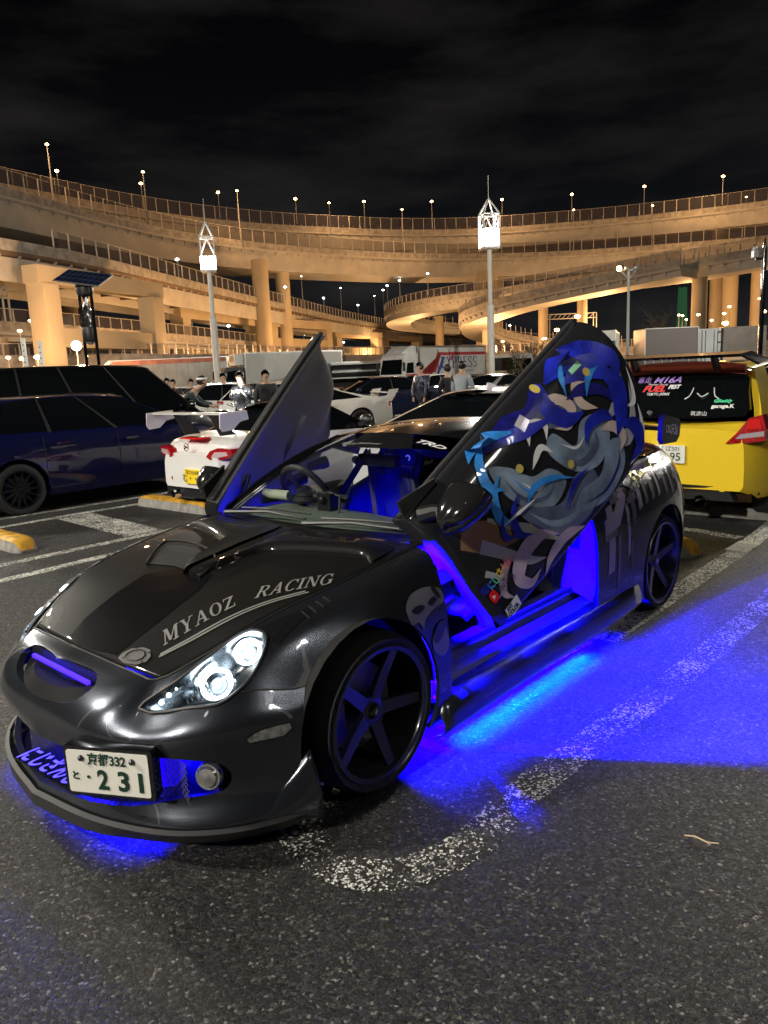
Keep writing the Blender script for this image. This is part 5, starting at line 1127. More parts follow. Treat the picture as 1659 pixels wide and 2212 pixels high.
# ---- headlights
HB_ = mat('headlight_bowl', (.50, .52, .55), .18, 1.0); HLG = glow('halo_white', (.80, .95, 1.0), 9); LED2 = glow('led_cool', (.75, .95, 1), 7); HGL = glass('headlight_glass', (.97, .99, 1), .3)
for s in (1, -1):
    HLP = [(.748, .464), (.704, .556), (.658, .621), (.603, .682), (.548, .705), (.488, .714), (.429, .706), (.389, .685), (.377, .650), (.396, .610), (.445, .585), (.500, .568), (.567, .547), (.634, .527), (.695, .485)]
    HLP = [(p.x, p.y) for p in catmull([(a, c, 0) for a, c in HLP], 2, closed=True)]
    top = [on_top(x, s * y, s, .004) or Vector((x, s * y, .6)) for x, y in HLP]
    c = sum(top, Vector()) / len(top); n = len(top)
    # cover glass draped on the shell
    V2, F2 = drape2([(p.x, p.y, 0) for p in top], [tuple(range(n))], lambda v: (on_top(v.x, v.y, s, .006) or Vector((v.x, v.y, .6))), .04); o = mobj('headlight', V2, F2, HGL, HR); clean(o); HLo = o
    # bowl
    def ins(p, k, dz): q = c.lerp(p, k); return Vector((q.x - .03 * (1 - k), q.y - s * .03 * (1 - k), q.z + dz))
    r1 = [ins(p, 1.0, -.006) for p in top]; r2 = [ins(p, .92, -.035) for p in top]; r3 = [ins(p, .70, -.075) for p in top]; r4 = [ins(p, .3, -.085) for p in top]
    V = r1 + r2 + r3 + r4; F = [(k * n + i, k * n + (i + 1) % n, (k + 1) * n + (i + 1) % n, (k + 1) * n + i) for k in range(3) for i in range(n)] + [tuple(3 * n + i for i in range(n))]
    o = mobj('lamp_bowl', V, F, HB_, HLo, True, 80); clean(o)
    b = MB(); b.tube([p + Vector((0, 0, .0)) for p in top] + [top[0]], .006, 6); b.build('lamp_gasket', BLK, HLo)
    nrm = Vector((.62, s * .42, .66)).normalized()
    for k, (x, y, rad) in enumerate(((.575, .640, .050), (.452, .652, .043))):
        p = on_top(x, s * y, s, 0) - nrm * .032; M = nrm.to_track_quat('Z', 'Y').to_matrix().to_4x4(); M.translation = p
        b = MB(); b.lathe([(rad, 0), (rad * 1.12, .012), (rad * 1.2, .0)], 28); b.build('projector_shroud', HB_, HLo, M=M)
        b = MB(); ring = [(rad * .95 * cos(2 * pi * i / 28), rad * .95 * sin(2 * pi * i / 28), .012) for i in range(29)]; b.tube(ring, .0065, 6, False); b.build('halo_ring', HLG, HLo, M=M)
        b = MB(); b.sph((0, 0, -.012), rad * .62, 18, 10, (1, 1, .7)); b.build('projector_lens', mat('projector_glass', (.25, .30, .36), .04, .2, coat=1), HLo, M=M)
        point('headlamp_glow', HR.matrix_world @ Vector((0, 0, 0)), .0, (1, 1, 1)) if False else None
        l = point('parking_light', p + nrm * .03, .5, (.8, .95, 1), .03, HR)
    b = MB()
    for k in range(5):
        x = .700 - .024 * k; y = .505 + .009 * k; p = on_top(x, s * y, s, 0) - nrm * .02; b.sph(p, .0085, 10, 6)
    b.build('indicator_leds', LED2, HLo)
    b = MB()
    for k in range(6): x = .655 - .012 * k; p = on_top(x, s * (.575 + .006 * k), s, 0) - nrm * .03; b.bar(p, p + Vector((.02, s * .045, -.01)), .004, .012)
    b.build('reflector_ribs', HB_, HLo, False)
    # dark eyelid fairing behind the lamp
    ey = [(.389, .688), (.369, .719), (.293, .719), (.215, .716), (.203, .694), (.251, .670), (.357, .636), (.394, .606), (.374, .650)]
    V2, F2 = drape2([(x, s * y, 0) for x, y in ey], [tuple(range(len(ey)))], lambda v: (on_top(v.x, v.y, s, .003) or Vector((v.x, v.y, .75))), .04); o = mobj('lamp_fairing', V2, F2, mat('fairing_black', (.008, .008, .009), .25, coat=.5), HR, False)
    for k in range(4):
        b = MB(); b.tube([on_top(.235 - .035 * k, s * yy, s, .004) or Vector((.2, s * yy, .75)) for yy in (.69, .71, .73)], .003, 5); b.build('fairing_rib', UND, HR)
    # side marker
    mk = [(.560, .420), (.540, .432), (.519, .438), (.470, .441), (.433, .438), (.428, .421), (.454, .404), (.553, .406)]
    o = decal('side_marker', [(x, 0, z) for x, z in mk], [tuple(range(len(mk)))], lambda v: on_side(v.x, v.z, s, .006), mat('marker_lens', (.35, .36, .36), .15, .5, coat=1, noise=(60, .6, 2)), HR, .04)
    # fog lamp
    b = MB(); M = Vector((.8, s * .45, .1)).to_track_quat('Z', 'Y').to_matrix().to_4x4(); M.translation = Vector((.655, s * .672, .298)); b.lathe([(0, .012), (.03, .008), (.036, 0), (.042, 0), (.046, -.02)], 24); b.build('fog_lamp', mat('fog_lens', (.55, .55, .53), .15, .85, coat=1, noise=(25, .5, 2)), HR, M=M)
b = MB(); b.tube([(.66, .46, .27), (.69, .50, .27)], [.052, .052], 18); b.build('intercooler_pipe', mat('pipe_blue_glow', (.1, .1, .9), .4, emit=BLUE, es=1.2), HR)  # blue light on the pipe is put in as colour and glow
# ---- number plate
p0 = Vector((.868, .452, .333)); yw = .50; PSC = .87; nv = Vector((cos(yw), sin(yw), 0)); xd = Vector((-sin(yw), cos(yw), 0)); ud = Vector((0, 0, 1))
def pbox(w, h, d0, d1, nm, m):
    P = rrect(w * PSC, h * PSC, .008, 3); V = [p0 + xd * x + ud * z + nv * d0 for x, z in P] + [p0 + xd * x + ud * z + nv * d1 for x, z in P]; n = len(P)
    o = mobj(nm, V, [tuple(range(n)), tuple(range(2 * n - 1, n - 1, -1))] + [(i, (i + 1) % n, n + (i + 1) % n, n + i) for i in range(n)], m, HR, False); clean(o); return o
pf = pbox(.358, .192, -.045, .0, 'plate_frame', GBLK); pbox(.330, .165, -.01, .004, 'number_plate', mat('hero_plate', (.78, .77, .70), .4, noise=(4, .06)))
def ptx(b_, sz, x, z, m=PGR, w=None, bold=.0015): put_text('plate_text', b_, sz * PSC, p0 + (xd * x + ud * z) * PSC + nv * .006, xd, ud, m, HR, bold=bold, width=w * PSC if w else None)
ptx('京都332', .05, .0, .050, w=.155); ptx('と', .036, -.132, -.018); ptx('・', .05, -.080, -.022); ptx('2', .105, -.022, -.030, bold=.003, w=.045); ptx('3', .105, .062, -.030, bold=.003, w=.045); ptx('1', .105, .130, -.030, bold=.003)
for x in (-.103, .103): b = MB(); b.sph(p0 + (xd * x + ud * .055) * PSC + nv * .006, .010, 10, 6); b.build('plate_bolt', DCH, HR)
# ---- cowl, wipers, screen, roof
GLW = glass('windscreen_glass', (.80, .84, .82), .25)
WB_ = [(-.30, 0, .872), (-.325, .28, .868), (-.375, .50, .858), (-.47, .625, .848)]; WT_ = [(-1.03, 0, 1.222), (-1.06, .25, 1.212), (-1.12, .42, 1.190), (-1.20, .515, 1.160)]
def lerp3(a, b_, t): return tuple(a[i] + (b_[i] - a[i]) * t for i in range(3))
WG = [[(p[0], p[1], p[2] + .028 * sin(pi * t)) for p in [lerp3(a, b_, t) for a, b_ in zip(WB_, WT_)]] for t in (0, .25, .5, .75, 1)]
def mir(r_): return [(x, -y, z) for x, y, z in r_[::-1][:-1]] + list(r_)
V, F, a_, b_ = grid_patch([mir(r_) for r_ in WG], 4, 4); ws = mobj('windscreen', V, F, GLW, HR); clean(ws)
WSB = BVHTree.FromPolygons(V, F)
def on_ws(x, y, d=.004):
    h = WSB.ray_cast(Vector((x, y, 2)), Vector((0, 0, -1))); return (h[0] + Vector((d * .5, 0, d))) if h[0] else Vector((x, y, 1.1))
# sun strip
n = 12; V = []; 
for k in range(n + 1):
    y = -.50 + 1.0 * k / n; xt = -1.035 - .155 * (abs(y) / .5) ** 2; xb = xt + .17 - .03 * abs(y); V += [on_ws(xt + .008, y, .003), on_ws(xb, y * 1.03, .003)]
mobj('sun_strip', V, [(2 * k, 2 * k + 1, 2 * k + 3, 2 * k + 2) for k in range(n)], mat('strip_black', (.008, .008, .009), .3), HR)
V = []
for t in (0, 1):
    for y0_ in (-.38, -.27): pass
p_ = [(-1.055, -.30), (-.90, -.42), (-.90, -.375), (-1.05, -.235)]; mobj('grey_flash', [on_ws(x, y, .006) for x, y in p_], [(0, 1, 2, 3)], mat('flash_grey', (.22, .22, .21), .5), HR, False)
def ws_text(body, size, y, x, m, w, shear=.35, bold=.002):
    V, F = text_geo(body, size, shear, 'CENTER', 1, bold); ww = max(v.x for v in V) - min(v.x for v in V); k = w / ww
    V2 = [(x - v.y * .9, y + v.x * k, 0) for v in V]; decal('screen_lettering', V2, F, lambda q: on_ws(q.x, q.y, .007), m, HR, .05)
ws_text('TRD', .050, .31, -.985, WHT, .17, .5, .0015); ws_text('Racing Development', .026, -.06, -.905, mat('dim_vinyl', (.12, .12, .12), .5), .25); ws_text('TOYOTA', .022, -.37, -1.03, mat('dim_vinyl2', (.10, .10, .10), .5), .09)
# cowl
V = []
for k in range(17):
    t = -1 + k / 8; y = .66 * t; x0 = -.285 - .17 * t * t; V += [(x0 + .0, y, .858 - .02 * t * t), (x0 - .06, y * .97, .872 - .02 * t * t)]
mobj('cowl', V, [(2 * k, 2 * k + 1, 2 * k + 3, 2 * k + 2) for k in range(16)], BLK, HR)
for (y0_, y1_) in ((-.45, .08), (.12, .60)):
    b = MB(); pa = Vector((-.30, y0_, .890)); pm = Vector((-.36, (y0_ + y1_) / 2, .905)); pb_ = Vector((-.345 - .1 * abs(y1_), y1_, .895)); b.tube([pa, pm, pb_], [.010, .007, .006], 6); b.tube([(-.37, y0_ + .05, .905), (-.395, (y0_ + y1_) / 2, .912), (-.40 - .08 * abs(y1_), y1_ - .02, .908)], .005, 5); b.build('wiper', BLK, HR)
# A pillars, roof, rails
for s in (1, -1):
    b = MB(); PA = catmull([(-.46, s * .640, .850), (-.70, s * .605, .985), (-.95, s * .565, 1.090), (-1.20, s * .528, 1.162)], 5); b.tube(PA, .030, 10); b.build('windscreen_pillar', BPAINT, HR)
    b = MB(); PA = catmull([(-1.20, s * .528, 1.162), (-1.5, s * .545, 1.176), (-1.8, s * .550, 1.165), (-2.1, s * .540, 1.125), (-2.5, s * .57, 1.01), (-2.78, s * .60, .935)], 5); b.tube(PA, .026, 10); b.build('roof_rail', BPAINT, HR)
RG = [[(-1.03, 0, 1.226), (-1.06, .25, 1.216), (-1.12, .42, 1.194), (-1.20, .525, 1.168)], [(-1.3, 0, 1.252), (-1.32, .28, 1.242), (-1.34, .44, 1.220), (-1.38, .555, 1.182)], [(-1.65, 0, 1.262), (-1.65, .3, 1.250), (-1.65, .46, 1.225), (-1.65, .57, 1.186)], [(-2.0, 0, 1.235), (-2.02, .3, 1.222), (-2.03, .46, 1.195), (-2.05, .565, 1.150)]]
V, F, a_, b_ = grid_patch([mir(r_) for r_ in RG], 5, 4); o = mobj('roof', V, F, BPAINT, HR); clean(o)
GG = [[(-2.0, 0, 1.232), (-2.02, .3, 1.219), (-2.05, .54, 1.150)], [(-2.4, 0, 1.12), (-2.4, .3, 1.108), (-2.42, .56, 1.045)], [(-2.8, 0, .985), (-2.8, .32, .975), (-2.78, .60, .945)]]
V, F, a_, b_ = grid_patch([mir(r_) for r_ in GG], 5, 5); o = mobj('rear_screen', V, F, DGL, HR); clean(o)
# ---- rear quarters and tail
QG = [[(-1.70, .715, .885), (-1.70, .79, .80), (-1.70, .842, .64), (-1.70, .855, .45), (-1.70, .855, .30), (-1.70, .85, .16)],
      [(-2.0, .725, .905), (-2.0, .81, .82), (-2.0, .862, .65), (-2.0, .872, .45), (-2.0, .87, .30), (-2.0, .86, .16)],
      [(-2.35, .720, .930), (-2.35, .815, .84), (-2.35, .885, .68), (-2.35, .895, .46), (-2.35, .89, .30), (-2.35, .88, .16)],
      [(-2.7, .700, .945), (-2.7, .80, .86), (-2.7, .875, .68), (-2.7, .888, .46), (-2.7, .88, .30), (-2.7, .87, .2)],
      [(-3.0, .660, .955), (-3.0, .755, .86), (-3.0, .815, .68), (-3.0, .83, .46), (-3.0, .82, .32), (-3.0, .80, .2)],
      [(-3.18, .52, .955), (-3.19, .60, .85), (-3.20, .65, .68), (-3.21, .67, .46), (-3.20, .66, .32), (-3.16, .64, .2)],
      [(-3.24, 0, .95), (-3.27, 0, .85), (-3.29, 0, .68), (-3.31, 0, .46), (-3.29, 0, .32), (-3.24, 0, .2)]]
for s in (1, -1):
    V, F, a_, b_ = grid_patch([[(x, s * y, z) for x, y, z in r_] for r_ in QG], 5, 5); o = mobj('rear_quarter', V, F, GM, None); clean(o); solidify(o, .015, -1); apply_mods(o); boolean(o, [arch_cut(-2.57, .32, .352, s)], sharp=38); o.parent = HR
    if s == 1: QV, QF = V, F
QB = BVHTree.FromPolygons(QV, QF)
def on_q(x, z, d=.004):
    h = QB.ray_cast(Vector((x, 2, z)), Vector((0, -1, 0))); return h[0] + Vector((0, d, 0)) if h[0] else Vector((x, .87, z))
DG = [[(-2.8, 0, .985), (-2.8, .32, .975), (-2.75, .60, .950), (-2.70, .70, .946)], [(-3.0, 0, .985), (-3.0, .35, .977), (-3.0, .58, .965), (-3.0, .66, .957)], [(-3.26, 0, .985), (-3.25, .3, .982), (-3.21, .5, .972), (-3.18, .56, .958)], [(-3.25, 0, .95), (-3.24, .3, .95), (-3.205, .5, .95), (-3.185, .53, .95)]]
V, F, a_, b_ = grid_patch([mir(r_) for r_ in DG], 4, 4); o = mobj('boot_lid', V, F, BPAINT, HR); clean(o)
# GT wing
b = MB(); foil = [(-.13, 0), (-.07, .012), (.05, .014), (.13, 0), (.05, -.012), (-.07, -.008)]; n = 6
V = [(-2.88 - fx, y, 1.10 + fz + .02 * (1 - (y / .76) ** 2)) for y in (-.76, -.5, -.25, 0, .25, .5, .76) for fx, fz in foil]; b.add(V, [(i * n + j, i * n + (j + 1) % n, (i + 1) * n + (j + 1) % n, (i + 1) * n + j) for i in range(6) for j in range(n)]); b.build('rear_wing', GBLK, HR, sharp=50)
for s in (1, -1):
    b = MB(); P = [(-2.70, 1.175), (-2.73, 1.20), (-2.95, 1.165), (-3.0, 1.14), (-2.98, 1.05), (-2.93, 1.015), (-2.72, 1.02), (-2.69, 1.05)]; b.prism(P, s * .76, s * .79, 'Y'); b.build('end_plate', GBLK, HR, False)
    b = MB(); b.prism([(-2.83, 1.11), (-2.93, 1.11), (-2.98, .97), (-2.86, .97)], s * .33, s * .345); b.build('wing_stay', BLK, HR, False)
put_text('end_plate_text', 'OG天宮', .07, (-2.845, .7925, 1.10), (-1, 0, -.12), (0, 0, 1), WHT, HR, bold=.003, width=.20)
# C pillar skin + quarter glass
for s in (1, -1):
    G = [[(-1.68, s * .573, 1.165), (-1.68, s * .65, 1.03), (-1.70, s * .712, .888)], [(-1.95, s * .565, 1.145), (-1.95, s * .65, 1.02), (-1.97, s * .722, .904)], [(-2.25, s * .563, 1.09), (-2.25, s * .645, 1.0), (-2.27, s * .722, .925)], [(-2.75, s * .605, .95), (-2.72, s * .65, .949), (-2.70, s * .698, .946)]]
    V, F, a_, b_ = grid_patch(G, 4, 4); o = mobj('quarter_glass', V, F, DGL, HR); clean(o)
# skirts and sills
for s in (1, -1):
    b = MB(); G = [[(-.30, .80, .20), (-.30, .865, .185), (-.30, .885, .12), (-.30, .84, .085)], [(-.40, .80, .26), (-.40, .875, .23), (-.40, .898, .14), (-.40, .85, .09)], [(-1.0, .79, .27), (-1.0, .87, .245), (-1.0, .892, .15), (-1.0, .85, .10)], [(-1.7, .79, .27), (-1.7, .87, .245), (-1.7, .892, .15), (-1.7, .85, .10)], [(-2.16, .80, .30), (-2.16, .875, .27), (-2.16, .895, .17), (-2.16, .85, .11)]]
    V, F, a_, b_ = grid_patch([[(x, s * y, z) for x, y, z in r_] for r_ in G], 5, 5); o = mobj('side_skirt', V, F, GM, HR); clean(o); solidify(o, .01, 0)
    b = MB(); b.prism([(.55, .20), (.62, .335), (.70, .335), (.72, .285), (.80, .285), (.815, .26), (.82, .16), (.55, .16)], -1.72, -.36, 'X'); 
    b.V = [Vector((v.x, v.y * s, v.z)) for v in b.V]; b.build('door_sill', JAMB, HR, False)
    b = MB(); b.tube([(-.40, s * .715, .342), (-1.68, s * .715, .342)], .010, 6); b.build('sill_seal', BLK, HR)
    # jamb behind the door, hinge post in front
    G = [[(-1.66, .60, .335), (-1.66, .72, .335), (-1.685, .83, .28)], [(-1.70, .60, .50), (-1.705, .75, .48), (-1.715, .848, .45)], [(-1.71, .59, .72), (-1.72, .74, .70), (-1.735, .84, .66)], [(-1.69, .58, .90), (-1.70, .65, .90), (-1.70, .715, .885)], [(-1.66, .53, 1.16), (-1.67, .55, 1.165), (-1.68, .573, 1.165)]]
    V, F, a_, b_ = grid_patch([[(x, s * y, z) for x, y, z in r_] for r_ in G], 5, 5); o = mobj('door_jamb', V, F, JAMB, HR); clean(o)
    b = MB(); b.tube([(-1.655, s * .60, .36), (-1.68, s * .595, .6), (-1.69, s * .585, .88), (-1.64, s * .53, 1.13)], .010, 6); b.build('jamb_seal', BLK, HR)
    b = MB(); b.box(-1.715, -1.70, s * .66, s * .74, .56, .66); b.build('door_catch', CHR, HR, False)
    b = MB(); b.box(-.405, -.39, min(s * .60, s * .80), max(s * .60, s * .80), .18, .60); b.build('hinge_post', INT, HR, False)
    b = MB(); b.bar((-.42, s * .70, .52), (-.62, s * .76, .60), .025); b.bar((-.42, s * .70, .66), (-.55, s * .78, .72), .03, .05); b.build('door_hinge', DCH, HR, False)
b = MB(); b.box(-1.72, -.35, -.62, .62, .17, .185); b.build('cabin_floor', INT, HR, False)
b = MB(); b.box(-1.6, -.5, -.13, .13, .185, .42); b.build('centre_tunnel', INT, HR, False)
b = MB(); b.box(-.46, -.44, -.62, .62, .18, .78); b.build('bulkhead', INT, HR, False)
b = MB(); b.box(-2.7, -1.95, -.60, .60, .20, .80); b.build('rear_bench', INT, HR, False)
# wheel houses + floor pan
for s in (1, -1):
    for cx in (.05, -2.57):
        b = MB(); pr = [(cx + .356 * cos(pi * k / 14), .32 + .356 * sin(pi * k / 14)) for k in range(15)]; V2 = [(px, s * .835, pz) for px, pz in pr] + [(px, s * .50, pz) for px, pz in pr]
        b.add(V2, [(k, k + 1, k + 16, k + 15) for k in range(14)]); b.build('wheel_liner', UND, HR, False)
        b = MB(); b.box(cx - .36, cx + .36, min(s * .49, s * .50), max(s * .49, s * .50), .15, .66); b.build('inner_wing', UND, HR, False)
b = MB(); b.box(-3.1, .55, -.50, .50, .13, .16); b.build('floor_pan', UND, HR, False)
# ---- wheels
HW = mat('hero_rim', (.05, .053, .06), .3, .5, coat=.6)
for s in (1, -1):
    for cx, an in ((0, 41), (-2.6, 20)):
        w_ = wheel(HR, cx, s * (.83 if cx == 0 else .845), s, .3015, .243, .215, 5, HW, deep=.045, ang=R(an) if s > 0 else R(180 - an))
        b = MB(); b.lathe([(.249, s * .004), (.255, s * .010), (.260, s * .004)], 48, 'Y'); b.build('rim_flange', HW, w_)
        for k in range(5):
            a = 2 * pi * k / 5 + R(an) + pi / 5; b = MB(); b.lathe([(0, s * -.050), (.010, s * -.050), (.012, s * -.056), (.012, s * -.075)], 10, 'Y', (.058 * cos(a), 0, .058 * sin(a))); b.build('lug_nut', BLK, w_)
        b = MB(); b.lathe([(0, s * -.030), (.024, s * -.031), (.028, s * -.036)], 20, 'Y'); b.build('hub_cap', GBLK, w_)
        b = MB(); b.add([(0, s * -.028, .016), (.010, s * -.028, -.004), (.004, s * -.028, -.002), (.004, s * -.028, -.012), (-.004, s * -.028, -.012), (-.004, s * -.028, -.002), (-.010, s * -.028, -.004)], [(0, 1, 2, 5, 6), (2, 3, 4, 5)]); b.build('hub_emblem', CHR, w_, False)
        b = MB(); b.prism([(.10, -.07), (.165, -.10), (.20, -.02), (.19, .08), (.14, .11), (.11, .05)], s * -.085, s * -.12, 'Y'); b.build('brake_caliper', mat('blue_caliper', (.02, .02, .5), .35, coat=.5), w_, False)
        # tread grooves
        b = MB()
        for yy in (.06, .11, .155): b.lathe([(.3022, -s * yy), (.3022, -s * (yy + .009))], 48, 'Y')
        b.build('tread_groove', UND, w_, False)
# ---- doors: built closed, then swung up and out
PVT = Vector((-.38, .84, .72)); DOORP = {1: (.602, .245, .100, -.028, -.082, .112), -1: (.678, .208, .079, -.019, -.048, .092)}
def door_matrix(s):
    def ry(a): c, d = cos(a), sin(a); return Matrix(((c, 0, d), (0, 1, 0), (-d, 0, c)))
    def rz(a): c, d = cos(a), sin(a); return Matrix(((c, -d, 0), (d, c, 0), (0, 0, 1)))
    def rx(a): c, d = cos(a), sin(a); return Matrix(((1, 0, 0), (0, c, -d), (0, d, c)))
    TH, YAW, RL = DOORP[s][:3]; DSH = Vector(DOORP[s][3:])
    M = rz(-YAW) @ ry(TH) @ rx(RL)
    S = Matrix(((1, 0, 0), (0, s, 0), (0, 0, 1))); M = S @ M @ S
    pv = Vector((PVT.x, s * PVT.y, PVT.z)); t = pv + Vector((DSH.x, s * DSH.y, DSH.z)) - M @ pv
    M4 = M.to_4x4(); M4.translation = t; return M4
DGR = [[(-.40, .755, .850), (-.40, .815, .76), (-.40, .852, .60), (-.40, .862, .42), (-.405, .862, .30), (-.42, .855, .225)],
       [(-.72, .745, .868), (-.72, .812, .77), (-.72, .850, .60), (-.72, .858, .42), (-.72, .858, .30), (-.72, .850, .208)],
       [(-1.10, .735, .880), (-1.10, .808, .78), (-1.10, .846, .60), (-1.10, .855, .42), (-1.10, .855, .30), (-1.10, .848, .205)],
       [(-1.45, .725, .886), (-1.47, .80, .79), (-1.49, .842, .60), (-1.47, .853, .42), (-1.44, .853, .30), (-1.38, .846, .207)],
       [(-1.66, .716, .888), (-1.70, .795, .80), (-1.715, .84, .66), (-1.695, .850, .48), (-1.62, .852, .34), (-1.50, .846, .225)],
       [(-1.735, .712, .888), (-1.757, .790, .81), (-1.752, .838, .66), (-1.728, .848, .48), (-1.65, .85, .33), (-1.55, .846, .235)]]
for s in (1, -1):
    D = empty('door', (0, 0, 0)); D.parent = HR; DM = door_matrix(s); D.matrix_local = DM
    if s == 1: D['label'] = 'raised left door wrapped in blue and silver flowing artwork'
    V, F, a_, b_ = grid_patch([[(x, s * y, z) for x, y, z in r_] for r_ in DGR], 6, 6); o = mobj('door_skin', V, F, GM if s == -1 else paint('door_wrap_base', (.014, .015, .018), 0, .25), D); clean(o); solidify(o, .008, -1)
    if s == 1: DB = BVHTree.FromPolygons(V, F)
    # inner card
    G2 = [[(x + (.015 if i == 0 else 0) + (0.02 if i == 5 else 0), s * (y - .085 - (.05 if j in (2, 3) else .0) * (1 if 0 < i < 5 else 0)), z if j else z + .002) for j, (x, y, z) in enumerate(r_)] for i, r_ in enumerate(DGR)]
    V, F, a_, b_ = grid_patch(G2, 6, 6); o = mobj('door_card', V, F, mat('door_card_grey', (.022, .021, .021), .7, bump=(200, .2, .001)), D); clean(o)
    # rim closing both skins
    def edge(G): return [r_[0] for r_ in G] + [G[-1][j] for j in range(1, 6)] + [r_[-1] for r_ in G[::-1][1:]] + [G[0][j] for j in range(4, -1, -1)]
    E1 = [(x, s * y, z) for x, y, z in edge(DGR)]; E2_ = edge(G2); m_ = len(E1)
    e1 = catmull(E1, 4); e2 = catmull(E2_, 4); V = e1 + e2; m_ = len(e1); o = mobj('door_edge', V, [(i, i + 1, m_ + i + 1, m_ + i) for i in range(m_ - 1)], INT if s == -1 else paint('edge_paint', (.02, .02, .025), 0, .3), D); clean(o)
    b = MB(); b.tube([Vector((x, s * (y - .045), z + .006)) for x, y, z in [r_[0] for r_ in DGR]], .014, 8); b.build('window_seal', RUB, D)
    # armrest pocket, handle, speaker
    b = MB(); y = s * .745
    b.tube([(-.85, y, .50), (-1.05, y, .56), (-1.30, y, .585), (-1.42, y, .56)], [.02, .045, .045, .02], 10); b.build('armrest', INT, D)
    b = MB(); b.prism([(-.62, .34), (-.60, .50), (-.70, .56), (-1.0, .50), (-1.25, .42), (-1.2, .33), (-.9, .28)], s * .762, s * .740, 'Y'); b.build('door_pocket', INT, D, False)
    b = MB(); b.tube([(-.60, s * .735, .66), (-.66, s * .72, .69), (-.72, s * .735, .70)], .012, 8); b.build('inner_handle', CHR, D)
    b = MB(); b.prism([(-.52, .62), (-.56, .72), (-.80, .75), (-.86, .70), (-.80, .62)], s * .755, s * .735, 'Y'); b.build('handle_recess', mat('recess_black', (.004, .004, .004), .3), D, False)
    # mirror
    c = Vector((-.60, s * .945, .865)) + DM.to_3x3().inverted() @ Vector((.017, -.018, -.095) if s == 1 else (-.047, .052, -.075)); G = []; ms = 1.05 if s == 1 else .74
    for k, (t, ry_, rz_, dx) in enumerate(((0, .004, .004, .105), (.12, .055, .040, .085), (.35, .085, .062, .04), (.65, .100, .075, -.02), (1.0, .104, .078, -.075))):
        G.append([(c.x + (dx - .02 * (cos(a_) ** 2)) * ms, c.y + s * (.012 * (1 - t)) + s * ry_ * 1.15 * ms * cos(a_), c.z + rz_ * ms * sin(a_) - .012 * (1 - t)) for a_ in [2 * pi * q / 16 for q in range(17)]])
    V, F, a_, b_ = grid_patch(G, 4, 1); o = mobj('wing_mirror', V, F, paint('mirror_black', (.012, .012, .013), 0, .12), D); clean(o); solidify(o, .006, -1)
    b = MB(); b.tube([(-.46, s * .77, .82), (-.50, s * .82, .81), (c.x + .01, c.y - s * .07, c.z - .01)], [.04, .032, .03], 10); b.build('mirror_arm', BLK, D)
    b = MB(); b.sph((c.x - .066 * ms, c.y, c.z), .1 * ms, 20, 8, (.12, 1.12, .76)); b.build('mirror_glass', mat('mirror_silver', (.6, .62, .65), .02, 1.0), D)
    b = MB(); b.prism([(-.40, .86), (-.42, .93), (-.62, .885), (-.60, .865)], s * .745, s * .76); b.build('mirror_gusset', BLK, D, False)
def on_door(x, z, d=.0015):
    h = DB.ray_cast(Vector((x, 2, z)), Vector((0, -1, 0))); return h[0] + Vector((0, d, 0)) if h[0] else Vector((x, .855, z))
LD = [c_ for c_ in HR.children if c_.name.startswith('door') and c_.type == 'EMPTY'][0]
# ---- flowing artwork on the left door, and the sponsor marks
def vin(nm, c, r=.35, **k): return mat(nm, c, r, coat=.6, **k)
RB = vin('royal_blue_vinyl', (.012, .022, .42), noise=(14, .6, 3)); RB2 = vin('deep_blue_vinyl', (.008, .008, .16), noise=(20, .5, 3)); CYB = vin('sky_blue_vinyl', (.03, .26, .75), noise=(18, .4, 3)); GBV = vin('grey_blue_vinyl', (.20, .27, .36), noise=(9, .5, 4)); GBD = vin('slate_vinyl', (.10, .12, .20), noise=(12, .4, 4)); CRM = vin('cream_vinyl', (.62, .50, .44), noise=(8, .2)); LIL = vin('lilac_vinyl', (.42, .34, .46), noise=(8, .25)); SIL = mat('silver_vinyl', (.55, .53, .62), .25, .35); GLD = vin('gold_vinyl', (.55, .45, .10)); BRZ = mat('bronze_vinyl', (.34, .19, .10), .25, .4); GRN = mat('holo_green', (.35, .8, .5), .3)
_lift = [0]
def shape(nm, pts, m, closed=True, n=6, cuts=.05):
    _lift[0] += 1; d = .0012 + .00022 * _lift[0]
    P = catmull([(p[0], 0, p[1]) for p in pts], n, closed=True) if n > 1 else [Vector((p[0], 0, p[1])) for p in pts]
    return decal(nm, P, [tuple(range(len(P)))], lambda v: on_door(v.x, v.z, d), m, LD, cuts)
def ribbon(nm, pts, w, m, fn=None, parent=None):
    """tapered band along pts; w list of widths"""
    _lift[0] += 1; d = .0012 + .00022 * _lift[0]; P = catmull([(p[0], p[1], 0) for p in pts], 7); V = []; fn = fn or on_door
    for i, p in enumerate(P):
        t = i / (len(P) - 1) * (len(w) - 1); k = min(int(t), len(w) - 2); ww = w[k] + (w[k + 1] - w[k]) * (t - k)
        dr = (P[min(i + 1, len(P) - 1)] - P[max(0, i - 1)]).normalized(); nn = Vector((-dr.y, dr.x, 0)) * ww / 2
        V += [fn(p.x + nn.x, p.y + nn.y, d), fn(p.x, p.y, d), fn(p.x - nn.x, p.y - nn.y, d)]
    F = [(3 * i + j, 3 * i + j + 1, 3 * i + j + 4, 3 * i + j + 3) for i in range(len(P) - 1) for j in (0, 1)]
    return mobj(nm, V, F, m, parent or LD, False)
R_ = ribbon
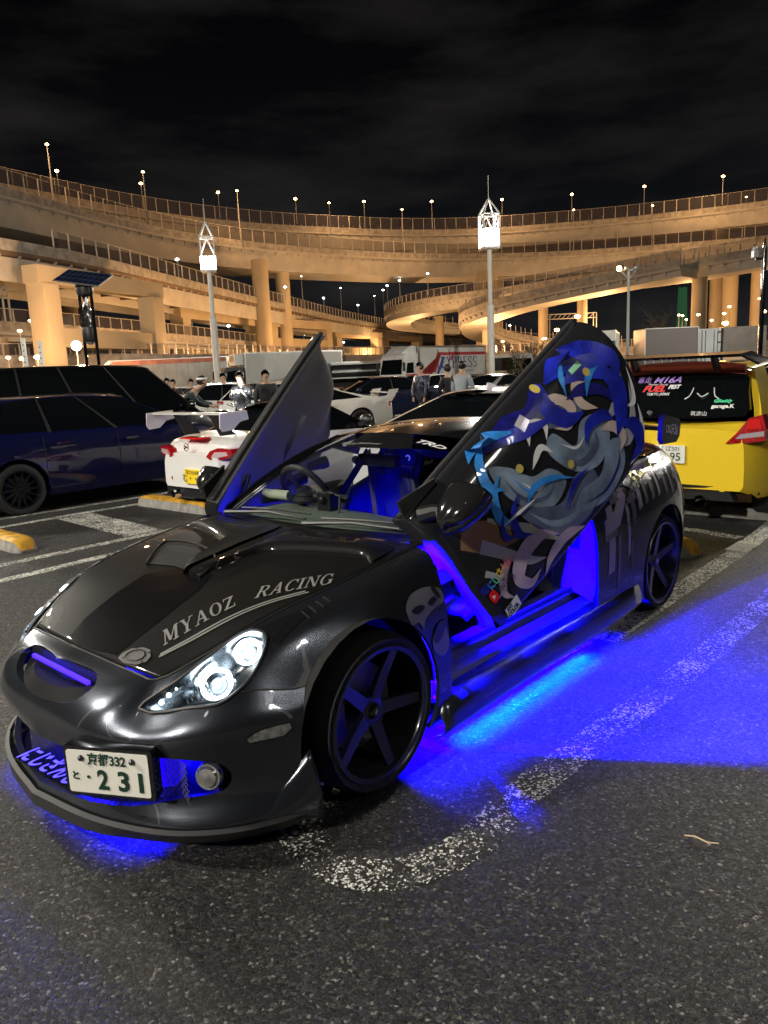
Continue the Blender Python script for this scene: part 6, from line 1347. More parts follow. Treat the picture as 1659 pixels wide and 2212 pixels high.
# silver and bronze flames of the wrap
R_('flame', [(-.52, .66), (-.62, .56), (-.75, .47), (-.82, .40)], [.12, .14, .07, .0], BRZ)
R_('flame', [(-.56, .56), (-.64, .44), (-.72, .33), (-.80, .27)], [.06, .05, .04, .0], SIL)
R_('flame', [(-.66, .62), (-.78, .46), (-.92, .30), (-1.0, .25)], [.015, .05, .06, .0], vin('pale_wisp', (.45, .47, .40)))
R_('flame', [(-1.40, .50), (-1.55, .52), (-1.66, .60), (-1.71, .74)], [.0, .05, .03, .0], SIL)
R_('flame', [(-1.38, .42), (-1.52, .36), (-1.62, .42), (-1.70, .56)], [.0, .08, .04, .0], SIL)
R_('flame', [(-1.60, .48), (-1.66, .46), (-1.70, .52), (-1.73, .62)], [.0, .03, .02, .0], WHT)
R_('flame', [(-1.46, .24), (-1.56, .26), (-1.64, .34), (-1.68, .44)], [.0, .04, .03, .0], WHT)
R_('flame', [(-.50, .46), (-.54, .40), (-.52, .34), (-.47, .33)], [.03, .02, .02, .0], SIL)
# rolling waves in grey-blue, each crest edged with a deep line
for k, (pts, m_) in enumerate((([(-.82, .76), (-.80, .64), (-.86, .50), (-.98, .42), (-1.10, .46), (-1.06, .56), (-.96, .60), (-.90, .70)], GBV), ([(-.80, .56), (-.86, .36), (-1.02, .24), (-1.20, .26), (-1.26, .38), (-1.16, .44), (-1.02, .40), (-.92, .46)], GBD),
    ([(-1.10, .62), (-1.16, .46), (-1.30, .38), (-1.44, .44), (-1.44, .56), (-1.34, .60), (-1.24, .54), (-1.18, .66)], GBV), ([(-1.06, .30), (-1.24, .22), (-1.42, .26), (-1.48, .38), (-1.40, .42), (-1.28, .34), (-1.14, .36)], GBV), ([(-1.12, .76), (-1.22, .66), (-1.36, .62), (-1.40, .68), (-1.30, .72), (-1.22, .80)], GBD))): shape('wave', pts, m_, cuts=.06)
for a, m_, c in (([(-.84, .70), (-.86, .56), (-.96, .48), (-1.06, .50)], GBD, .02), ([(-.84, .50), (-.92, .36), (-1.06, .30), (-1.20, .34)], GBV, .03), ([(-.82, .46), (-.92, .29), (-1.08, .235), (-1.22, .26)], RB2, .012), ([(-1.14, .56), (-1.22, .46), (-1.34, .46), (-1.38, .52)], GBD, .035), ([(-1.10, .31), (-1.26, .26), (-1.40, .30), (-1.44, .36)], RB2, .012), ([(-.90, .62), (-.94, .54), (-1.02, .53)], WHT, .012), ([(-1.18, .60), (-1.24, .53), (-1.32, .54)], WHT, .012), ([(-.96, .43), (-1.04, .36), (-1.16, .38)], GBD, .02), ([(-.88, .66), (-.90, .57), (-.99, .54)], CYB, .010)): R_('wave_line', a, [.0, c, c, .0], m_)
# lilac and cream flames that curl round and round
for a, c, m_ in (([(-.92, .30), (-.82, .38), (-.70, .38), (-.62, .32), (-.66, .25), (-.74, .26)], .07, LIL), ([(-.66, .42), (-.58, .40), (-.52, .33), (-.55, .27)], .04, LIL), ([(-1.06, .22), (-.94, .27), (-.82, .26), (-.74, .215)], .05, LIL), ([(-1.20, .80), (-1.30, .76), (-1.34, .68), (-1.27, .63), (-1.20, .67)], .05, CRM), ([(-1.46, .58), (-1.40, .66), (-1.44, .74), (-1.52, .70)], .045, CRM), ([(-1.04, .70), (-1.10, .76), (-1.17, .72), (-1.13, .66)], .04, WHT), ([(-.98, .62), (-1.08, .66), (-1.12, .60)], .03, WHT), ([(-1.40, .50), (-1.48, .46), (-1.50, .38), (-1.44, .34)], .05, CRM)): R_('curl', a, [.0, c, c * 1.1, c * .7, .0], m_)
# blue streamers
for pts, w, m_ in (([(-1.66, .62), (-1.68, .70), (-1.60, .79), (-1.46, .84), (-1.32, .83)], [.02, .09, .13, .10, .01], RB), ([(-1.62, .56), (-1.60, .68), (-1.50, .76), (-1.38, .78)], [.0, .07, .09, .01], RB), ([(-1.56, .50), (-1.54, .62), (-1.44, .70), (-1.34, .72)], [.0, .05, .06, .0], RB2), ([(-1.30, .85), (-1.24, .76), (-1.28, .66), (-1.38, .62)], [.02, .09, .08, .01], RB), ([(-1.58, .74), (-1.62, .60), (-1.56, .48), (-1.46, .40)], [.03, .10, .09, .0], RB), ([(-1.50, .46), (-1.59, .38), (-1.57, .28), (-1.46, .25)], [.0, .08, .07, .0], RB),
                   ([(-1.26, .83), (-1.16, .80), (-1.05, .83), (-.94, .85)], [.06, .05, .06, .0], RB2), ([(-1.20, .72), (-1.07, .76), (-.95, .81), (-.84, .82)], [.02, .06, .06, .0], RB), ([(-1.02, .80), (-.93, .845), (-.84, .86), (-.77, .83)], [.01, .05, .05, .0], CYB), ([(-.87, .84), (-.80, .80), (-.76, .72), (-.81, .65)], [.01, .04, .05, .0], CYB), ([(-.84, .72), (-.75, .67), (-.71, .58), (-.77, .50)], [.0, .04, .05, .0], CYB), ([(-.86, .60), (-.78, .56), (-.74, .47), (-.80, .41)], [.0, .03, .045, .0], RB),
                   ([(-.76, .60), (-.70, .56), (-.68, .50), (-.74, .46)], [.0, .02, .03, .0], RB), ([(-1.14, .44), (-1.03, .53), (-.92, .56), (-.84, .52)], [.0, .03, .03, .0], CYB), ([(-1.48, .85), (-1.40, .80), (-1.35, .72)], [.0, .03, .0], CYB), ([(-1.60, .72), (-1.52, .72), (-1.44, .66)], [.0, .04, .0], CYB), ([(-1.28, .50), (-1.36, .56), (-1.46, .54), (-1.50, .48)], [.0, .05, .06, .0], RB), ([(-1.00, .36), (-1.12, .42), (-1.24, .42)], [.0, .03, .0], RB)): R_('streamer', pts, w, m_)
for c in ((-1.525, .74), (-1.27, .845), (-1.16, .50), (-.93, .67)): shape('gold_disc', [(c[0] + .020 * cos(a * pi / 4), c[1] + .020 * sin(a * pi / 4)) for a in range(8)], GLD)
R_('light_streak', [(-1.455, .79), (-1.53, .79)], [.022, .026], GRN); R_('light_streak', [(-.70, .55), (-.80, .537), (-.90, .523)], [.004, .016, .004], WHT)
R_('grey_rect', [(-1.06, .785), (-1.12, .80)], [.05, .045], SIL)
def dtext(body, size, a, b_, m, w=None, bold=.001, nm='door_lettering'):
    """text from a to b (closed-door x,z)"""
    V, F = text_geo(body, size, 0, 'LEFT', 1, bold); a, b_ = Vector(a), Vector(b_); d = b_ - a; Ln = d.length; d.normalize(); up = Vector((-d.y, d.x)) * -1
    x0 = min(v.x for v in V); ww = max(v.x for v in V) - x0; k = Ln / ww; _lift[0] += 1; dd = .0012 + .00022 * _lift[0]
    V2 = [(a.x + d.x * (v.x - x0) * k + up.x * v.y, a.y + d.y * (v.x - x0) * k + up.y * v.y, 0) for v in V]
    return decal(nm, V2, F, lambda q: on_door(q.x, q.y, dd), m, LD, .06)
cols = [(.05, .3, .8), (.1, .6, .3), (.8, .6, .05), (.85, .3, .05), (.8, .05, .1)]
for k, (ch, c) in enumerate(zip('にじさんじ', cols)): dtext(ch, .05, (-.475 - k * .032, .405 + k * .004), (-.503 - k * .032, .409 + k * .004), vin('logo_colour_%s' % 'abcde'[k], c))
shape('logo_ball', [(-.452 + .022 * cos(a * pi / 4), .418 + .022 * sin(a * pi / 4)) for a in range(8)], RB)
shape('play_button', [(-.447, .385), (-.482, .388), (-.487, .345), (-.452, .338)], vin('play_red', (.7, .01, .01)), n=3); shape('play_triangle', [(-.458, .374), (-.476, .362), (-.459, .352)], WHT, n=1)
dtext('YouTube', .045, (-.492, .365), (-.60, .372), PBK)
shape('white_label', [(-.472, .275), (-.560, .282), (-.556, .226), (-.466, .219)], WHT, n=1); dtext('ANY', .028, (-.478, .262), (-.518, .266), PBK, bold=.002); dtext('COLOR', .028, (-.474, .236), (-.546, .242), PBK, bold=.002)
# ---- wing badge artwork (silver) on left front wing
def side_shape(nm, pts, m, d=.004, n=5): P = catmull([(p[0], 0, p[1]) for p in pts], n, closed=True); return decal(nm, P, [tuple(range(len(P)))], lambda v: on_side(v.x, v.z, 1, d), m, HR, .05)
side_shape('wing_artwork', [(-.15, .672), (-.20, .705), (-.28, .712), (-.36, .690), (-.372, .64), (-.30, .625), (-.24, .600), (-.225, .565), (-.20, .60), (-.16, .60), (-.145, .64)], mat('dull_silver', (.28, .27, .33), .3, .4))
side_shape('wing_artwork', [(-.285, .455), (-.27, .51), (-.31, .545), (-.36, .535), (-.375, .47), (-.34, .43)], MATS['dull_silver']); side_shape('wing_artwork', [(-.275, .51), (-.30, .49), (-.34, .515), (-.372, .565), (-.31, .56)], paint('dark_violet', (.05, .04, .10)), .006)  # second shape is a dark violet patch of the artwork
for pts in ([(-.17, .65), (-.22, .66), (-.25, .645), (-.20, .63)], [(-.27, .655), (-.31, .67), (-.33, .655), (-.29, .64)], [(-.31, .70), (-.335, .66), (-.355, .66), (-.33, .705)]): side_shape('wing_artwork_eye', pts, PBK, .006, 3)
# ---- chrome lettering of the rear quarter
def qs(nm, pts, m, d=.003): P = [Vector((p[0], 0, p[1])) for p in pts]; return decal(nm, P, [tuple(range(len(P)))], lambda v: on_q(v.x, v.z, d), m, HR, .06)
random.seed(11)
VS = mat('violet_sheen', (.50, .42, .56), .3, .3); DS = mat('dim_chrome', (.20, .19, .21), .3, .4)  # violet reflections of the chrome are painted into the lettering colour
for k, (x, z0, z1, w, sh_) in enumerate([(-1.80, .40, .78, .07, .04), (-1.90, .30, .62, .035, .02), (-1.92, .68, .86, .05, .05), (-2.02, .46, .84, .03, .03), (-2.09, .62, .88, .045, .04), (-2.06, .38, .56, .025, .0), (-2.18, .70, .90, .05, .05), (-2.27, .72, .90, .04, .05), (-2.36, .73, .91, .05, .06), (-2.46, .74, .92, .04, .06), (-2.57, .73, .92, .05, .06), (-2.68, .72, .92, .045, .05), (-2.80, .68, .91, .05, .05), (-2.92, .60, .90, .045, .03)]):
    qs('quarter_lettering', [(x, z0), (x - w, z0 + .02), (x - w - sh_, z1), (x - sh_, z1 - .02)], VS if k % 3 == 0 else DS)
    if k % 2 == 0: qs('quarter_lettering', [(x + .02, (z0 + z1) / 2), (x - w - .05, (z0 + z1) / 2 + .02), (x - w - .05, (z0 + z1) / 2 + .06), (x + .02, (z0 + z1) / 2 + .03)], DS, .004)
qs('quarter_flash', [(-1.78, .60), (-1.95, .66), (-2.08, .80), (-2.05, .86), (-1.92, .74), (-1.80, .70)], VS, .004); qs('quarter_flash', [(-2.15, .80), (-2.35, .86), (-2.6, .90), (-2.9, .91), (-2.6, .93), (-2.3, .915)], mat('olive_chrome', (.45, .42, .20), .15, .9), .0045)
b = MB(); fd = catmull([(-1.95, .80, 0), (-1.97, .70, 0), (-2.04, .64, 0), (-2.13, .66, 0), (-2.18, .76, 0), (-2.14, .84, 0), (-2.02, .85, 0)], 4, closed=True); b.tube([on_q(p.x, p.y, .001) for p in fd + fd[:1]], .003, 5); b.build('fuel_flap_gap', BLK, HR)
# stickers on the right front wing
for k, (tx, x, y) in enumerate((('TRD', .03, -.715), ('RECARO', .12, -.712), ('BLITZ', .20, -.71), ('NRG', .30, -.70), ('TEIN', .42, -.665), ('BRIDE', .52, -.60))):
    V, F = text_geo(tx, .055, .2, 'CENTER', 1, .002); V2 = [(x + v.x * .8 * -1, y + v.y * 1.0 * -1, 0) for v in V]; V2 = [(x - v.y * 1.0, y + v.x * .0 + v.x * .9 * .35, 0) for v in V]
    V2 = [(x - v.x * .9, y - v.y * .8, 0) for v in V]
    decal('wing_sticker', V2, F, lambda q: (on_top(q.x, q.y, -1, .003) or Vector((q.x, q.y, .7))), WHT if k % 2 else mat('dim_vinyl2', (.1, .1, .1)), HR, .05)
# ---- interior: dashboard, wheel, seats
DGp = [[(-.42, 0, .84), (-.43, .3, .835), (-.47, .58, .82)], [(-.55, 0, .875), (-.56, .3, .868), (-.58, .60, .84)], [(-.68, 0, .875), (-.69, .3, .86), (-.70, .60, .84)], [(-.76, 0, .83), (-.76, .3, .82), (-.76, .60, .80)], [(-.78, 0, .60), (-.78, .3, .60), (-.78, .60, .60)]]
V, F, a_, b_ = grid_patch([mir(r_) for r_ in DGp], 5, 5); V = [Vector((v.x, v.y, v.z + .022 * math.exp(-((v.y + .38) / .14) ** 2) * (v.z > .8))) for v in V]; o = mobj('dashboard', V, F, DASHM, HR); clean(o)
b = MB(); cx = Vector((-.78, -.37, .92)); Mx = Matrix.Translation(cx) @ Matrix.Rotation(R(-62), 4, 'Y'); ring = [(.165 * cos(2 * pi * k / 36), .165 * sin(2 * pi * k / 36), 0) for k in range(37)]; b.tube(ring, .017, 8, False)
for a in (0, 120, 240): b.bar((0, 0, -.02), (.16 * cos(R(a + 90)), .16 * sin(R(a + 90)), 0), .03, .012)
b.lathe([(0, .02), (.04, .015), (.05, -.03), (.04, -.06), (0, -.06)], 20); b.build('steering_wheel', INT, HR, M=Mx)
b = MB(); b.tube([(-.64, -.56, .925), (-.65, -.36, .925)], .026, 12); b.build('dash_roll', mat('pale_roll', (.55, .60, .50), .7), HR); b = MB(); b.lathe([(0, 0), (.075, 0), (.08, .01), (.06, .03), (.065, .035), (.05, .05), (0, .05)], 24, 'Z', (-.68, -.26, .90)); b.build('dash_dial', INT, HR)
b = MB(); b.tube([(-.66, -.30, .925), (-.70, -.12, .93), (-.72, .0, .92)], .020, 10); b.build('dash_pod', INT, HR)
b = MB(); b.box(-.66, -.60, -.10, -.01, .87, .965); b.sph((-.595, -.055, .935), .022, 12, 8); b.build('dash_camera', BLK, HR, False); b = MB(); b.tube([(-.63, -.05, .97), (-.64, .02, .95), (-.60, .05, .88)], .006, 6); b.build('dash_cable', BLK, HR)
b = MB(); b.box(-1.06, -1.01, -.20, .06, 1.05, 1.11); b.tube([(-1.0, -.21, 1.08), (-.97, -.16, 1.075)], .022, 12); b.build('rear_view_mirror', BLK, HR, False); b = MB(); b.bar((-1.03, -.05, 1.11), (-1.08, -.05, 1.19), .02); b.build('mirror_stem', BLK, HR, False)
def seat(y0, nm='bucket_seat'):
    q = bpy.data.objects.new(nm, None); COL.objects.link(q); q.parent = HR; q.location = (0, y0, 0); SM = mat('seat_blue', (.012, .016, .10), .75); SE_ = mat('seat_edge', (.01, .01, .012), .5)
    G = [[(-1.62, -.13, 1.06), (-1.60, 0, 1.085), (-1.62, .13, 1.06)], [(-1.57, -.155, 1.0), (-1.545, 0, 1.01), (-1.57, .155, 1.0)], [(-1.52, -.15, .90), (-1.51, 0, .90), (-1.52, .15, .90)], [(-1.42, -.25, .82), (-1.46, 0, .80), (-1.42, .25, .82)], [(-1.34, -.26, .66), (-1.40, 0, .64), (-1.34, .26, .66)], [(-1.28, -.24, .48), (-1.34, 0, .46), (-1.28, .24, .48)], [(-1.20, -.25, .42), (-1.18, 0, .37), (-1.20, .25, .42)], [(-.90, -.25, .45), (-.90, 0, .41), (-.90, .25, .45)], [(-.84, -.22, .40), (-.84, 0, .38), (-.84, .22, .40)]]
    V, F, a_, b_ = grid_patch(G, 4, 5); o = mobj('cushion', V, F, SM, q); clean(o); solidify(o, .05, 0)
    for s in (-1, 1):
        b = MB(); b.tube([(G[k][0][0] + .02, s * (abs(G[k][0][1]) + .01), G[k][0][2]) for k in range(9)], .030, 8); b.build('bolster', SE_, q)
        b = MB(); b.box(-1.50, -1.485, s * .10 - .03, s * .10 + .03, .915, .945); b.build('belt_slot', PBK, q, False)
    b = MB(); b.tube([(-1.60, -.12, 1.08), (-1.60, 0, 1.105), (-1.60, .12, 1.08)], .03, 8); b.build('headrest_edge', SE_, q)
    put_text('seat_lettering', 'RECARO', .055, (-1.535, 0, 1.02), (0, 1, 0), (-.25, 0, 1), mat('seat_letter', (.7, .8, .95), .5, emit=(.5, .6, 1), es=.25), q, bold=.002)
    for k in range(6): b = MB(); b.bar((-1.37 - .02 * k, -.13, .55 + .04 * k), (-1.37 - .02 * k, .13, .55 + .04 * k), .004); b.build('seam', SE_, q, False)
    return q
seat(-.38); seat(.38)
b = MB(); b.bar((-1.52, -.60, 1.06), (-1.05, -.62, .60), .05, .004, up=(0, 1, 0)); b.bar((-1.52, -.60, 1.06), (-1.15, -.20, .52), .045, .004, up=(1, 0, 0)); b.build('seat_belt', mat('belt_web', (.03, .03, .035), .6), HR, False)
b = MB(); b.box(-1.20, -1.18, -.30, -.25, .60, .68); b.build('belt_buckle', CHR, HR, False)
# ---- blue light: strips under the skirts and lip, lamps in the cabin
def hl(loc, *a): return HR.matrix_world @ Vector(loc)
bpy.context.view_layer.update()
BLC = (.0015, .0, 1.0)
def strip_light(loc, rot, sx, sy, p, col=BLC, spread=112): l = area('underglow', loc, rot, sx, sy, p, col, HR, spread); return l
strip_light((-1.05, .80, .125), (R(20), 0, 0), 1.15, .015, 17, (.0, .22, 1.0), 72); strip_light((-1.05, .66, .15), (R(27), 0, 0), 1.5, .03, 420)
strip_light((-1.05, -.80, .10), (R(-25), 0, 0), 1.5, .03, 200); strip_light((.66, -.05, .12), (0, R(-22), 0), .03, .9, 60, BLC, 90); strip_light((-2.9, 0, .15), (0, R(20), 0), .03, .8, 22)

point('cabin_light', (-1.15, -.10, .50), 9, BLC, .02, HR); point('cabin_light', (-1.25, -.02, 1.12), 5, BLC, .03, HR); point('cabin_light', (-1.0, -.60, .45), 300, BLC, .03, HR); spot('cabin_light', (-1.05, .50, .86), (-1.25, .95, .1), 60, BLC, 110, .03, .6, HR)
spot('hinge_light', (-.27, .655, .70), (-1.2, 1.9, 0), 12000, BLC, 152, .02, .3, HR); [spot('sill_fill', (x_, .875, .31), (x_ - .95, 1.42, .0), 1500, BLC, 62, .03, .5, HR) for x_ in (-.42, -.85, -1.25)]; point('intake_light', (.655, -.10, .30), 45, BLC, .02, HR); point('intake_light', (.62, .45, .29), 9, BLC, .02, HR); point('wheel_light', (-.25, .55, .35), 1.5, BLC, .02, HR)  # the sill spots are added to spread the blue over the ground

for q, p in enumerate(((-.97, -.50, 1.045), (-.82, -.52, .975), (-.66, -.54, .905))): b = MB(); b.tube([(p[0] + .05, p[1] - .0, p[2] - .01), (p[0] - .03, p[1] + .03, p[2] + .005), (p[0] - .055, p[1] + .04, p[2] + .01)], [.022, .036, .034], 14); b.build('gauge_pod', BLK, HR)
# ================================================================== LORRIES
LW = mat('lorry_white', (.55, .55, .53), .4, coat=.3, noise=(1.5, .15)); LG = mat('lorry_grey', (.22, .22, .21), .35, .3, noise=(.6, .35, 6)); LBX = mat('lorry_box', (.50, .49, .46), .45, noise=(.8, .12)); ALU = mat('aluminium', (.45, .44, .42), .3, .8)
def lorry(loc, h, label, cab=LW, box=LBX, L=8.8, H=3.45, W=2.3, deflector=True, cabH=2.9, kind='box', group='lorries in the far row', z=0):
    r = empty('lorry', (loc[0], loc[1], z), h, label, 'lorry', group); w = W / 2
    b = MB(); b.prism([(0, .45), (0, 1.25), (-.06, 1.35), (-.32, cabH - .25), (-.55, cabH), (-1.9, cabH + .02), (-1.9, .45)], -w, w); b.build('cab', cab, r, sharp=30)
    b = MB(); b.add([(-.045, -w * .90, 1.40), (-.045, w * .90, 1.40), (-.285, w * .84, cabH - .42), (-.285, -w * .84, cabH - .42)], [(0, 1, 2, 3)]); M = Matrix.Translation((.02, 0, 0)); b.build('windscreen', DGL, r, False, M=M)
    for s in (-1, 1):
        b = MB(); b.prism([(-.45, 1.45), (-.62, 2.2), (-1.35, 2.25), (-1.35, 1.45)], s * (w + .004), s * (w + .016)); b.build('side_window', DGL, r, False)
        b = MB(); b.prism([(-1.42, .8), (-1.42, 2.4), (-1.435, 2.4), (-1.435, .8)], s * (w + .003), s * (w + .01)); b.build('door_seam', BLK, r, False)
        b = MB(); b.box(-.12, .06, s * (w + .18) - .06, s * (w + .18) + .06, 1.6, 2.25); b.bar((-.1, s * w, 2.2), (-.05, s * (w + .18), 2.2), .03); b.build('mirror', BLK, r, False)
        b = MB(); b.box(.0, .03, s * (w - .30) - .2, s * (w - .30) + .2, .62, .82); b.build('headlight', WLEN, r, False)
        b = MB(); b.box(-.01, .02, s * w * .55 - .35, s * w * .55 + .35, .98, 1.08); b.build('grille_bar', CHR, r, False)
    b = MB(); b.box(-.005, .03, -w * .75, w * .75, .84, .96); b.box(-.005, .03, -w * .7, w * .7, 1.12, 1.2); b.build('grille', BLK, r, False)
    b = MB(); b.box(-.06, .10, -w, w, .40, .62); b.build('bumper', cab, r, False)
    if deflector:
        b = MB(); st = [(-.45, cabH + .0, w * .75), (-.85, cabH + .30, w * .80), (-1.35, cabH + .55, w * .86), (-1.9, H + .05, w * .92)]
        V = [];
        for x, zz, ww in st: V += [(x, -ww, cabH - .01), (x, -ww * .9, zz), (x, ww * .9, zz), (x, ww, cabH - .01)]
        F = [(4 * i + j, 4 * i + j + 1, 4 * i + j + 5, 4 * i + j + 4) for i in range(3) for j in range(3)] + [(12, 13, 14, 15)]; b.add(V, F); b.build('roof_deflector', cab, r, sharp=40)
    b = MB(); b.box(-L - 2.1, -1.9, -.45, .45, .65, .95); b.build('chassis', UND, r, False)
    for xx in (-1.1, -L - .4, -L + .9):
        for s in (-1, 1):
            b = MB(); b.lathe([(0, s * w), (.26, s * (w + .0)), (.30, s * (w - .03)), (.48, s * (w - .02)), (.50, s * (w - .05)), (.50, s * (w - .3))], 24, 'Y', (xx, 0, .50)); b.build('wheel', RUB, r)
            b = MB(); b.lathe([(0, s * (w + .01)), (.24, s * (w + .004)), (.28, s * (w - .02))], 20, 'Y', (xx, 0, .50)); b.build('hub', ALU, r)
    if kind == 'box':
        b = MB(); b.box(-L - 2.2, -2.05, -w, w, 1.0, H); b.build('cargo_box', box, r, False)
        for s in (-1, 1):
            b = MB(); b.box(-L - 2.22, -2.03, s * (w + .005) - .012, s * (w + .005) + .012, H - .10, H + .02); b.build('top_rail', ALU, r, False)
            b = MB(); b.box(-L - 2.22, -2.03, s * (w + .005) - .012, s * (w + .005) + .012, .98, 1.12); b.build('bottom_rail', ALU, r, False)
            for xx in (-2.1, -L - 2.15): b = MB(); b.box(xx - .05, xx + .05, s * (w + .008) - .012, s * (w + .008) + .012, 1.0, H); b.build('corner_post', ALU, r, False)
    return r
NAV = mat('navy_letter', (.02, .04, .18), .5); RDS = mat('red_stripe', (.35, .03, .04), .5); BLS = mat('blue_stripe', (.04, .07, .30), .5)
e = lorry((.95, 56.5), HB, 'white lorry lettered EXPRESS with red and blue stripes along its box', H=3.42)
w = 1.15
V, F, ww = serif_geo('EXPRESS'); K = 4.9 / ww
mobj('express_lettering', [(-4.75 - v.x * K, w + .02 + v.z, 1.72 + v.y * .88) for v in V], F, NAV, e, False)
put_text('small_lettering', 'MATSUO', .26, (-8.6, w + .02, 1.45), (-1, 0, 0), (0, 0, 1), NAV, e, width=1.1); put_text('cab_lettering', 'MATSUO', .2, (-.52, 0, 2.93), (0, 1, 0), (-.5, 0, .6), NAV, e, width=.9)
for nm, m, P in (('red_stripe', RDS, [(-4.6, 2.95), (-10.9, 2.95), (-10.9, 2.72), (-4.9, 2.72)]), ('red_stripe', RDS, [(-4.3, 2.95), (-4.9, 2.95), (-4.05, 1.42), (-2.1, 1.42), (-2.1, 1.30), (-3.6, 1.30)]), ('blue_stripe', BLS, [(-4.95, 2.60), (-5.3, 2.60), (-4.5, 1.30), (-4.12, 1.30)]), ('red_stripe', RDS, [(-6.2, 2.72), (-6.5, 2.72), (-6.15, 2.3), (-5.9, 2.3)])):
    mobj(nm, [(x, w + .013, z) for x, z in P], [tuple(range(len(P)))], m, e, False)
b = MB(); b.box(-5.85, -4.3, w + .004, w + .012, 1.15, 3.15); b.build('side_door', LBX, e, False)
for xx in (-5.8, -4.35): b = MB(); b.box(xx - .03, xx + .03, w + .015, w + .05, 1.1, 3.2); b.build('door_post', CHR, e, False)
for s_, nm in ((1, 'red_band'),): b = MB(); b.box(-1.9, -.4, w + .004, w + .012, 1.28, 1.38); b.build(nm, RDS, e, False)
t = lorry((-26.9, 71.5), R(184), 'long grey-sided articulated lorry at left with a white rounded cab', box=LG, L=10.6, H=3.75, W=2.4)
b = MB(); b.box(-12.6, -2.1, 1.205, 1.222, 3.30, 3.70); b.build('red_lit_top_band', mat('red_lit_band', (.28, .10, .07), .6, noise=(1.2, .5, 5)), t, False)  # red light along the trailer top is put into this band's colour
for k in range(10): b = MB(); b.box(-12.3 + k * 1.08, -12.28 + k * 1.08, 1.205, 1.215, 1.15, 3.3); b.build('panel_seam', mat('seam_grey', (.12, .12, .12), .5), t, False)
f_ = lorry((-12.9, 60.5), R(204), 'refrigerated lorry with dark cab and white cooling unit above it', cab=mat('dark_cab', (.03, .03, .035), .3, coat=.4), box=LBX, L=8.2, H=3.6, deflector=False, cabH=2.5)
b = MB(); b.box(-2.02, -1.3, -.95, .95, 2.65, 3.55); b.build('cooling_unit', LW, f_, False)
for k in range(5): b = MB(); b.box(-1.30, -1.28, -.75, .75, 3.0 + k * .09, 3.04 + k * .09); b.build('vent_slat', UND, f_, False)
tk = lorry((-5.8, 57.5), R(205), 'low lorry with black sheeted load banded in white, left of the express lorry', cab=mat('dark_cab', (.03, .03, .035)), L=5.6, deflector=False, cabH=2.2, kind='flat')
b = MB(); b.tube([(-7.6, 0, 1.75), (-2.2, 0, 1.75)], .80, 20); b.build('load', mat('black_sheet', (.015, .015, .016), .25, coat=.4), tk)
for zz, hh in ((1.25, .10), (1.72, .12), (2.3, .12)): b = MB(); b.box(-7.65, -2.15, .70 if zz != 1.72 else .795, .78 if zz != 1.72 else .82, zz, zz + hh); b.build('white_band', LW, tk, False)
for zz in (2.42,): b = MB(); b.box(-7.65, -2.15, -.6, .6, zz, zz + .12); b.build('top_hatch', CHR, tk, False)
mb_ = lorry((12.1, 42.5), R(250), 'decorated lorry with blue visor, chrome lamps and white peaked roof', cab=mat('deco_blue', (.01, .07, .22), .2, coat=.6), L=5.5, H=3.4, deflector=False, cabH=2.75)
b = MB(); b.add([(.05, -1.2, 2.75), (.05, 1.2, 2.75), (.05, 0, 3.35), (-2, -1.2, 2.8), (-2, 1.2, 2.8), (-2, 0, 3.4)], [(0, 1, 2), (0, 2, 5, 3), (1, 4, 5, 2), (3, 5, 4)]); b.build('peaked_roof', LW, mb_, False)
for k in range(9):
    b = MB(); b.sph((.1, -1.0 + (k % 3) * .2, 2.35 - .28 * (k // 3)), .05, 8, 6); b.build('marker_lamp', SOD if k % 2 else WHG, mb_)
def bigbox(x0, x1, y, z1, m, label, frame=True, cat='lorry body', h=0.0, split=False):
    r = empty('box_lorry', (x0, y, 0), h, label, 'lorry', 'lorries in the far row'); Lb = x1 - x0
    b = MB(); b.box(0, Lb, 0, 2.4, 1.0, z1); b.build('cargo_box', m, r, False)
    b = MB(); b.box(.2, Lb - .2, .5, 1.9, .6, 1.0); b.build('chassis', UND, r, False)
    for xx in (.7, 1.7, Lb - .7):
        b = MB(); b.lathe([(0, -.02), (.48, -.02), (.48, .3)], 20, 'Y', (xx, .05, .5)); b.build('wheel', RUB, r)
    if frame:
        for a, c in (((0, 1.0), (0, z1)), ((Lb, 1.0), (Lb, z1)), ((0, z1), (Lb, z1)), ((0, 1.75), (Lb, 1.75)), ((0, 1.0), (Lb, 1.0))):
            b = MB(); b.bar((a[0], -.03, a[1]), (c[0], -.03, c[1]), .10, .06); b.build('frame_rail', ALU, r, False)
        for k in range(1, 6): b = MB(); b.bar((Lb * k / 6, -.03, 1.0), (Lb * k / 6, -.03, 1.72), .05); b.build('stake', ALU, r, False)
    return r
bigbox(18.8, 22.5, 53, 3.75, mat('screen_grey', (.17, .155, .15), .18, .2), 'lorry with a large smooth grey side panel framed in aluminium above the yellow hatchback')
b2_ = bigbox(22.62, 24.2, 53.2, 3.6, mat('door_grey', (.33, .35, .35), .5, noise=(1, .2)), 'pale grey container end with locking bars, between two lorry boxes', frame=False)
for xx in (.25, .5, 1.1, 1.35): b = MB(); b.tube([(xx, -.03, 1.1), (xx, -.03, 3.5)], .025, 6); b.build('locking_bar', DCH, b2_)
for zz in (1.3, 1.9, 2.6, 3.3): b = MB(); b.box(1.40, 1.56, -.05, 0, zz, zz + .08); b.build('hinge', UND, b2_, False)
b3_ = bigbox(24.3, 27.3, 53, 3.65, mat('shiny_alu', (.42, .38, .34), .22, .75, noise=(2, .2)), 'lorry with polished aluminium box catching orange light at the right', frame=False)
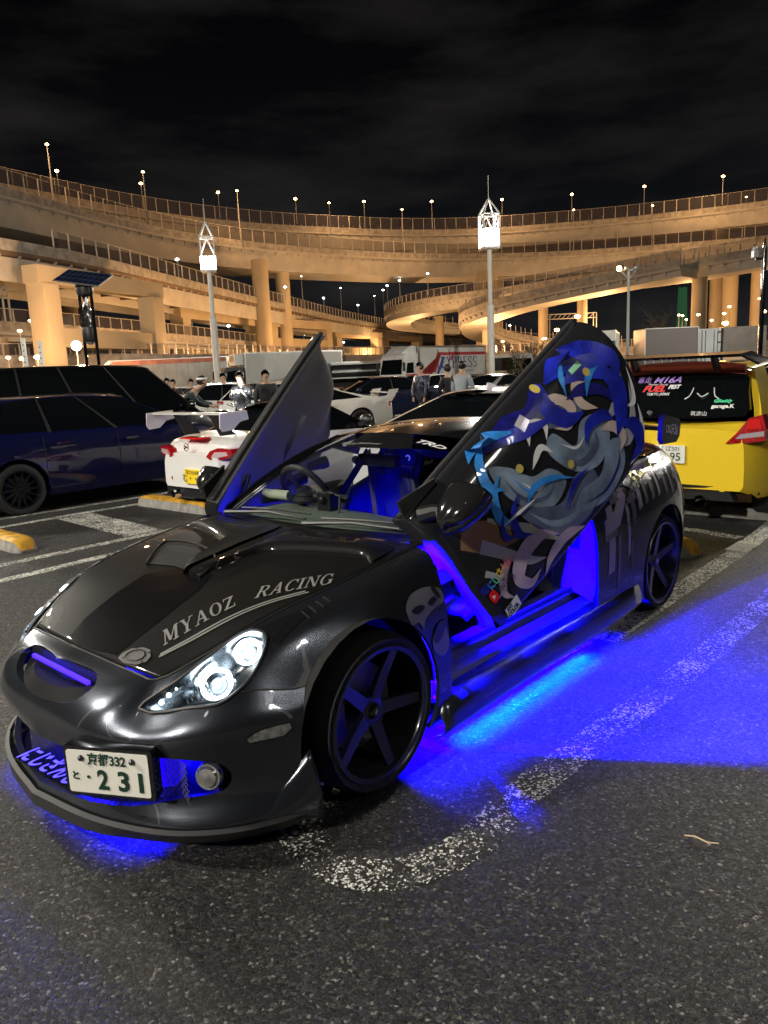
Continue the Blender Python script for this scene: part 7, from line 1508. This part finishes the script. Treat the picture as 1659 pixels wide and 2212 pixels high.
b = MB(); b.box(0, 3, -.02, 0, 1.0, 1.6); b.build('side_board', mat('board_orange_lit', (.40, .26, .15), .5), b3_, False); b = MB(); b.box(1.6, 1.68, -.04, 0, .9, 1.75); b.build('gate_post', UND, b3_, False)  # orange light on the box is put into the board's colour
bus = empty('coach', (13.1, 68.5, 0), HX, 'small white coach beyond the right end of the express lorry', 'coach'); b = MB(); b.box(-3, 0, -1.1, 1.1, .4, 2.7); b.build('body', LW, bus, False)
for s in (-1, 1): b = MB(); b.box(-2.8, -.2, s * 1.10 - .015, s * 1.10 + .015, 1.4, 2.3); b.build('window_band', DGL, bus, False)
b = MB(); b.box(-3.02, -2.99, -.95, .95, 1.3, 2.4); b.build('rear_window', DGL, bus, False)
for xx in (-2.4, -.6):
    for s in (-1, 1): b = MB(); b.lathe([(0, s * 1.11), (.42, s * 1.11), (.42, s * .8)], 16, 'Y', (xx, 0, .42)); b.build('wheel', RUB, bus)
cc = empty('minibus', (-10.6, 20.5, 0), HX, 'dark green minibus whose roof shows above the black minivan at far left', 'minibus'); DG_ = mat('bus_green', (.05, .06, .05), .4); b = MB(); b.box(-3, 3, -1, 1, .4, 2.05); b.build('body', DG_, cc, False)
for s in (-1, 1): b = MB(); b.box(-2.8, 2.6, s * 1.0 - .012, s * 1.0 + .012, 1.25, 1.8); b.build('window_band', DGL, cc, False)
for xx in (-2, 2):
    for s in (-1, 1): b = MB(); b.lathe([(0, s * 1.01), (.36, s * 1.01), (.36, s * .75)], 16, 'Y', (xx, 0, .36)); b.build('wheel', RUB, cc)
# car transporter with white posts at left
ct = empty('car_transporter', (-16.2, 30, 0), R(8), 'white car transporter with pierced upright posts and crossed stays at the left edge', 'car transporter'); b = MB(); b.box(-4, 2.6, -1.1, 1.1, .9, 1.1); b.box(-4, 2.6, -1.1, 1.1, 1.75, 1.88); b.build('decks', LW, ct, False)
for xx in (-2.9, .55, 2.5):
    for s in (-1, 1):
        b = MB(); b.box(xx - .07, xx + .07, s * 1.05 - .07, s * 1.05 + .07, .9, 3.45); b.build('post', LW, ct, False)
        for k in range(6): b = MB(); b.lathe([(0, 0), (.03, 0)], 10, 'Y', (xx, s * 1.05 - .072, 2.1 + k * .22)); b.build('post_hole', PBK, ct, False)
for a, c in (((.55, 2.7), (-2.9, 1.9)), ((-2.9, 2.7), (.55, 1.9))): b = MB(); b.tube([(a[0], -1.1, a[1]), (c[0], -1.1, c[1])], .03, 6); b.build('stay', LW, ct)
b = MB(); b.prism([(-2.6, 1.88), (-2.4, 2.2), (-1.2, 2.45), (.2, 2.4), (1.2, 2.15), (2.4, 2.05), (2.5, 1.88)], -.9, .9); b.build('loaded_hull', mat('hull_white', (.6, .6, .66), .3, coat=.5), ct)
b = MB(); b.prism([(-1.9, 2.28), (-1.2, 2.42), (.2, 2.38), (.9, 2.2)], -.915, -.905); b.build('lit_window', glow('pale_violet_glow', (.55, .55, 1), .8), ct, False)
for xx in (-3.2, -1.8, 1.8):
    for s in (-1, 1): b = MB(); b.lathe([(0, s * 1.11), (.45, s * 1.11), (.45, s * .8)], 16, 'Y', (xx, 0, .45)); b.build('wheel', RUB, ct)

# ================================================================== POLES, SIGNS, MAST
sl = empty('solar_lamp', (-9.75, 26, 0), R(-20), 'black solar street lamp with tilted panel and twisted wind turbine between two posts', 'solar lamp')
for s in (-1, 1): b = MB(); b.tube([(s * .26, 0, 0), (s * .24, 0, 4.85)], .055, 10); b.build('post', GBLK, sl)
b = MB(); b.lathe([(0, 4.55), (.24, 4.55), (.27, 4.62), (.27, 4.80), (.32, 4.84), (.32, 4.90), (0, 4.90)], 24); b.build('top_drum', BLK, sl)
b = MB(); b.lathe([(0, 3.0), (.20, 3.02), (.24, 3.1), (.24, 3.4), (.22, 3.5), (0, 3.5)], 24); b.build('lower_drum', BLK, sl); b = MB(); b.sph((0, 0, 3.02), .16, 14, 8, (1, 1, .6)); b.build('lens', WLEN, sl)
V = []; nn_ = 16
for k in range(nn_ + 1):
    a = pi * .95 * k / nn_; z = 3.5 + 1.05 * k / nn_
    for q in range(9): rr_ = -.2 + .4 * q / 8; c_ = .07 * sin(pi * (q / 8) * 2); V.append((rr_ * cos(a) - c_ * sin(a), rr_ * sin(a) + c_ * cos(a), z))
o = mobj('turbine_blade', V, [(i * 9 + j, i * 9 + j + 1, (i + 1) * 9 + j + 1, (i + 1) * 9 + j) for i in range(nn_) for j in range(8)], mat('turbine_metal', (.12, .12, .12), .25, .8), sl); solidify(o, .02, 0)
pn = bpy.data.objects.new('solar_panel', None); COL.objects.link(pn); pn.parent = sl; pn.location = (.0, 0, 5.12); pn.rotation_euler = (R(28), R(10), R(8))
b = MB(); b.box(-.85, .85, -.48, .48, -.02, .02); b.build('panel_frame', ALU, pn, False)
for i in range(8):
    for j in range(3): b = MB(); b.box(-.82 + i * .205, -.63 + i * .205, -.46 + j * .31, -.17 + j * .31, .021, .026); b.build('solar_cell', mat('solar_cell', (.006, .010, .03), .15, coat=.5), pn, False); b = MB(); b.box(-.82 + i * .205, -.63 + i * .205, -.46 + j * .31, -.17 + j * .31, -.026, -.021); b.build('solar_cell', MATS['solar_cell'], pn, False)
fl = empty('floodlight_mast', (19.9, 60, 0), 0, 'tall slim mast with three small floodlights, one lit orange, above the lorries', 'floodlight mast'); b = MB(); b.tube([(0, 0, 0), (0, 0, 8.6)], [.14, .09], 10); b.tube([(-.7, 0, 8.6), (0, 0, 7.9), (.6, 0, 8.6)], .05, 6); b.bar((-.75, 0, 8.6), (.65, 0, 8.6), .08); b.build('mast', mat('mast_grey', (.3, .33, .34), .5), fl)
for x_, m_ in ((-.8, SOD), (-.2, WLEN), (.5, WLEN)): b = MB(); b.sph((x_, -.1, 8.72), .20, 12, 8); b.build('floodlight', m_, fl)
bp_ = empty('black_pole', (8.12, 16, 0), 0, 'black pole with pointed tip and a grey camera on a bracket at the right edge', 'pole'); b = MB(); b.tube([(0, 0, 0), (0, 0, 3.7), (0, 0, 3.95)], [.055, .045, .004], 12); b.build('shaft', GBLK, bp_); b = MB(); b.bar((-.19, 0, 3.52), (0, 0, 3.52), .05); b.build('bracket', BLK, bp_, False); b = MB(); b.box(-.25, -.15, -.06, .06, 3.55, 3.68); b.sph((-.2, 0, 3.72), .05, 12, 8); b.build('camera', mat('camera_grey', (.35, .36, .38), .4), bp_)
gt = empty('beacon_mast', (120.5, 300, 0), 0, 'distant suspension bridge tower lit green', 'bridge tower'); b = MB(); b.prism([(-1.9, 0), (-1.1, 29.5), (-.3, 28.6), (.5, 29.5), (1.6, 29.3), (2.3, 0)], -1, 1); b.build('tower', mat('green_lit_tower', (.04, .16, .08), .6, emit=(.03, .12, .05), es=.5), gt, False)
def gantry(x, y, z, Wd, hh, label, sign=True, h=0):
    r = empty('sign_gantry', (x, y, z), h, label, 'sign gantry'); b = MB()
    for xx in (0, Wd):
        for dx in (-.3, .3): b.bar((xx + dx, 0, 0), (xx + dx, 0, hh), .16)
    b.bar((-.3, 0, hh), (Wd + .3, 0, hh), .16); b.bar((-.3, 0, hh - .9), (Wd + .3, 0, hh - .9), .16)
    for k in range(int(Wd / .9)): b.bar((k * .9, 0, hh - .9), (k * .9 + .9, 0, hh), .08)
    o = b.build('truss', POLE, r, False)
    if sign: b = MB(); b.box(Wd * .1, Wd * .45, -.3, -.2, hh - 1.6, hh + .6); b.build('sign_board', mat('sign_blue', (.01, .05, .35), .5, emit=(.01, .04, .3), es=.6), r, False); [put_text('sign_text', t_, .5, (Wd * .275, -.31, hh + .1 - .6 * k), (1, 0, 0), (0, 0, 1), WHT, r) for k, t_ in enumerate(('湾岸線', '横浜', '東京'))]
    return r
gantry(-45.5, 80, 8.6, 7.2, 3.4, 'road sign gantry with blue board on the low viaduct at the left edge')
gantry(34, 150, 4.2, 9.2, 7.2, 'far gantry with small lamps between the pillars at right of the lamp tower', sign=False)
wl = empty('work_light', (-27.2, 69, 0), 0, 'glaring white work light on a thin pole behind the solar lamp', 'work light'); b = MB(); b.tube([(0, 0, 0), (0, 0, 5.1)], .06, 8); b.build('pole', POLE, wl); b = MB(); b.sph((0, 0, 5.2), .42, 14, 8); b.build('lamp_head', glow('work_glow', (.85, 1, .98), 60), wl)
# bare trees and hedge
BARK = mat('bark', (.10, .075, .05), .9)
def bare_tree(x, y, H, label, seed=1, spread=.5):
    random.seed(seed); r = empty('bare_tree', (x, y, 0), 0, label, 'tree', 'bare winter trees'); tr = MB(); br = MB()
    def grow(p, d, L_, rad, lv):
        n = 3; pts = [p]; q = p.copy(); dd = d.copy()
        for k in range(n): dd = (dd + Vector((random.uniform(-.25, .25), random.uniform(-.25, .25), random.uniform(-.05, .15)))).normalized(); q = q + dd * L_ / n; pts.append(q.copy())
        (tr if lv == 0 else br).tube(pts, [rad * (1 - .5 * k / n) for k in range(n + 1)], 5 if lv < 2 else 3, False)
        if lv < 4:
            for k in range(4 if lv < 3 else 3): a = random.uniform(0, 2 * pi); nd = (dd + Vector((cos(a), sin(a), random.uniform(-.1, .5))) * (spread + .25)).normalized(); grow(pts[random.choice((1, 2, 3))] if lv else pts[-1], nd, L_ * random.uniform(.5, .75), rad * .5, lv + 1)
    grow(Vector((0, 0, 0)), Vector((0, 0, 1)), H * .4, H * .035, 0); tr.build('trunk', BARK, r); br.build('crown', BARK, r); return r
bare_tree(11.9, 61, 3.9, 'bare tree with spreading twigs in front of the hedge right of the coach', 3)
bare_tree(6.9, 74, 5.2, 'bare tree above the express lorry beside the lamp tower', 5); bare_tree(14.8, 70, 5.0, 'thin bare tree just left of the raised left door', 8)
bare_tree(27.2, 72, 7.4, 'large bare tree in the dark above the framed grey lorry', 11, .8); bare_tree(-3.2, 72, 4.6, 'small bare tree above the black sheeted lorry', 13); bare_tree(-31, 75, 3.4, 'low bare tree in front of the left viaduct wall', 17)
random.seed(5); hd = MB()
for k in range(2600):
    x = random.uniform(0, 9.5); z = random.uniform(.3, 2.3) * (.8 + .2 * sin(x * 2)); y = random.uniform(0, 1.1); s_ = random.uniform(.06, .13); a, e_ = random.uniform(0, 6.3), random.uniform(-1, 1); p = Vector((x, y, z)); u = Vector((cos(a), sin(a), e_)) * s_; v = Vector((-sin(a), cos(a), random.uniform(-1, 1))) * s_; hd.add([p - u, p + v, p + u, p - v], [(0, 1, 2, 3)])
hg = hd.build('hedge', mat('hedge_leaf', (.045, .05, .02), .7, noise=(3, .5)), None, False, fix=False); hg.location = (11, 64, 0); tag(hg, 'clipped evergreen hedge below the lit wall at right of the express lorry', 'hedge')

# ================================================================== PEOPLE
SKIN = mat('skin', (.42, .26, .18), .55); HAIR = mat('black_hair', (.012, .010, .009), .5)
def person(x, y, h, label, top, legs, H=1.70, pose='stand', hair=HAIR, lean=0.0, headdown=0.0, group=None, arms=None, scarf=None):
    r = empty('person', (x, y, 0), h, label, 'person', group); k = H / 1.70; rnd = random.Random(int(x * 31 + y * 7))
    # local: faces +X
    st = {'walk': .22, 'stand': .03, 'ride': .05}[pose]
    hip = Vector((0, 0, .90)) * k; chest = hip + Vector((.05 + lean * .5, 0, .33)) * k; neck = chest + Vector((.02 + lean * .3, 0, .17)) * k; head = neck + Vector((.03 + headdown * .08, 0, .13 - headdown * .02)) * k
    vs = [hip, hip + Vector((0, 0, .15)) * k, chest, neck, head, head + Vector((.01 + headdown * .05, 0, .10)) * k]; ed = [(0, 1), (1, 2), (2, 3), (3, 4), (4, 5)]; rad = [(.13, .15), (.12, .14), (.13, .17), (.055, .055), (.085, .075), (.07, .068)]
    legv = []
    for s in (-1, 1):
        b0 = len(vs); fwd_ = st * s
        kn = hip + Vector((fwd_ * .6 + (.02), s * .09, -.44)) * k; an = hip + Vector((fwd_ * 1.1 - (.05 if fwd_ < 0 else 0), s * .09, -.82)) * k; toe = an + Vector((.14, s * .01, -.045)) * k
        vs += [hip + Vector((0, s * .09, -.03)) * k, kn, an, toe]; ed += [(0, b0), (b0, b0 + 1), (b0 + 1, b0 + 2), (b0 + 2, b0 + 3)]; rad += [(.09, .09), (.06, .06), (.042, .042), (.035, .045)]; legv.append((vs[b0], kn, an, toe))
    A = arms or [(.05, .02, -.28, .10, -.02, -.52)] * 2; armv = []
    for s, a in zip((-1, 1), A):
        b0 = len(vs); sh = chest + Vector((-.01, s * .19, .09)) * k; el = sh + Vector((a[0], s * (.06 + a[1]), a[2])) * k; ha = sh + Vector((a[3], s * (.05 + a[4]), a[5])) * k; hb = ha + (ha - el).normalized() * .08 * k
        vs += [sh, el, ha, hb]; ed += [(2, b0), (b0, b0 + 1), (b0 + 1, b0 + 2), (b0 + 2, b0 + 3)]; rad += [(.065, .065), (.042, .042), (.028, .03), (.022, .035)]; armv.append((sh, el, ha))
    def skin(nm, V, E, Rd, m):
        me = bpy.data.meshes.new(nm); me.from_pydata([tuple(v) for v in V], E, []); o = bpy.data.objects.new(nm, me); COL.objects.link(o); o.parent = r; me.materials.append(m)
        o.modifiers.new('k', 'SKIN'); sv = me.skin_vertices[0].data
        for i, q in enumerate(Rd): sv[i].radius = (q[0] * k, q[1] * k)
        sv[0].use_root = True; o.modifiers['k'].use_smooth_shade = True; sb = o.modifiers.new('s', 'SUBSURF'); sb.levels = 1; sb.render_levels = 1; return o
    skin('body', vs, ed, rad, SKIN)
    cv = [hip + Vector((0, 0, -.12)) * k, hip + Vector((0, 0, .12)) * k, chest, chest + Vector((.0, 0, .12)) * k]; ce = [(0, 1), (1, 2), (2, 3)]; cr = [(.155, .185), (.15, .17), (.155, .195), (.09, .10)]
    for sh, el, ha in armv: b0 = len(cv); cv += [sh, el, ha - (ha - el) * .1]; ce += [(2, b0), (b0, b0 + 1), (b0 + 1, b0 + 2)]; cr += [(.085, .085), (.062, .062), (.05, .05)]
    skin('jacket', cv, ce, cr, top)
    cv = [hip + Vector((0, 0, .04)) * k]; ce = []; cr = [(.14, .16)]
    for a, kn, an, toe in legv: b0 = len(cv); cv += [a, kn, an - Vector((0, 0, -.01))]; ce += [(0, b0), (b0, b0 + 1), (b0 + 1, b0 + 2)]; cr += [(.105, .105), (.078, .078), (.06, .06)]
    skin('trousers', cv, ce, cr, legs)
    b = MB()
    for a, kn, an, toe in legv: 
        b2 = MB(); b2.sph(toe + Vector((-.05, 0, .0)) * k, .06 * k, 10, 6, (2.1, .8, .75)); o2 = b2.build('shoe', BLK, r)
    hc = vs[4] + Vector((.0, 0, .055)) * k; b = MB(); b.sph(hc + Vector((-.022, 0, .025)) * k, .112 * k, 14, 8, (1.0, .92, 1.0)); bm = b.build('hair', hair, r)
    bm_ = bmesh.new(); bm_.from_mesh(bm.data); rm_ = [v for v in bm_.verts if (v.co.x - hc.x) > .045 * k and (v.co.z - hc.z) < .07 * k]; bmesh.ops.delete(bm_, geom=rm_, context='VERTS'); bm_.to_mesh(bm.data); bm_.free()
    for s in (-1, 1):
        b = MB(); b.sph(hc + Vector((.088, s * .032, .01)) * k, .011 * k, 6, 4); b.build('eye', PBK, r); b = MB(); b.sph(hc + Vector((0, s * .085, -.005)) * k, .022 * k, 6, 5, (.8, .4, 1.2)); b.build('ear', SKIN, r)
    b = MB(); b.sph(hc + Vector((.10, 0, -.018)) * k, .015 * k, 6, 5); b.build('nose', SKIN, r); b = MB(); b.box(hc.x + .085 * k, hc.x + .094 * k, -.02 * k, .02 * k, hc.z - .055 * k, hc.z - .048 * k); b.build('mouth', mat('lip', (.25, .08, .07), .5), r, False)
    return r, hc, k
CL = lambda n, c, r=.8, **k: mat('cloth_' + n, c, r, bump=(40, .4, .01), **k)
P1, hc, k = person(-3.95, 15.2, R(5), 'person in dark jacket with pale headband leaning over the motorcycle', CL('teal', (.02, .035, .035)), CL('black', (.01, .01, .012)), 1.66, 'ride', lean=.25, headdown=1.5, arms=[(.16, .0, -.20, .42, .0, -.26)] * 2)
b = MB(); b.lathe([(.108, .045), (.112, .065), (.108, .085)], 20, 'Z', (hc.x - .02, 0, hc.z)); b.build('headband', WHT, P1)
# motorcycle
mc = empty('motorcycle', (-3.35, 15.25, 0), R(5), 'black motorcycle with upright handlebars beside the white sedan', 'motorcycle')
for xx in (-.65, .72):
    b = MB(); b.tube([(xx + .28 * cos(2 * pi * q / 28), 0, .31 + .28 * sin(2 * pi * q / 28)) for q in range(29)], .045, 8, False); b.build('tyre', RUB, mc)
    b = MB(); [b.bar((xx, 0, .31), (xx + .25 * cos(q * pi / 5), 0, .31 + .25 * sin(q * pi / 5)), .015) for q in range(10)]; b.build('spokes', CHR, mc, False)
b = MB(); b.tube([(-.65, 0, .31), (-.1, 0, .45), (.3, 0, .75), (.45, 0, .9)], .035, 8); b.box(-.2, .2, -.12, .12, .25, .55); b.build('frame', BLK, mc); b = MB(); b.sph((.12, 0, .80), .2, 14, 8, (1.3, .7, .7)); b.build('fuel_tank', GBLK, mc); b = MB(); b.tube([(-.55, 0, .80), (-.3, 0, .76), (.0, 0, .78)], [.09, .10, .06], 8); b.build('saddle', RUB, mc)
b = MB(); b.tube([(.72, .07, .31), (.42, .07, .95)], .022, 8); b.tube([(.72, -.07, .31), (.42, -.07, .95)], .022, 8); b.build('front_fork', CHR, mc); b = MB(); b.tube([(.30, .36, 1.06), (.38, .12, 1.0), (.38, -.12, 1.0), (.30, -.36, 1.06)], .016, 8); b.tube([(.36, -.3, 1.05), (.42, -.36, 1.22)], .008, 6); b.tube([(.36, .3, 1.05), (.42, .36, 1.22)], .008, 6); b.build('handlebar', BLK, mc)
b = MB(); b.sph((.42, -.38, 1.24), .05, 10, 6, (.5, 1, .8)); b.build('mirror', CHR, mc); b = MB(); b.sph((.42, .38, 1.24), .05, 10, 6, (.5, 1, .8)); b.build('mirror', CHR, mc); b = MB(); b.sph((.56, 0, .90), .09, 12, 8); b.build('headlamp', WLEN, mc)
gL = 'people chatting in front of the grey lorry'
for px_, yy, lab, c, hh, rz in ((337, 25, 'person in black coat, leftmost of the group in front of the grey lorry', (.012, .012, .012), 1.66, -80), (380, 24.5, 'person in dark red jacket and black cap in front of the grey lorry', (.10, .01, .015), 1.68, -70), (396, 26, 'person with bare head in black jacket right of the dark red jacket', (.012, .012, .015), 1.64, -100), (430, 26, 'person in dark coat between the headband and the white shirt', (.015, .015, .02), 1.62, -60), (453, 24, 'person in white top and black cap seen from behind, above the off-white sedan', (.45, .45, .42), 1.62, 60), (503, 22, 'person in khaki coat and pale cap left of the phone light', (.05, .045, .03), 1.74, -100)):
    X_ = (px_ - 829) / 1600 * yy; q = person(X_, yy, R(rz), lab, mat('cloth_g%d' % 1, (.5, .5, .5)) if False else mat('cloth_' + lab.split()[3] + lab.split()[-1], c, .8), CL('black', (.01, .01, .012)), hh, group=gL)[0]
P8, hc, k = person(-3.1, 17.2, R(-100), 'person in glossy black puffer jacket holding a phone with glaring light', mat('puffer_gloss', (.05, .05, .055), .22, coat=.6, bump=(9, 1, .05)), CL('black', (.01, .01, .012)), 1.72, headdown=.8, arms=[(.12, -.02, -.24, .30, -.12, -.08)] * 2)
b = MB(); b.box(.36, .375, -.04, .04, 1.16, 1.31); b.build('phone', GBLK, P8, False); b = MB(); b.sph((.39, 0, 1.27), .035, 10, 6); b.build('phone_light', glow('phone_glow', (.9, .97, 1), 160), P8); b = None
point('phone_torch', P8.matrix_world @ Vector((0, 0, 0)), 0, (1, 1, 1)) if False else None
l = point('phone_torch', (.50, 0, 1.27), 60, (.9, .97, 1), .03, P8)
person(-2.75, 18.4, R(-80), 'person in dark cap and coat standing close behind the phone light', CL('coat', (.02, .02, .025)), CL('black', (.01, .01, .012)), 1.73)
person(1.16, 19.6, R(215), 'person with bushy hair in navy puffer jacket walking past the white sedan 53-92', mat('puffer_navy', (.012, .016, .04), .35, bump=(9, 1, .05)), CL('black', (.01, .01, .012)), 1.76, 'walk')
g2 = 'pair chatting beside the navy hatchback'
person(1.88, 19.8, R(120), 'person in long black coat with white scarf facing the grey hoodie', CL('longcoat', (.01, .01, .011)), CL('black', (.01, .01, .012)), 1.68, group=g2)
person(2.12, 19.2, R(60), 'person in light grey hoodie seen from behind', CL('hoodie', (.30, .33, .36)), CL('black', (.01, .01, .012)), 1.74, group=g2)
person(5.3, 16.5, R(200), 'person peering past the edge of the raised left door', CL('coat', (.02, .02, .025)), CL('black', (.01, .01, .012)), 1.72)
